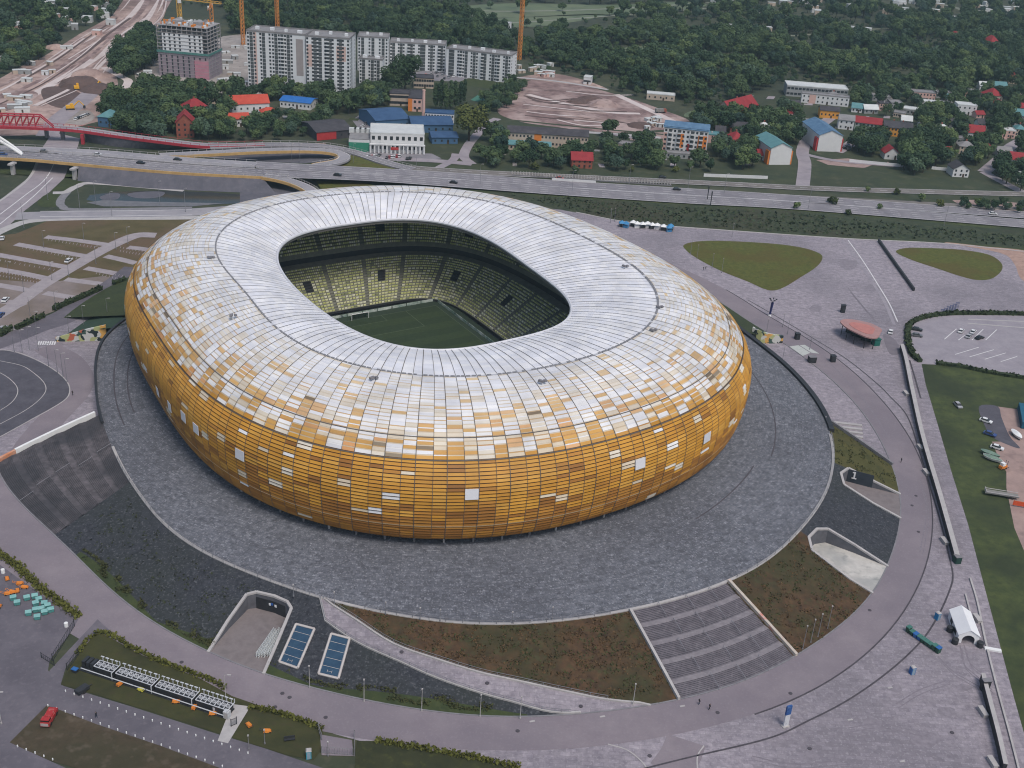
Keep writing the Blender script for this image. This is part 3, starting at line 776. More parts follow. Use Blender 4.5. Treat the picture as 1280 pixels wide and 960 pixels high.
def pit(name, label, poly, floor_z, floor_m, inner_m, cap_m, cat, deep=0.0):
    """Ramp cut into the bank: floor, retaining walls up to the bank, pale coping."""
    t = thing(name, label, cat)
    P = [E(a, s_) for a, s_ in poly]; n = len(P)
    fl = MB(); far = [i for i in range(n)]
    fz = [floor_z-deep*(1-min(1, s_)) for a, s_ in poly]
    fl.poly([(p.x, p.y, z) for p, z in zip(P, fz)][::1]); o = fl.build('ramp_floor', floor_m, t)
    if o.data.polygons[0].normal.z < 0: o.data.flip_normals()
    wl, cp = MB(), MB()
    for i in range(n-1):
        p, q = P[i], P[i+1]
        d = (q-p); d.z = 0; d.normalize(); nn = Vector((-d.y, d.x, 0)); c = sum(P, Vector())/n
        if (c-p).dot(nn) > 0: nn = -nn            # outward
        for bld, zb0, zb1, w0, w1, up in ((wl, fz[i]-.3, fz[i+1]-.3, 0, .5, .02), (cp, p.z-.2, q.z-.2, -.12, .62, .35)):
            A, B = p+nn*w0-d*.1, q+nn*w0+d*.1; Cc, Dd = q+nn*w1+d*.1, p+nn*w1-d*.1
            bld.prism([(A.x,A.y,zb0),(B.x,B.y,zb1),(Cc.x,Cc.y,zb1),(Dd.x,Dd.y,zb0)], 0, top=[(A.x,A.y,p.z+up),(B.x,B.y,q.z+up),(Cc.x,Cc.y,q.z+up),(Dd.x,Dd.y,p.z+up)])
    wl.build('retaining_wall', inner_m, t); cp.build('coping', cap_m, t)
    return t, P
M_pitwall = mat('pit_wall', srgb(84,84,90), srgb(104,104,110), .4, .9)
M_pitfloor = mat('pit_floor', srgb(112,104,104), srgb(132,124,124), .3, .9, srgb(90,84,84), .5, .3)
t0, P0 = pit('garage_ramp', 'sunken service ramp with white truss load in front of a dark gate', PIT0, .10, M_pitfloor, M_pitwall, M_conc, 'ramp')
t1, P1 = pit('garage_ramp', 'sunken garage ramp marked with a white number on its dark wall', PIT1, .10, M_pitfloor, M_pitwall, M_conc, 'ramp')
t2, P2 = pit('garage_ramp', 'sunken garage ramp with pale stained floor between brown and black banks', PIT2, .10, mat('pale_floor', srgb(176,172,166), srgb(196,192,186), .35, .85, srgb(120,124,122), .5, .4, big=(srgb(150,150,148), .12, .7)), M_pitwall, M_conc, 'ramp')
def on_wall(P, i, u0, u1, z0, z1, m, name, parent, off=.15):
    """Panel mounted on the inside of wall i of a pit."""
    p, q = P[i], P[i+1]; c = sum(P, Vector())/len(P); d = q-p; d.z = 0; L = d.length; d.normalize(); nn = Vector((-d.y, d.x, 0))
    if (c-p).dot(nn) < 0: nn = -nn
    A = p+d*L*u0+nn*off; B = p+d*L*u1+nn*off; b = MB()
    b.prism([(A.x,A.y,z0),(B.x,B.y,z0),(B.x-nn.x*.1,B.y-nn.y*.1,z0),(A.x-nn.x*.1,A.y-nn.y*.1,z0)], z1-z0); return b.build(name, m, parent)
on_wall(P0, 3, .0, 1.0, .1, 3.7, M_dark, 'gate', t0); on_wall(P0, 4, .0, .9, .1, 3.7, M_dark, 'gate', t0)
M_blue = mat('blue_paint', srgb(40,80,150), srgb(50,95,165), .5, .5)
on_wall(P0, 3, .74, .84, 2.2, 2.9, M_white, 'sign_plate', t0, .3); on_wall(P0, 3, .85, .98, 2.4, 3.1, M_blue, 'sign_plate', t0, .3); on_wall(P0, 4, .1, .25, 2.2, 2.9, M_white, 'sign_plate', t0, .3)
# number 1 on the far wall of its ramp
g1 = on_wall(P1, 4, .0, .98, .1, 4.6, mat('dark_portal', srgb(52,58,66), srgb(62,68,76), .5, .8), 'portal', t1)
p, q = P1[4], P1[5]; d = (q-p); d.z = 0; d.normalize(); c = sum(P1, Vector())/len(P1); nn = Vector((-d.y, d.x, 0))
if (c-p).dot(nn) < 0: nn = -nn
b = MB(); o_ = p + d*2.2 + nn*.55
zt = 4.4
def dig(x0, x1, z0, z1):
    A, B = o_+d*x0, o_+d*x1; b.prism([(A.x,A.y,z0),(B.x,B.y,z0),(B.x-nn.x*.06,B.y-nn.y*.06,z0),(A.x-nn.x*.06,A.y-nn.y*.06,z0)], z1-z0)
dig(-.25, .25, zt-2.2, zt-.01); dig(-.7, -.25, zt-.6, zt-.2); dig(-.75, .75, zt-2.6, zt-2.21)
b.build('number', M_white, t1)
# stacked white trusses parked in the service ramp
M_steel = mat('pale_truss', srgb(176,180,182), srgb(196,200,200), .6, .5)
base = G(341,806,.1); end = G(330,826,.1)
axis = (G(349,786,.6)-G(324,822,.6)); axis.z = 0; axis.normalize(); sidev = Vector((-axis.y, axis.x, 0)); o0 = G(324,823,.1)
for j in range(4):
    for lv in range(2):
        if lv and j == 3: continue
        t = thing('truss_section', ['pale steel truss section lying lowest in the service ramp stack', 'pale steel truss section lying on top of the service ramp stack'][lv] , 'truss', o0+sidev*(-1.2*j+.2)+Vector((0,0,lv*.75))+axis*(.5*j), math.atan2(axis.y, axis.x), 'truss sections stacked in the service ramp')
        b = MB()
        for y in (0, .65):
            for z in (.05, .65): b.bar((0, y, z), (10.2, y, z), .07, 5)
        b.build('chord', M_steel, t); b = MB()
        for k in range(12):
            x = k*.85
            for y in (0, .65): b.bar((x, y, .05), (x+.85, y, .65), .045, 4)
            b.bar((x, 0, .65), (x+.85, .65, .65), .045, 4)
        b.build('lattice', M_steel, t)
# ---------------------------------------------------------------- skylights on the gravel bank
M_skyglass = mat('skylight_glass', srgb(44,66,88), srgb(56,80,100), .4, .15, spec=.5)
M_frame = mat('skylight_frame', srgb(176,168,166), srgb(192,186,182), .5, .7)
for lab, q in (('blue glazed skylight in a pale frame beside the service ramp', [(349,828),(372,836),(393,787),(370,781)]), ('blue glazed skylight in a pale frame under the curved walkway', [(398,843),(423,849),(437,799),(414,793)])):
    P = [D(x, y, .0) for x, y in q]; t = thing('skylight', lab, 'skylight')
    up = Vector((0, 0, 1)); b = MB()
    def bil(u, v, h): 
        return P[0].lerp(P[1], u).lerp(P[3].lerp(P[2], u), v) + up*h
    for (u0, v0), (u1, v1) in (((0,0),(1,0)),((1,0),(1,1)),((1,1),(0,1)),((0,1),(0,0))): 
        A, B = bil(u0, v0, .25), bil(u1, v1, .25); b.bar(A, B, .32, 6)
    b.build('frame', M_frame, t)
    b = MB(); b.prism([bil(.03,.02,-.3), bil(.97,.02,-.3), bil(.97,.98,-.3), bil(.03,.98,-.3)], 0, top=[bil(.03,.02,.2), bil(.97,.02,.2), bil(.97,.98,.2), bil(.03,.98,.2)]); b.build('glass', M_skyglass, t)
    for v in (.22, .42, .62, .82):
        b = MB(); b.bar(bil(.03, v, .22), bil(.97, v, .22), .05, 5); b.build('glazing_bar', M_frame, t)
    b = MB()
    for u in (.38, .6): b.bar(bil(u, .08, .25), bil(u, .14, .25), .045, 5)
    b.bar(bil(.38, .11, .26), bil(.6, .11, .26), .035, 5); b.build('handle', M_frame, t)
# ---------------------------------------------------------------- railings
def railing(name, label, P, m, h=1.1, step=3.0, r=.06, cat='railing'):
    t = thing(name, label, cat); b = MB()
    acc = 0.0; posts = [P[0]]
    for i in range(len(P)-1):
        b.bar(P[i]+Vector((0,0,h)), P[i+1]+Vector((0,0,h)), r, 4); b.bar(P[i]+Vector((0,0,h*.5)), P[i+1]+Vector((0,0,h*.5)), r*.6, 4)
        acc += (P[i+1]-P[i]).length
        if acc >= step: posts.append(P[i+1]); acc = 0
    b.build('rail', m, t)
    b = MB(); b.bar((0,0,0), (0,0,h), r*1.2, 5); me = None
    for p in posts[:100]:
        if me is None: o = b.build('post', m, t); me = o.data
        else: o = bpy.data.objects.new('post', me); COL.objects.link(o); o.parent = t
        o.location = p
    return t
railing('guard_railing', 'pale guard railing along the podium edge above the black gravel bank', [E(a, .0, .25) for a in np.arange(224, 266, .8)], M_rail)
railing('guard_railing', 'pale guard railing along the podium edge above the brown dry bank', [E(a, .0, .25) for a in np.arange(270, 294.5, .8)], M_rail)
railing('guard_railing', 'pale guard railing along the podium edge above garage ramps', [E(a, .0, .25) for a in np.arange(309, 346, .8)], M_rail)
railing('guard_railing', 'thin railing on the uphill side of the curved walkway', [E(a, s_-.01) for a, s_ in WUP[:-4]], M_rail)
railing('guard_railing', 'thin railing on the downhill side of the curved walkway', [E(a, s_) for a, s_ in WLO[:-6]], M_rail)
for nm, L, lab in (('walkway_kerb', WUP, 'raised stone kerb on the uphill side of the curved walkway'), ('walkway_kerb', WLO[:-5], 'raised stone kerb on the downhill side of the curved walkway')):
    tag(ribbon(nm, [E(a, s_, .35) for a, s_ in L], .5, M_conc, thick=.6, k=None), lab, 'kerb')

# weeds and tufts on the banks
def weeds(poly, n, m, seed, h=.25, size=(.10,.26)):
    b = MB(); r2 = random.Random(seed); A = [p[0] for p in poly]; c = 0; t = 0
    while c < n and t < n*30:
        t += 1; q = (r2.uniform(min(A), max(A)), r2.uniform(.01, .99))
        if not inside(q, poly) or noise.noise(Vector((q[0]*.7, q[1]*9, seed))) < -.05+.3*r2.random(): continue
        if any(inside(q, h_) for h_ in HOLES): continue
        c += 1; p = E(q[0], q[1], r2.uniform(.02, h)); a = Vector((r2.gauss(0,1), r2.gauss(0,1), r2.gauss(0,1)+.6)).normalized(); e = a.orthogonal().normalized(); f = a.cross(e); s_ = r2.uniform(*size)
        b.quad(p-e*s_-f*s_, p+e*s_-f*s_, p+e*s_+f*s_, p-e*s_+f*s_)
    kind(b.build('weeds', m), 'stuff')
from mathutils import noise
M_weed = mat('weed_green', srgb(56,60,38), srgb(74,76,46), .8, .95); M_dryweed = mat('weed_dry', srgb(78,62,44), srgb(98,78,54), .8, .95)
weeds(BROWN1, 900, M_dryweed, 1); weeds(BROWN1, 700, M_weed, 2); weeds(BROWN2, 1800, M_dryweed, 3); weeds(BROWN2, 1300, M_weed, 4); weeds(OLIVE, 500, M_weed, 5)
weeds([(a, s_-.05) for a, s_ in FRINGE], 1800, M_weed, 6, .5); weeds([(LST[0][0]+2, .1), (LST[1][0]+2, .98), (PIT0[0][0], .98), (PIT0[3][0], .1)], 700, mat('weed_dark', srgb(46,52,40), srgb(62,68,50), .8, .95), 7)
# ---------------------------------------------------------------- plaza surroundings, right-hand side
M_lot = mat('lot_paving', srgb(134,128,136), srgb(152,146,152), .15, .9, srgb(166,160,166), .3, 1.0)
M_turf = mat('island_grass', srgb(66,72,32), srgb(92,94,44), .45, .95, srgb(106,100,52), .45, 1.1, big=(srgb(84,74,38), .06, .7))
M_verge = mat('verge_grass', srgb(54,64,40), srgb(78,86,50), .22, .95, srgb(46,52,38), .5, .3, big=(srgb(44,52,38), .035, .7))
M_dirt = mat('pink_earth', srgb(138,118,114), srgb(166,142,134), .15, .95, srgb(104,86,84), .5, .2)
M_tar = mat('dark_tarmac', srgb(74,72,80), srgb(90,88,96), .2, .9, srgb(104,102,108), .25, 1.0)
M_tar2 = mat('yard_tarmac', srgb(92,88,96), srgb(110,105,112), .15, .9, srgb(124,118,124), .3, .9, big=(srgb(82,79,87), .03, .6))
M_hedge = mat('hedge_leaf', (.018,.030,.014), (.045,.062,.026), 1.2, .9, (.07,.09,.035), .4, 2.5)
sheet('grass_island', [(855,306),(870,302),(900,301),(960,304),(1000,309),(1023,316),(1028,323),(1020,334),(1000,347),(982,358),(968,363),(955,361),(935,352),(900,338),(870,322),(857,312)], .08, M_turf, True)
sheet('grass_island', [(1120,315),(1132,310),(1160,310),(1200,312),(1235,318),(1251,328),(1252,338),(1240,348),(1222,350),(1200,345),(1170,335),(1140,325)], .08, M_turf, True)
sheet('verge', [(1310,1010),(1281,920),(1267,870),(1247,795),(1227,720),(1210,655),(1190,592),(1172,530),(1157,480),(1152,455),(1172,456),(1290,472),(1700,520),(1800,900),(1500,1100)], .0, M_verge)
sheet('yard_asphalt', [(1224,508),(1247,508),(1252,522),(1262,545),(1275,560),(1260,556),(1240,546),(1230,530)], .06, M_tar, True)
sheet('yard', [(1246,508),(1275,512),(1420,530),(1420,720),(1285,700),(1268,660),(1258,610),(1258,590),(1248,572),(1240,552),(1262,552),(1254,530)], .03, M_dirt)
sheet('car_park', [(1140,404),(1150,397),(1165,394.5),(1290,393.5),(1290,471),(1172,455),(1152,455),(1141,447),(1134,430),(1134,415)], .06, M_lot)
for px in ([(1190,381),(1215,372),(1240,352),(1262,330),(1285,322),(1285,345),(1270,350)],):
    pass
sheet('earth_strip', [(1180,303),(1250,316),(1268,330),(1276,348),(1295,356),(1295,318),(1230,308)], .06, mat('orange_earth', srgb(150,122,112), srgb(176,148,134), .25, .95, srgb(120,104,98), .5, .4), True)
sheet('stain', [(1104,418),(1118,424),(1126,440),(1112,442)], .05, mat('wet_paving', srgb(110,104,112), srgb(122,116,122), .3, .9), True)
# painted bay lines of the car park
for a, c in (((1195.6,411),(1180.6,424)),((1206,419),(1198,425)),((1229,411.5),(1215,425)),((1246,412),(1232,425)),((1223.5,434),(1194,443)),((1242.5,437),(1212,446)),((1257.5,441),(1231,449)),((1271.5,445.5),(1251,452))):
    kind(ribbon('road_marking', [G(*a, .09), G(*c, .09)], .35, M_line))
for a, c in (((1210,399),(1285,402)),((1210,404),(1285,410))): kind(ribbon('kerb_strip', [G(*a, .1), G(*c, .1)], .8, M_conc))
# curved drain slot across the plaza
kind(ribbon('drain_slot', path_px([(800,962),(860,947),(960,923),(1010,901),(1060,875),(1110,840),(1150,803),(1172,771),(1187,738),(1191,718),(1185,690),(1175,650),(1160,600),(1148,560),(1134,520),(1112,495),(1097,480),(1060,450),(1020,425),(975,398),(935,375)], .1, 8), .45, M_darkline))
kind(ribbon('side_road', path_px([(858,925),(850,945),(836,965)], .07, 6), 9.0, M_asphalt))
kind(ribbon('kerb_line', path_px([(880,932),(872,945),(872,965)], .1, 6), .3, M_conc))
kind(ribbon('kerb_line', path_px([(760,930),(785,938),(805,955),(812,970)], .1, 6), .3, M_conc))
# bench-like pale slabs, painted patches
for i, y in enumerate((526.5, 531.5, 536.5, 541.5)):
    t = tag(ribbon('stone_slab', [G(1035.5+i*.9, y, .5), G(1077.5+i*.4, y+4.6, .5)], 1.2, M_conc, thick=.5, k=None), 'long pale stone slab in the row of four beside the parapet', 'slab', 'four pale stone slabs on the plaza')
M_patch = mat('pale_patch', srgb(168,172,168), srgb(184,186,182), .6, .8)
sheet('painted_patch', [(987,433),(998,431.5),(1013,441),(1003,445)], .09, M_patch); sheet('painted_patch', [(999.5,431.5),(1006,431),(1024,442),(1014.5,441)], .09, M_patch)
# low walls and fences
def wall3(name, label, P, h, th, m, cap=None, cat='wall', pile=None, k=None):
    t = thing(name, label, cat)
    ribbon('wall_body', [Vector((p[0], p[1], p[2]+h)) for p in P], th, m, thick=h+.05, k=None, parent=t)
    if cap: ribbon('coping', [Vector((p[0], p[1], p[2]+h+.12)) for p in P], th+.25, cap, thick=.12, k=None, parent=t)
    return t
wall3('boundary_wall', 'long dark screen wall with pale coping between plaza and service path', path_px([(1126,437),(1131,455),(1138,490),(1150,545),(1161,585),(1172,622),(1184,665),(1194,702)], 0), 2.4, 1.2, M_dark, M_conc)
wall3('boundary_wall', 'low dark wall crossing the plaza between the two grass islands', path_px([(1098,302),(1112,322),(1127,343),(1142,364)], 0), 1.6, .8, M_dark)
wall3('boundary_wall', 'dark retaining wall with pale coping beyond the white marquee', path_px([(1226,851),(1236,890),(1245,925),(1254,965)], 0), 2.4, .8, M_dark, M_conc)
for lab, px, wd in (('pale kerb rail along the grass verge past the white marquee', [(1213,722),(1222,752),(1232,800),(1247,860),(1262,915),(1274,962)], .5), ('pale kerb rail running beside the white marquee', [(1207,742),(1213,765),(1219,788)], .4)):
    tag(ribbon('kerb_rail', path_px(px, .45), wd, M_conc, thick=.45, k=None), lab, 'kerb')
kind(ribbon('road_marking', path_px([(1053,300),(1072,325),(1092,355),(1106,378),(1118,406)], .07), 1.4, M_lot)); kind(ribbon('road_marking', path_px([(1060,300),(1078,325),(1097,355),(1112,380),(1122,402)], .07), .5, M_line))
kind(ribbon('road_marking', path_px([(1131,452),(1134,470),(1141,500)], .07), 1.0, M_line)); kind(ribbon('road_marking', path_px([(1137,450),(1143,470),(1151,498)], .07), .6, M_darkline))
for px, py in ((1150,561),(1157,592),(1180,678),(1132,493),(1228,892),(1240,955),(1221,775)):
    p = G(px, py); b = MB(); b.box((0,0,.45), (1.1,3.2,.9)); b.box((0,0,.98), (1.3,3.4,.16)); o = b.build('concrete_block', M_conc)
    o.location = p; o.rotation_euler = (0,0,R(8)); tag(o, 'pale concrete block standing beside the service path walls', 'block', 'concrete blocks along the service path')
# box hedges
def hedge(label, px, wdt, h, cat='hedge', z=0, group=None, dens=2.6):
    P = path_px(px, z, 5); b = MB(); L = sum((P[i+1]-P[i]).length for i in range(len(P)-1))
    r2 = random.Random(len(label)+int(px[0][0]))
    for i in range(len(P)-1):
        d = P[i+1]-P[i]; n = max(1, int(d.length*wdt*h*dens)); u = d.normalized(); s_ = Vector((-u.y, u.x, 0))
        for _ in range(n):
            c = P[i]+d*r2.random()+s_*r2.uniform(-.5,.5)*wdt+Vector((0,0,r2.uniform(.1,1)*h*r2.choice((.8,1,1.12))))
            a = Vector((r2.gauss(0,1), r2.gauss(0,1), r2.gauss(0,1))).normalized(); e = a.orthogonal().normalized(); f = a.cross(e); q = r2.uniform(.3,.6)
            b.quad(c-e*q-f*q, c+e*q-f*q, c+e*q+f*q, c-e*q+f*q)
    ribb = [Vector((p.x,p.y,z+h*.82)) for p in P]; Lf, Rt = ribbon_pts(ribb, wdt*.8)
    for i in range(len(P)-1): b.prism([Vector((q.x,q.y,z)) for q in (Rt[i],Rt[i+1],Lf[i+1],Lf[i])], 0, top=[Rt[i],Rt[i+1],Lf[i+1],Lf[i]])
    return tag(b.build('hedge', M_hedge), label, cat, group)
hedge('dark clipped hedge curving round the end of the half empty car park', [(1285,394),(1240,393),(1197,393),(1170,395),(1148,400),(1137,407),(1134,416),(1135,430),(1140,444),(1150,453)], 2.2, 1.7)
hedge('low dark hedge between the car park and the rough grass', [(1170,455),(1200,459),(1240,467),(1290,475)], 2.0, 1.3)
# blue lattice panels on the hedge
t = thing('cycle_rack_screen', 'blue slatted screen panels standing in the hedge of the car park', 'screen', G(1180,391))
for i in range(6):
    p = G(1178+i*3.4, 390.5-i*.5)-t.location; b = MB(); hh = 1.6+i*.45
    for k in range(4): b.box((p.x+k*.45-.7, p.y, hh/2), (.12,.12,hh))
    b.box((p.x, p.y, hh-.2), (1.8,.1,.15)); b.build('slat_panel', mat('slat_blue', srgb(70,84,124), srgb(90,104,140), .5, .6), t)
# ---------------------------------------------------------------- canopy kiosk
t = thing('canopy_pavilion', 'leaf shaped red roofed pavilion on dark posts standing on the open plaza', 'pavilion')
zc = 5.2
out = [(1050,402.5),(1061,400),(1085,404.5),(1094,408),(1102,413),(1100.5,417),(1096,423.5),(1083,422.5),(1068,416),(1057,410)]
P = [G(x, y, zc) for x, y in smooth_px(out, 4, True)]
cc = sum(P, Vector())/len(P)
b = MB(); b.prism(P[::-1] if (P[1]-P[0]).cross(P[2]-P[1]).z < 0 else P, .5); b.build('canopy_roof', mat('pink_roofing', srgb(150,118,116), srgb(170,132,128), .3, .8, srgb(134,108,108), .3, .8), t)
inn = [cc+(p-cc)*.62+Vector((0,0,.52)) for p in P]; b = MB(); b.prism(inn[::-1] if (inn[1]-inn[0]).cross(inn[2]-inn[1]).z < 0 else inn, .08); b.build('roof_membrane', mat('red_roofing', srgb(168,112,106), srgb(184,124,116), .4, .8), t)
for i in range(0, len(P), 4):
    q = cc+(P[i]-cc)*.86; b = MB(); b.bar((q.x,q.y,0), (q.x,q.y,zc), .16, 6); b.build('post', M_dark, t)
for k, (px, py, sz) in enumerate(((1063,412,(3.5,3,2.8)),(1073,417,(4.5,3,2.8)),(1083,422,(4,3,2.8)))):
    p = G(px, py+3); b = MB(); b.box((p.x,p.y,sz[2]/2), sz, R(-25)); b.box((p.x,p.y,sz[2]+.1), (sz[0]+.3,sz[1]+.3,.2), R(-25)); b.build('kiosk_booth', mat('booth_glass', (.02,.03,.035), (.04,.05,.055), .4, .3), t)
p = G(1094, 431); b = MB(); b.box((p.x,p.y,1.4), (2.6,2.6,2.8), .3); b.box((p.x,p.y,2.9), (3,3,.2), .3)
tag(b.build('vending_booth', mat('teal_paint', srgb(30,92,84), srgb(40,104,94), .5, .5)), 'small teal booth at the low end of the red roofed pavilion', 'booth')
# ---------------------------------------------------------------- dark cabinets, totem, toilets, bins
def cabinet(px, py, sx, sy, h, rz, label, m=M_dark, group=None, name='ticket_cabinet', cat='cabinet', lid=M_wall):
    t = thing(name, label, cat, G(px, py), rz, group)
    b = MB(); b.box((0,0,h/2), (sx,sy,h)); b.box((0,-sy/2-.03,h*.55), (sx*.8,.06,h*.6)); b.build('cabinet_body', m, t)
    b = MB(); b.box((0,0,h+.08), (sx+.2,sy+.2,.16)); b.build('lid', lid, t); return t
cabinet(996,424,1.8,1.6,2.6,.3,'dark ticket cabinet beside the graffiti painted wall end', lid=M_dark)
cabinet(1014.5,452.5,2.8,2.2,2.4,.2,'widest dark ticket cabinet on the inner kerb of the ring road')
cabinet(1040.5,452,1.8,1.8,2.6,.2,'dark ticket cabinet on the outer kerb of the ring road', lid=M_dark)
cabinet(1053,390.5,1.7,1.5,3.4,.1,'tall dark cabinet on the empty plaza behind the red roofed pavilion', lid=M_dark)
cabinet(1230,862,2.0,1.2,3.0,.15,'dark framed board standing against the dark retaining wall', name='notice_board', cat='board')
cabinet(1195.5,703,1.8,1.8,2.2,.2,'dark green cabinet at the end of the long screen wall', m=mat('green_cab', srgb(34,62,58), srgb(42,72,66), .5, .6), name='switch_cabinet')
M_bluecab = mat('blue_cabin', srgb(44,92,150), srgb(54,104,164), .5, .45)
def toilet(px, py, rz, label, m, name='portable_toilet'):
    t = thing(name, label, 'portable toilet', G(px, py), rz)
    b = MB(); b.box((0,0,1.1), (1.15,1.15,2.2)); b.build('cabin', m, t)
    b = MB(); b.prism([(-.62,-.62,2.2),(.62,-.62,2.2),(.62,.62,2.2),(-.62,.62,2.2)], 0, top=[(-.4,-.4,2.45),(.4,-.4,2.45),(.4,.4,2.45),(-.4,.4,2.45)]); b.build('roof', M_conc, t)
    b = MB(); b.box((0,-.6,1.05), (.75,.06,1.85)); b.build('door', mat('door_grey', srgb(130,150,165), srgb(140,160,174), .5, .5), t); return t
toilet(1139.5,842,.3,'blue portable cabin alone on the plaza between marquee and totem', M_bluecab)
toilet(386,947,.2,'turquoise portable toilet beside the gated ramp at the grass edge', mat('turq', srgb(60,140,160), srgb(74,154,172), .5, .45))
t = toilet(1171,774,.5,'bright blue portable cabin at the back corner of the white marquee', mat('bright_blue', srgb(30,110,160), srgb(40,122,172), .5, .45))
t = thing('totem_sign', 'tall blue and white advertising totem on the plaza drain curve', 'sign', G(981.5,908), R(25))
b = MB(); b.box((0,0,.15), (1.8,1.1,.3)); b.build('base', M_conc, t)
b = MB(); b.box((0,0,2.0), (1.35,.4,3.4)); b.build('lower_panel', mat('totem_white', srgb(190,190,196), srgb(206,206,210), .6, .5, srgb(120,125,140), .4, 1.6), t)
b = MB(); b.box((0,0,5.0), (1.4,.44,2.6)); b.build('upper_panel', mat('totem_blue', srgb(36,70,130), srgb(52,92,150), .8, .5, srgb(120,150,190), .5, 1.4), t)
# green bin row
M_bin = mat('bin_green', srgb(44,74,62), srgb(56,88,74), .6, .6); M_binlid = mat('bin_lid', srgb(60,104,96), srgb(76,120,110), .6, .5)
def bin_(p, rz, label, body, lidm, sx=1.4, sy=1.1, h=1.3, group=None):
    t = thing('rubbish_bin', label, 'bin', p, rz, group)
    b = MB(); b.prism([(-sx*.42,-sy*.42,.15),(sx*.42,-sy*.42,.15),(sx*.42,sy*.42,.15),(-sx*.42,sy*.42,.15)], 0, top=[(-sx/2,-sy/2,h),(sx/2,-sy/2,h),(sx/2,sy/2,h),(-sx/2,sy/2,h)]); b.build('bin_body', body, t)
    b = MB(); b.prism([(-sx/2-.05,-sy/2-.08,h),(sx/2+.05,-sy/2-.08,h),(sx/2+.05,sy/2+.05,h),(-sx/2-.05,sy/2+.05,h)], 0, top=[(-sx/2,-sy/2,h+.1),(sx/2,-sy/2,h+.1),(sx/2,sy/2,h+.25),(-sx/2,sy/2,h+.25)]); b.build('lid', lidm, t)
    for x in (-1, 1):
        b = MB(); b.bar((x*sx*.42-.05,-.3,.12), (x*sx*.42+.05,-.3,.12), .12, 8); b.build('wheel', M_dark, t)
    return t
a, c = G(1135,790), G(1172,816)
for i in range(9):
    p = a.lerp(c, i/8); k = i % 4
    bin_(p, math.atan2((c-a).y, (c-a).x)+rnd.uniform(-.1,.1), ['dark green wheeled bin in the row beside the white marquee','blue wheeled bin in the green row beside the white marquee'][i in (2,3)], M_bluecab if i in (2,3) else M_bin, M_bluecab if i in (2, 8) else M_binlid, 1.05, 1.25, 1.2 if i not in (0, 7, 8) else 1.7, 'bins in the row beside the white marquee')
# ---------------------------------------------------------------- white marquee
A, Bq, Cq = G(1196,803), G(1222,806), G(1176,771)
ux = (Bq-A); ux.z = 0; Wd = ux.length; ux.normalize(); uy = Vector((-ux.y, ux.x, 0)); Ld = (Cq-A).dot(uy)
t = thing('marquee', 'white gabled marquee with an arched open end and dark ballast drums', 'tent', A, math.atan2(ux.y, ux.x))
M_canvas = mat('white_canvas', (.74,.74,.76), (.80,.80,.81), .3, .5)
hw, hr = 2.6, 4.4
b = MB(); b.quad((-.2,-.2,hw),(Wd/2,-.2,hr),(Wd/2,Ld+.2,hr),(-.2,Ld+.2,hw)); b.quad((Wd/2,-.2,hr),(Wd+.2,-.2,hw),(Wd+.2,Ld+.2,hw),(Wd/2,Ld+.2,hr))
b.quad((-.2,-.2,hw-.15),(-.2,Ld+.2,hw-.15),(-.2,Ld+.2,hw),(-.2,-.2,hw)); b.build('roof', M_canvas, t)
def arch(y, openm, name):
    b = MB(); n = 10; aw = Wd*.30; cx_ = Wd/2; ah = 2.6
    if not openm: b.poly([(0,y,0),(Wd,y,0),(Wd,y,hw),(Wd/2,y,hr-.05),(0,y,hw)]); return b.build(name, M_canvas, t)
    ip = [(cx_-aw,y,0)]+[(cx_-aw*math.cos(math.pi*i/n), y, 1.2+(ah-1.2)*math.sin(math.pi*i/n)) for i in range(n+1)]+[(cx_+aw,y,0)]
    op = [(0,y,0)]+[(lerp(0,Wd,i/n), y, lerp(hw,hr,1-abs(2*i/n-1))-.03) for i in range(n+1)]+[(Wd,y,0)]
    for i in range(len(ip)-1): b.quad(op[i], ip[i], ip[i+1], op[i+1])
    return b.build(name, M_canvas, t)
arch(0, True, 'front_wall'); arch(Ld, False, 'back_wall')
b = MB()
for k in range(5):
    y0, y1 = Ld*k/5, Ld*(k+1)/5
    if k in (1, 3): b.quad((0,y1,0),(0,y0,0),(0,y0,.5),(0,y1,.5)); b.quad((0,y1,1.9),(0,y0,1.9),(0,y0,hw),(0,y1,hw))
    else: b.quad((0,y1,0),(0,y0,0),(0,y0,hw),(0,y1,hw))
b.quad((Wd,0,0),(Wd,Ld,0),(Wd,Ld,hw),(Wd,0,hw)); b.build('side_wall', M_canvas, t)
for k in (1, 3):
    b = MB(); b.quad((.02,Ld*(k+1)/5,.5),(.02,Ld*k/5,.5),(.02,Ld*k/5,1.9),(.02,Ld*(k+1)/5,1.9)); b.build('window', M_dark, t)
tr = thing
for i, (x, y) in enumerate(((-.7,-.5),(Wd+.3,-.7),(-.9,Ld*.42))):
    b = MB(); n = 16
    b.bar((0,0,0), (0,0,1.5), .85, n); b.bar((0,0,1.5), (0,0,1.62), .75, n, r2=.6); o = b.build('ballast_drum', M_dark)
    o.location = A+ux*x+uy*y; tag(o, ['black ballast drum at the open front corner of the white marquee','black ballast drum at the verge side of the white marquee front','black ballast drum half way along the white marquee'][i], 'drum')
b = MB(); b.box((0,0,.25), (4.2,1.1,.5)); b.box((0,0,.54), (4.0,.9,.08)); o = b.build('flight_case', M_white); o.location = A+ux*(Wd+3.4)+uy*(-1.6); o.rotation_euler = (0,0,math.atan2(ux.y,ux.x)-.1); tag(o, 'flat white case lying between the marquee and the kerb rail', 'case')
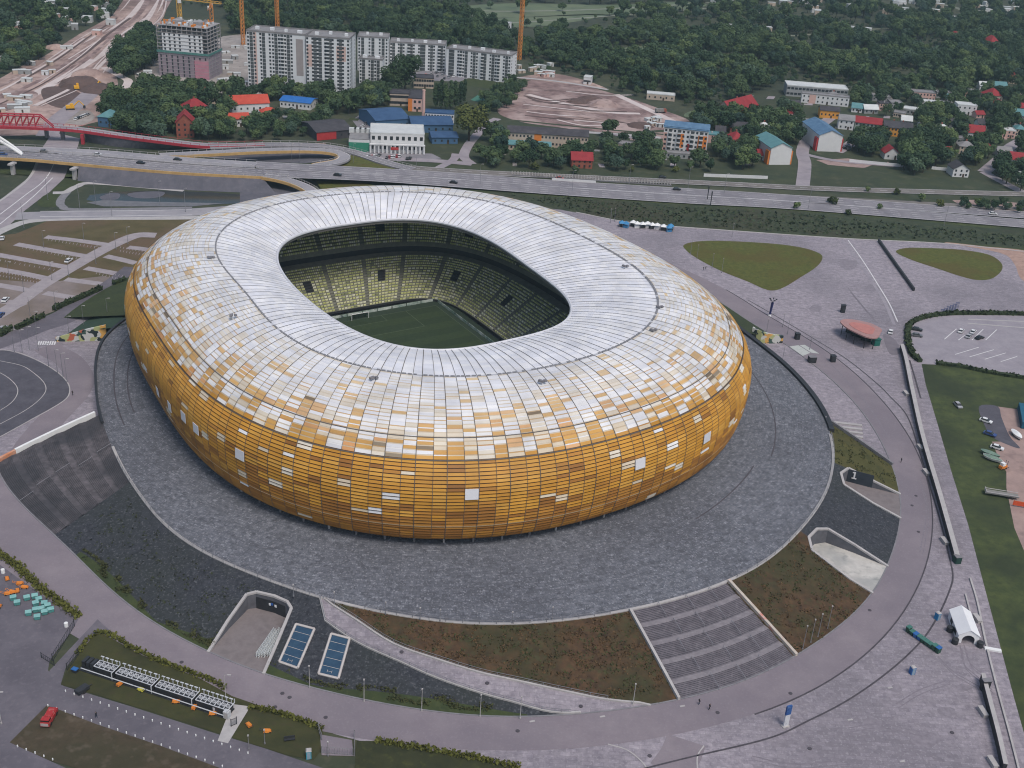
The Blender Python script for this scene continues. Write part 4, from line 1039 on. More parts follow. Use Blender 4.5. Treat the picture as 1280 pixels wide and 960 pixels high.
# ---------------------------------------------------------------- graffiti walls by the podium
def graf():
    if 'graffiti' in MATS: return MATS['graffiti']
    m = bpy.data.materials.new('graffiti'); m.use_nodes = True; MATS['graffiti'] = m; n, l = m.node_tree.nodes, m.node_tree.links; p = n['Principled BSDF']
    g = n.new('ShaderNodeNewGeometry'); no = n.new('ShaderNodeTexNoise'); no.inputs['Scale'].default_value = .25; l.new(g.outputs['Position'], no.inputs['Vector'])
    ad = n.new('ShaderNodeMix'); ad.data_type = 'VECTOR'; ad.inputs[0].default_value = .35; l.new(g.outputs['Position'], ad.inputs[4]); sc = n.new('ShaderNodeVectorMath'); sc.operation = 'SCALE'; sc.inputs['Scale'].default_value = 12; l.new(no.outputs[1], sc.inputs[0]); l.new(sc.outputs[0], ad.inputs[5])
    v = n.new('ShaderNodeTexVoronoi'); v.inputs['Scale'].default_value = .75; l.new(ad.outputs[1], v.inputs['Vector'])
    wn = n.new('ShaderNodeTexWhiteNoise'); l.new(v.outputs['Color'], wn.inputs[0]); r = n.new('ShaderNodeValToRGB'); r.color_ramp.interpolation = 'CONSTANT'
    e = r.color_ramp.elements; e[0].color = srgb(190,190,186); e[1].position = .3; e[1].color = srgb(34,48,48)
    for pos, c in ((.5, srgb(206,158,84)), (.68, srgb(168,172,120)), (.8, srgb(60,84,76)), (.9, srgb(178,96,70))): x = e.new(pos); x.color = c
    l.new(wn.outputs[0], r.inputs[0]); l.new(r.outputs[0], p.inputs['Base Color']); return m
def graf_wall(label, base, z0, z1, th=.8):
    P = [G(x, y, 0) for x, y in base]; b = MB(); n = len(P)
    for i in range(n-1):
        h0, h1 = lerp(z0, z1, i/(n-1)), lerp(z0, z1, (i+1)/(n-1)); d = (P[i+1]-P[i]).normalized(); nn = Vector((-d.y, d.x, 0))*th
        b.prism([P[i], P[i+1], P[i+1]+nn, P[i]+nn], 0, top=[P[i]+Vector((0,0,h0)), P[i+1]+Vector((0,0,h1)), P[i+1]+nn+Vector((0,0,h1)), P[i]+nn+Vector((0,0,h0))])
    return tag(b.build('graffiti_wall', graf()), label, 'wall')
graf_wall('wedge shaped wall painted with orange and white graffiti beside the zebra crossing', [(70,427),(90,427),(110,426.5),(134,426)], 1.6, 6.4)
graf_wall('wedge shaped graffiti wall half hidden behind the round end of the stadium', [(938,426),(950,429),(962,429.5),(978,429)], 6.0, 3.2)
b = MB(); P = [G(76,423), G(110,399), G(136,386), G(158,380), G(160,404,6.2), G(139,411,6.2), G(112,416,3.6)]
q = [P[0], P[1], P[2], P[3]]; w_ = [G(76,423,.9), G(112,412,4.0), G(139,410,6.2), G(160,404,6.2)]
for i in range(3): b.quad(w_[i], w_[i+1], q[i+1], q[i])
kind(b.build('green_bank', mat('teal_grass', srgb(44,62,52), srgb(56,74,58), .3, .95, srgb(70,84,64), .3, 1)))
# zebra crossing
for i in range(8):
    x = 47.5+i*2.9; kind(ribbon('road_marking', [G(x, 431, .09), G(x+1.6, 426.5, .09)], .55, M_line))
kind(ribbon('footway', path_px([(58,433),(66,439),(84,449),(95,462),(100,478),(90,497),(70,518),(50,540),(34,562),(20,590)], .066, 8), 9.5, M_asphalt))
kind(ribbon('road', path_px([(-40,440),(10,422),(45,408),(80,396),(120,372),(150,352),(172,335)], .042, 6), 12, M_tar2))
# black practice oval with white lines
sheet('practice_oval', [(-60,438),(0,438),(20,441),(42,449),(62,459.5),(77,470.5),(85.5,482),(86,492),(80,500),(62,511),(40,523),(0,545),(-60,560)], .08, M_tar, True)
for px, wd in (([(-40,434),(0,437),(20,440),(42,448),(62,458.5),(77,469.5),(86,481),(86.5,492),(80,500.5),(62,512),(40,524),(0,546)], .55), ([(-20,447),(0,451),(27,457),(42,466),(54,477),(57.5,486),(54,494),(44,504),(28,515),(0,530)], .4), ([(-20,460),(0,466),(15,476),(22,486),(20,496),(12,505),(0,513)], .4)):
    kind(ribbon('road_marking', path_px(px, .12, 8), wd*.7, M_conc))
# ---------------------------------------------------------------- lamp posts
lamp_proto = None
def lamp(p, h, label, group, m=M_rail, arm=True):
    t = thing('lamp_post', label, 'lamp post', p, 0, group)
    b = MB(); b.bar((0,0,0), (0,0,h), .11, 6, r2=.06); b.bar((0,0,0), (0,0,.5), .2, 6); b.build('pole', m, t)
    b = MB()
    if arm: b.bar((0,0,h), (.9,0,h+.15), .05, 5); b.box((1.1,0,h+.16), (.9,.3,.14))
    else: b.box((0,0,h+.12), (.32,.32,.3))
    b.build('lamp_head', M_conc, t); return t
def lamps(pts, h, label, group, m=M_rail, arm=True, drape=False, z=0.0, gz=None):
    src = None
    for i, (x, y) in enumerate(pts):
        p = D(x, y) if drape else G(x, y, z if gz is None else gz[i])
        if src is None: src = lamp(p, h, label, group, m, arm)
        else: dup(src, p, rnd.uniform(-.3,.3))
lamps([(387,860),(455,877),(527,889),(600,896),(791,882),(650,898.5)], 6.5, 'slim pale lamp post on the bank side of the ring road', 'lamp posts on the bank side of the ring road', M_conc, False)
lamps([(1003,812),(1013,804),(1022,797),(1034,787)], 7.5, 'thin brown pole in the group of four at the foot of the brown bank', 'four thin poles at the foot of the brown bank', M_wall, False)
lamps([(18,440),(28,441),(37,437),(48,438),(61,458),(72,466),(79,471),(84,478),(87,423),(46,417),(105,409),(135,400)], 9, 'thin grey lamp mast between the practice oval and the graffiti wall', 'lamp masts between practice oval and graffiti wall', M_rail)
lamps([(958,416),(978,451),(984,418),(978,409),(1012,437)], 6, 'thin grey lamp post between the parapet and the round canopied plaza', 'lamp posts beside the curved parapet', M_rail, False)
lamps([(863,318),(871,324),(890,335),(902,341),(915,296),(763,278),(768,277)], 7, 'slender lamp post at the edge of the triangular grass island', 'lamp posts round the grass island', M_rail, False)
lamps([(367,746),(418,755),(525,775),(550,777),(690,774),(640,780),(482,768)], 3.6, 'short thin post on the podium edge above the banks', 'thin posts along the podium edge', M_rail, False, z=PZ)
lamps([(283,882),(2,905)], 9, 'tall pale lamp post by the fan cooled plant', 'tall lamp posts near the fan cooled plant', M_conc)
lamps([(410,945),(331,930),(311,937)], 4, 'grey post beside the gated ramp at the grass edge', 'posts beside the gated ramp', M_wall, False)
lamps([(86,345),(65,350),(145,312),(30,365),(120,330),(160,305),(38,395),(70,388),(12,350),(105,300),(55,310)], 8, 'thin lamp post standing in the gravel parking strips', 'lamp posts in the gravel parking strips', M_rail)
# sculptural blue light mast
t = thing('light_mast', 'thick dark blue light mast with a cluster of lamps at the kerb of the plaza', 'light mast', G(962,395))
b = MB(); b.bar((0,0,0), (0,0,.8), .7, 8, r2=.5); b.build('base', M_white, t)
b = MB(); b.bar((0,0,.8), (.3,0,6.2), .42, 8, r2=.6); b.build('shaft', mat('navy_paint', srgb(36,40,84), srgb(46,50,96), .5, .5), t)
for k in range(5):
    a = k*1.25; b = MB(); b.bar((.3,0,6.2), (.3+1.3*math.cos(a),1.3*math.sin(a),7.6), .08, 5); b.box((.3+1.4*math.cos(a),1.4*math.sin(a),7.7), (.6,.5,.35), a); b.build('lamp_head', M_dark, t)
# drain covers
for px, py in ((353,867),(362,872),(344,884),(407,897),(518,928),(227,828),(647,914),(897,891),(812,945),(726,883),(1087,763),(609,854),(502,815),(1012,936),(1190,916),(988,867),(1145,620),(1140,632),(1148,665),(244,795),(243,797)):
    p = D(px, py); b = MB(); b.bar((0,0,.0), (0,0,.13), .5, 12); b.bar((0,0,.13), (0,0,.15), .38, 12); o = b.build('manhole_cover', M_darkline); o.location = p
    tag(o, 'round dark manhole cover set in the ring road or banks', 'manhole cover', 'manhole covers around the ring road')
for px, py in ((662,902),(850,883),(750,896),(1125,952),(1060,900),(1110,860)):
    p = G(px, py, .1)
    kind(ribbon('road_marking', [p, p+Vector((1.2,.4,0))], .5, M_conc))

M_tyremark = mat('tyre_mark', srgb(112,106,114), srgb(132,125,132), .8, .95)
for i, px in enumerate(([(1200,806),(1205,830),(1222,846),(1240,862)],[(1205,806),(1212,828),(1228,842)],[(1172,820),(1190,838),(1206,848),(1224,858)],[(1120,880),(1150,862),(1185,850)],[(1060,910),(1100,905),(1150,915)],[(940,945),(990,955),(1060,950)],[(1090,770),(1060,800),(1020,826)],[(1030,445),(1080,500),(1110,545)],[(1060,360),(1090,395),(1100,398)],[(1150,600),(1158,640),(1150,690)])):
    kind(ribbon('tyre_mark', path_px(px, .028+.002*i if i < 7 else .075), .35, M_tyremark)); kind(ribbon('tyre_mark', path_px([(x+2.2+i*.1, y+5) for x, y in px], .0295+.002*i if i < 7 else .0765), .3, M_tyremark))
M_stain = mat('plaza_stain', srgb(116,110,117), srgb(140,133,140), .7, .95)
for i, (px, py, r_) in enumerate(((1090,905,16),(1160,925,20),(1185,890,14),(1010,945,14),(1120,860,10),(1205,860,10),(1060,330,14),(1090,360,10),(1020,385,9),(70,500,8),(110,500,7))):
    sheet('stain', [(px+r_*math.cos(a)*rnd.uniform(.6,1.1), py+r_*.55*math.sin(a)*rnd.uniform(.6,1.1)) for a in np.linspace(0, 5.7, 9)], .022+.0004*i, M_stain, True)
# ---------------------------------------------------------------- cars
def car(p, rz, paint, label, group=None, kind_='car'):
    t = thing('parked_car', label, 'car', p, rz, group)
    L, Wd = (4.4, 1.8); b = MB()
    prof_ = [(-2.2,.35),(2.2,.35),(2.2,.75),(1.2,.88),(-1.9,.92),(-2.2,.8)]
    n = len(prof_); k = len(b.v)
    for y in (-Wd/2, Wd/2):
        for x, z in prof_: b.v.append((x, y, z))
    for i in range(n): j = (i+1) % n; b.f.append((k+i, k+j, k+n+j, k+n+i)); b.m.append(0)
    b.f.append(tuple(k+n-1-i for i in range(n))[::-1]); b.m.append(0); b.f.append(tuple(k+n+i for i in range(n))[::-1]); b.m.append(0)
    b.prism([(-1.25,-.68,1.42),(.35,-.68,1.42),(.35,.68,1.42),(-1.25,.68,1.42)], .06); b.build('body', paint, t)
    b = MB(); b.prism([(-1.85,-.84,.9),(1.15,-.84,.88),(1.15,.84,.88),(-1.85,.84,.9)], 0, top=[(-1.3,-.7,1.42),(.4,-.7,1.42),(.4,.7,1.42),(-1.3,.7,1.42)]); b.build('window', M_glass, t)
    b = MB(); b.bar((0,-.1,0), (0,.1,0), .32, 10); w0 = b.build('wheel', M_tyre, t); first = True
    for x in (-1.4, 1.35):
        for y in (-.82, .82):
            o = w0 if first else bpy.data.objects.new('wheel', w0.data)
            if not first: COL.objects.link(o); o.parent = t
            first = False; o.location = (x, y, .32)
    return t
M_glass = mat('dark_glass', (.015,.018,.022), (.03,.034,.04), .5, .15, spec=.6)
M_tyre = mat('tyre', (.02,.02,.02), (.03,.03,.03), 1, .9)
PAINT = {'white': mat('car_white', (.66,.66,.67), (.7,.7,.7), 1, .3), 'silver': mat('car_silver', (.34,.34,.36), (.38,.38,.4), 1, .3), 'black': mat('car_black', (.02,.02,.024), (.03,.03,.034), 1, .3), 'red': mat('car_red', (.35,.03,.03), (.4,.04,.04), 1, .3), 'blue': mat('car_blue', (.04,.07,.2), (.05,.09,.24), 1, .3), 'grey': mat('car_grey', (.12,.12,.13), (.15,.15,.16), 1, .3)}
CAR0 = {}
def put_car(px, py, ang, colr, label, group=None, z=0.03, heading=None):
    p = G(px, py, z); 
    if heading is not None:
        q = G(heading[0], heading[1], z); ang = math.atan2((q-p).y, (q-p).x)
    if colr not in CAR0: CAR0[colr] = car(p, ang, PAINT[colr], label, group); t = CAR0[colr]
    else:
        t = dup(CAR0[colr], p, ang, label); 
        if 'group' in t: del t['group']
        if group: t['group'] = group
    return t
put_car(1201,415,0,'white','white car parked at the hedge end of the marked bays',heading=(1206,409))
put_car(1216,416,0,'white','white car parked between silver and black cars in the bays',heading=(1221,410))
put_car(1210.5,421.5,0,'silver','silver car parked in front of the white cars in the bays',heading=(1215.5,415.5))
put_car(1224,423.5,0,'black','black car parked last in the row of the marked bays',heading=(1231,421.5))
put_car(1146,413,0,'black','black car parked against the curved hedge, upper of a pair',heading=(1157,415))
put_car(1146,420.5,0,'grey','dark grey car parked against the curved hedge, lower of a pair',heading=(1157,422))
put_car(1113,416,0,'white','white car standing beside the red roofed pavilion',heading=(1115,408))
put_car(86,327,0,'white','white car parked on the brown gravel parking strip',heading=(92,323)); put_car(7,376,0,'white','white estate car at the edge of the gravel parking strips',heading=(13,370)); put_car(3,299,0,'white','white car on the road beside the parking strips',heading=(5,290)); put_car(4,412,0,'silver','silver car behind the dark hedge of the parking strips',heading=(12,408)); put_car(1,395,0,'blue','blue car at the lowest corner of the parking strips',heading=(8,388))
put_car(1232,527.5,0,'white','white car parked across the corner of the dark yard asphalt',heading=(1243,531)); put_car(1237,544,0,'blue','dark blue car on the earth edge of the yard',heading=(1246,547)); put_car(1246,561,0,'white','white pickup on the earth edge of the yard',heading=(1256,564))
put_car(1197,508,0,'silver','silver car parked alone in the ditch of the verge',heading=(1200,511))
# ---------------------------------------------------------------- yard on the right
M_tarp = mat('green_tarp', srgb(96,120,108), srgb(120,142,128), .8, .7)
def boat(px, py, h, label, hull, cover):
    p, q = G(px, py, .0), G(*h, .0); t = thing('covered_boat', label, 'boat', p, math.atan2((q-p).y, (q-p).x))
    def hullmb(z0, z1, sc, L=3.4, Wd=1.3):
        b = MB(); base = []; top = []
        for i in range(16):
            a = 2*math.pi*i/16; x = math.cos(a); y = math.sin(a); k = 1-.55*max(0, x)**2
            base.append((x*L*.85*sc, y*Wd*.6*k*sc, z0)); top.append((x*L*sc, y*Wd*k*sc, z1))
        b.prism(base, 0, top=top); return b
    hullmb(.5, 1.4, 1).build('hull', hull, t)
    b = MB(); n = 16; pts = [(math.cos(2*math.pi*i/16)*3.3, math.sin(2*math.pi*i/16)*1.2*(1-.55*max(0, math.cos(2*math.pi*i/16))**2), 1.41) for i in range(16)]
    for i in range(16): b.poly([pts[i], pts[(i+1) % 16], (0,0,2.1)])
    b.build('cover', cover, t)
    b = MB(); b.box((0,0,.25), (5,.3,.5)); b.box((-1.2,0,.2), (.4,1.8,.4)); b.build('trailer', M_dark, t)
boat(1237,570,(1245,573),'green covered boat on a trailer, upper of two in the yard', M_tarp, M_tarp); boat(1240,576,(1248,579),'green covered boat on a trailer, lower of two in the yard', M_white, M_tarp)
boat(1270,546,(1280,556),'white hulled boat on blue chocks at the yard edge', M_white, M_white)
t = thing('forklift', 'orange and white forklift on the earth of the yard', 'forklift', G(1253,586), .5); M_or = mat('orange_machine', srgb(206,120,48), srgb(216,136,60), .8, .5)
b = MB(); b.box((0,0,.8), (2.6,1.4,1.0)); b.build('body', M_or, t); b = MB(); b.box((-.3,0,1.9), (1.3,1.3,1.0)); b.build('cab', M_white, t)
b = MB(); b.bar((1.4,-.4,.1), (1.4,-.4,2.9), .08); b.bar((1.4,.4,.1), (1.4,.4,2.9), .08); b.box((2.0,-.4,.2), (1.2,.15,.08)); b.box((2.0,.4,.2), (1.2,.15,.08)); b.build('mast', M_dark, t)
for x in (-.8, .8):
    for y in (-.7, .7): b = MB(); b.bar((x,y-.1,.35), (x,y+.1,.35), .35, 10); b.build('wheel', M_tyre, t)
def container(px, py, h, L, label, m, name='shipping_container', Hh=2.6, Wd=2.5):
    p, q = G(px, py), G(*h); t = thing(name, label, 'container', p, math.atan2((q-p).y, (q-p).x))
    b = MB(); n = int(L/.6)
    b.box((L/2,0,Hh/2+.1), (L,Wd,Hh))
    for i in range(n):
        for y in (-Wd/2-.04, Wd/2+.04): b.box(((i+.5)*L/n, y, Hh/2+.1), (L/n*.5,.08,Hh*.9))
    b.build('container_body', m, t); b = MB(); b.box((L+.05,-.6,Hh/2+.1), (.1,1.1,Hh*.9)); b.box((L+.05,.6,Hh/2+.1), (.1,1.1,Hh*.9)); b.build('door', m, t); return t
container(1276,512,(1282,545),16,'long teal container at the edge of the earth yard', mat('teal_steel', srgb(30,84,108), srgb(40,96,120), .5, .5))
M_rust = mat('grey_steel', srgb(120,118,116), srgb(140,138,134), .6, .7)
t = thing('flatbed_trailer', 'long grey flatbed trailer with pale side rails in the yard', 'trailer', G(1231,617), math.atan2((G(1262,622)-G(1231,617)).y, (G(1262,622)-G(1231,617)).x))
b = MB(); b.box((5,0,1.0), (10,2.4,.25)); b.build('deck', M_rust, t); b = MB(); b.bar((0,-1.25,1.5), (10,-1.25,1.5), .12); b.bar((0,1.25,1.5), (10,1.25,1.5), .12); b.box((-.1,0,1.4), (.2,2.5,1.0)); b.build('side_rail', M_conc, t)
for x in (7.0, 8.2):
    for y in (-1.0, 1.0): b = MB(); b.bar((x,y-.15,.45), (x,y+.15,.45), .45, 10); b.build('wheel', M_tyre, t)
t = thing('yard_banner', 'orange red banner board on posts at the edge of the yard', 'banner', G(1265,633), math.atan2((G(1290,637)-G(1265,633)).y, (G(1290,637)-G(1265,633)).x))
b = MB(); b.box((4.5,0,1.4), (9,.15,1.6)); b.build('board', mat('banner_red', srgb(196,72,48), srgb(206,92,52), .6, .6, srgb(220,150,60), .5, .8), t); b = MB()
for x in (.3, 4.5, 8.7): b = MB(); b.bar((x,.15,0), (x,.15,2.3), .07); b.build('post', M_dark, t)
# ---------------------------------------------------------------- people
def person(px, py, rz, top, legs, label, stride=.25, drape=False, z=.06):
    p = G(px, py, z)
    t = thing('person', label, 'person', p, rz)
    bm = bmesh.new()
    J = {'pel': (0,0,.95), 'ch': (.02,0,1.28), 'nk': (.03,0,1.5), 'hd': (.05,0,1.66), 'top': (.05,0,1.76), 'kl': (stride*.5,.1,.5), 'al': (stride*.75,.1,.06), 'tl': (stride*.75+.2,.1,.03), 'kr': (-stride*.25,-.1,.5), 'ar': (-stride*.9,-.1,.08), 'tr': (-stride*.9+.19,-.1,.03),
         'sl': (.02,.2,1.43), 'el': (-.08,.26,1.15), 'hl': (.08,.27,.9), 'sr': (.02,-.2,1.43), 'er': (.06,-.26,1.15), 'hr': (.22,-.24,.93)}
    Rr = {'pel': .16,'ch': .17,'nk': .07,'hd': .11,'top': .08,'kl': .075,'al': .055,'tl': .05,'kr': .075,'ar': .055,'tr': .05,'sl': .085,'el': .055,'hl': .04,'sr': .085,'er': .055,'hr': .04}
    E_ = [('pel','ch'),('ch','nk'),('nk','hd'),('hd','top'),('pel','kl'),('kl','al'),('al','tl'),('pel','kr'),('kr','ar'),('ar','tr'),('ch','sl'),('sl','el'),('el','hl'),('ch','sr'),('sr','er'),('er','hr')]
    ks = list(J); me = bpy.data.meshes.new('body'); me.from_pydata([J[k] for k in ks], [(ks.index(a), ks.index(c)) for a, c in E_], [])
    o = bpy.data.objects.new('body', me); COL.objects.link(o); md = o.modifiers.new('Skin', 'SKIN')
    me.skin_vertices.new() if not me.skin_vertices else None
    for i, k in enumerate(ks): me.skin_vertices[0].data[i].radius = (Rr[k], Rr[k])
    me.skin_vertices[0].data[0].use_root = True
    s2 = o.modifiers.new('Sub', 'SUBSURF'); s2.levels = 1; s2.render_levels = 1
    dg = bpy.context.evaluated_depsgraph_get(); me2 = bpy.data.meshes.new_from_object(o.evaluated_get(dg)); bpy.data.objects.remove(o)
    me2.name = 'body'; me2.materials.clear()
    for m_ in (top, legs, mat('skin', (.42,.26,.18), (.46,.29,.2), 3, .6), mat('hair', (.03,.02,.015), (.05,.035,.025), 3, .8)): me2.materials.append(m_)
    for f in me2.polygons:
        c = f.center; f.material_index = 1 if c.z < .93 and abs(c.y) < .19 else (3 if c.z > 1.69 or (c.z > 1.6 and c.x < .02) else 2) if c.z > 1.53 else 2 if c.z < .95 else 0
    o = bpy.data.objects.new('body', me2); COL.objects.link(o); o.parent = t; o.scale = (1.02,)*3
    return t
M_cl1 = mat('dark_jacket', (.025,.027,.035), (.04,.04,.05), 2, .8); M_cl2 = mat('jeans', (.03,.04,.07), (.05,.06,.09), 2, .8); M_cl3 = mat('grey_top', (.12,.12,.13), (.16,.16,.17), 2, .8)
person(873.5,880.5,.4,M_cl1,M_cl2,'person in dark jacket walking on the ring road below the wide staircase')
person(886.5,887,.3,M_cl1,M_cl1,'person all in black walking on the ring road behind another walker')
person(120.5,897,-.5,M_cl1,M_cl2,'person in dark clothes walking on the lane edged with white bollards')
person(91,494,1.2,M_cl1,M_cl1,'person in black on the footway beside the black practice oval')
person(1126,578,.2,M_cl1,M_cl1,'person in black standing where the wing wall meets the ring road')
person(879,338,1.,M_cl1,M_cl2,'person in dark clothes beside the triangular grass island, of two')
person(882,337,2.,M_cl3,M_cl1,'person in grey beside the triangular grass island, of two')
# ---------------------------------------------------------------- grounds at the lower edge: yard, lawns, lanes, bollards
sheet('depot_yard', [(-60,690),(0,706),(40,735),(98,774),(92,785),(62,826),(60,838),(80,858),(70,875),(40,920),(5,960),(-60,980)], .07, M_tar2)
sheet('lane', [(62,838),(122,774),(150,800),(112,800),(96,818),(82,835),(76,855),(60,850)], .0765, M_tar2)
sheet('green_lawn', [(118,793),(128,792),(180,820),(250,848),(290,870),(330,884),(360,892),(402,910),(408,930),(392,950),(360,944),(300,925),(200,893),(100,862),(76,856),(84,836),(98,818)], .082, mat('plant_lawn', srgb(56,58,36), srgb(72,72,42), .25, .95, srgb(62,56,44), .5, .5, big=(srgb(48,50,36), .08, .5)))
sheet('lane', [(60,850),(78,857),(170,885),(270,917),(330,935),(410,962),(300,990),(240,970),(100,915),(58,880),(30,910),(-20,980),(-60,980),(40,860)], .072, M_tar2)
sheet('worn_lawn', [(58,882),(66,884),(120,905),(200,932),(275,960),(200,990),(60,950),(12,928)], .08, mat('worn_turf', srgb(64,56,44), srgb(82,72,58), .3, .95, srgb(110,98,86), .4, .35, big=(srgb(58,58,42), .08, .6)))
sheet('lane', [(14,928),(60,950),(150,990),(-20,990),(0,940)], .073, M_tar2)
sheet('green_lawn', [(446,926),(480,926),(540,938),(620,954),(700,975),(440,1000)], .079, mat('lower_lawn', srgb(46,50,34), srgb(60,62,40), .25, .95, srgb(80,84,44), .4, .6))
sheet('slab_path', [(318-28,880),(313,883),(285,929),(272,926)], .09, M_conc)
sheet('ramp_apron', [(400,918),(440,925),(442,945),(402,944)], .09, M_asphalt)
# bright clipped grass edges
def tufts(label, px, wdt, h, m, dens=16.0, name='hedge', cat='hedge'):
    P = path_px(px, .05, 5); b = MB(); r2 = random.Random(int(px[0][0]*7))
    for i in range(len(P)-1):
        d = P[i+1]-P[i]; n = max(1, int(d.length*wdt*dens)); u = d.normalized(); s_ = Vector((-u.y, u.x, 0))
        for _ in range(n):
            c = P[i]+d*r2.random()+s_*r2.gauss(0,.28)*wdt+Vector((0,0,r2.uniform(0,1)*h)); a = Vector((r2.gauss(0,1), r2.gauss(0,1), r2.gauss(0,.8))).normalized(); e = a.orthogonal().normalized(); f = a.cross(e); q = r2.uniform(.15,.34)
            b.quad(c-e*q-f*q, c+e*q-f*q, c+e*q+f*q, c-e*q+f*q)
    return tag(b.build(name, m), label, cat)
M_bright = mat('bright_hedge', srgb(74,78,34), srgb(104,104,50), .9, .9, srgb(54,60,32), .6, 1.8)
tufts('bright olive hedge along the depot yard with stacked bins', [(-10,686),(20,708),(50,735),(80,758),(99,772)], 2.2, 1.0, M_bright)
tufts('bright olive hedge behind the fan cooled plant', [(118,792),(135,793),(170,813),(220,835),(262,850),(282,862)], 1.3, .9, M_bright)
tufts('bright olive hedge along the lawn towards the gated ramp', [(312,884),(340,890),(375,900),(404,912)], 1.3, .9, M_bright)
tufts('bright olive hedge below the ring road beyond the gated ramp', [(470,926),(520,935),(580,945),(650,960)], 1.6, .8, M_bright)
tufts('green hedge beside the depot gate', [(96,818),(108,802),(118,794)], 1.0, .8, M_bright)
# bollards along the lane
b = MB(); b.bar((0,0,0), (0,0,.45), .15, 8); b.bar((0,0,.45), (0,0,.55), .15, 8, r2=.08); bm_ = None
def bollards(a, c, n, label, group):
    global bm_
    for i in range(n):
        x, y = lerp(a[0], c[0], i/(n-1)), lerp(a[1], c[1], i/(n-1))
        if bm_ is None: o = b.build('bollard', M_white); bm_ = o.data
        else: o = bpy.data.objects.new('bollard', bm_); COL.objects.link(o)
        o.location = G(x, y, .07); tag(o, label, 'bollard', group)
bollards((82,864.5),(310,942),22,'white bollard in the long row on the plant side of the lane','white bollards on the plant side of the lane')
bollards((60,882.5),(278,958.5),21,'white bollard in the long row on the worn lawn side of the lane','white bollards on the worn lawn side of the lane')
bollards((22,933.5),(66,950),5,'white bollard in the short row below the worn lawn','white bollards below the worn lawn')
# fan cooled plant
A, Bq = G(104,832), G(288,893); d = Bq-A; L = d.length; rz = math.atan2(d.y, d.x)
plant = thing('cooling_plant', 'long rows of pale cooling fans on a dark frame standing in the lawn', 'cooling plant', A, rz)
M_fanw = mat('fan_housing', srgb(176,178,182), srgb(196,198,202), .6, .5)
b = MB(); b.box((L/2,0,.12), (L,3.6,.24)); b.build('base_frame', M_dark, plant)
units = [(.10,.23,4),(.25,.50,7),(.52,.77,8),(.79,1.0,7)]
for u0, u1, nf in units:
    x0, x1 = L*u0, L*u1; cxx = (x0+x1)/2; lx = x1-x0
    b = MB(); b.box((cxx,.2,1.1), (lx,2.3,1.7)); b.build('fan_unit', M_dark, plant)
    b = MB(); 
    for y in (-.95, 1.35): b.box((cxx,y,2.0), (lx,.18,.14))
    for k in range(nf+1): b.box((x0+lx*k/nf,.2,2.0), (.18,2.3,.15))
    b.build('top_frame', M_fanw, plant)
    for k in range(nf):
        xx = x0+lx*(k+.5)/nf; b = MB(); n = 14; r0, r1 = lx/nf*.40, lx/nf*.34
        for i in range(n):
            a, c = 2*math.pi*i/n, 2*math.pi*(i+1)/n
            b.prism([(xx+r0*math.cos(a),.2+r0*math.sin(a),1.97),(xx+r0*math.cos(c),.2+r0*math.sin(c),1.97),(xx+r1*math.cos(c),.2+r1*math.sin(c),1.97),(xx+r1*math.cos(a),.2+r1*math.sin(a),1.97)], .25)
        for i in range(4):
            a = i*math.pi/2+.4; b.prism([(xx,.2,2.05),(xx+r1*math.cos(a),.2+r1*math.sin(a),2.05),(xx+r1*math.cos(a+.5),.2+r1*math.sin(a+.5),2.05)], .03)
        b.build('fan', M_fanw, plant)
        b = MB(); b.bar((xx-.1,1.7,.3), (xx-.1,1.7,3.0), .1, 6); b.box((xx-.1,1.7,3.0), (.9,.3,.12)); b.build('pipe_riser', M_fanw, plant)
    b = MB(); b.bar((x1+.2,-1.6,.3), (x1+.2,-1.6,2.3), .12); b.bar((x1+.2,-1.6,2.3), (x1+.2,1.6,2.3), .12); b.bar((x1+.2,1.6,2.3), (x1+.2,1.6,3.3), .12); b.build('bent_pipe', M_fanw, plant)
b = MB(); b.bar((L*.02,-1.7,.9), (L*.99,-1.7,.9), .13, 6); b.build('header_pipe', M_fanw, plant)
for u in (.02, .05, .08): b = MB(); b.box((L*u,.3,1.2), (.8,2.2,1.9)); b.build('control_box', M_dark, plant)
t = thing('pump_cabinet', 'pale tall pump cabinet at the end of the cooling fans', 'cabinet', G(284,897), rz)
b = MB(); b.box((0,0,1.0), (1.3,1.2,2.0)); b.build('cabinet_body', M_fanw, t); b = MB(); b.box((0,-.62,1.0), (1.0,.06,1.7)); b.build('door', M_conc, t)
t = thing('pump_cabinet', 'narrow grey pump cabinet between cooling fans and lamp post', 'cabinet', G(269,889), rz)
b = MB(); b.box((0,0,.8), (.8,.8,1.6)); b.build('cabinet_body', M_wall, t); b = MB(); b.box((0,-.42,.8), (.6,.06,1.3)); b.build('door', M_fanw, t)
cabinet(94,840,1.3,.9,.9,rz,'small blue topped pump box at the dark end of the cooling plant', name='pump_box', cat='pump box', lid=M_bluecab)
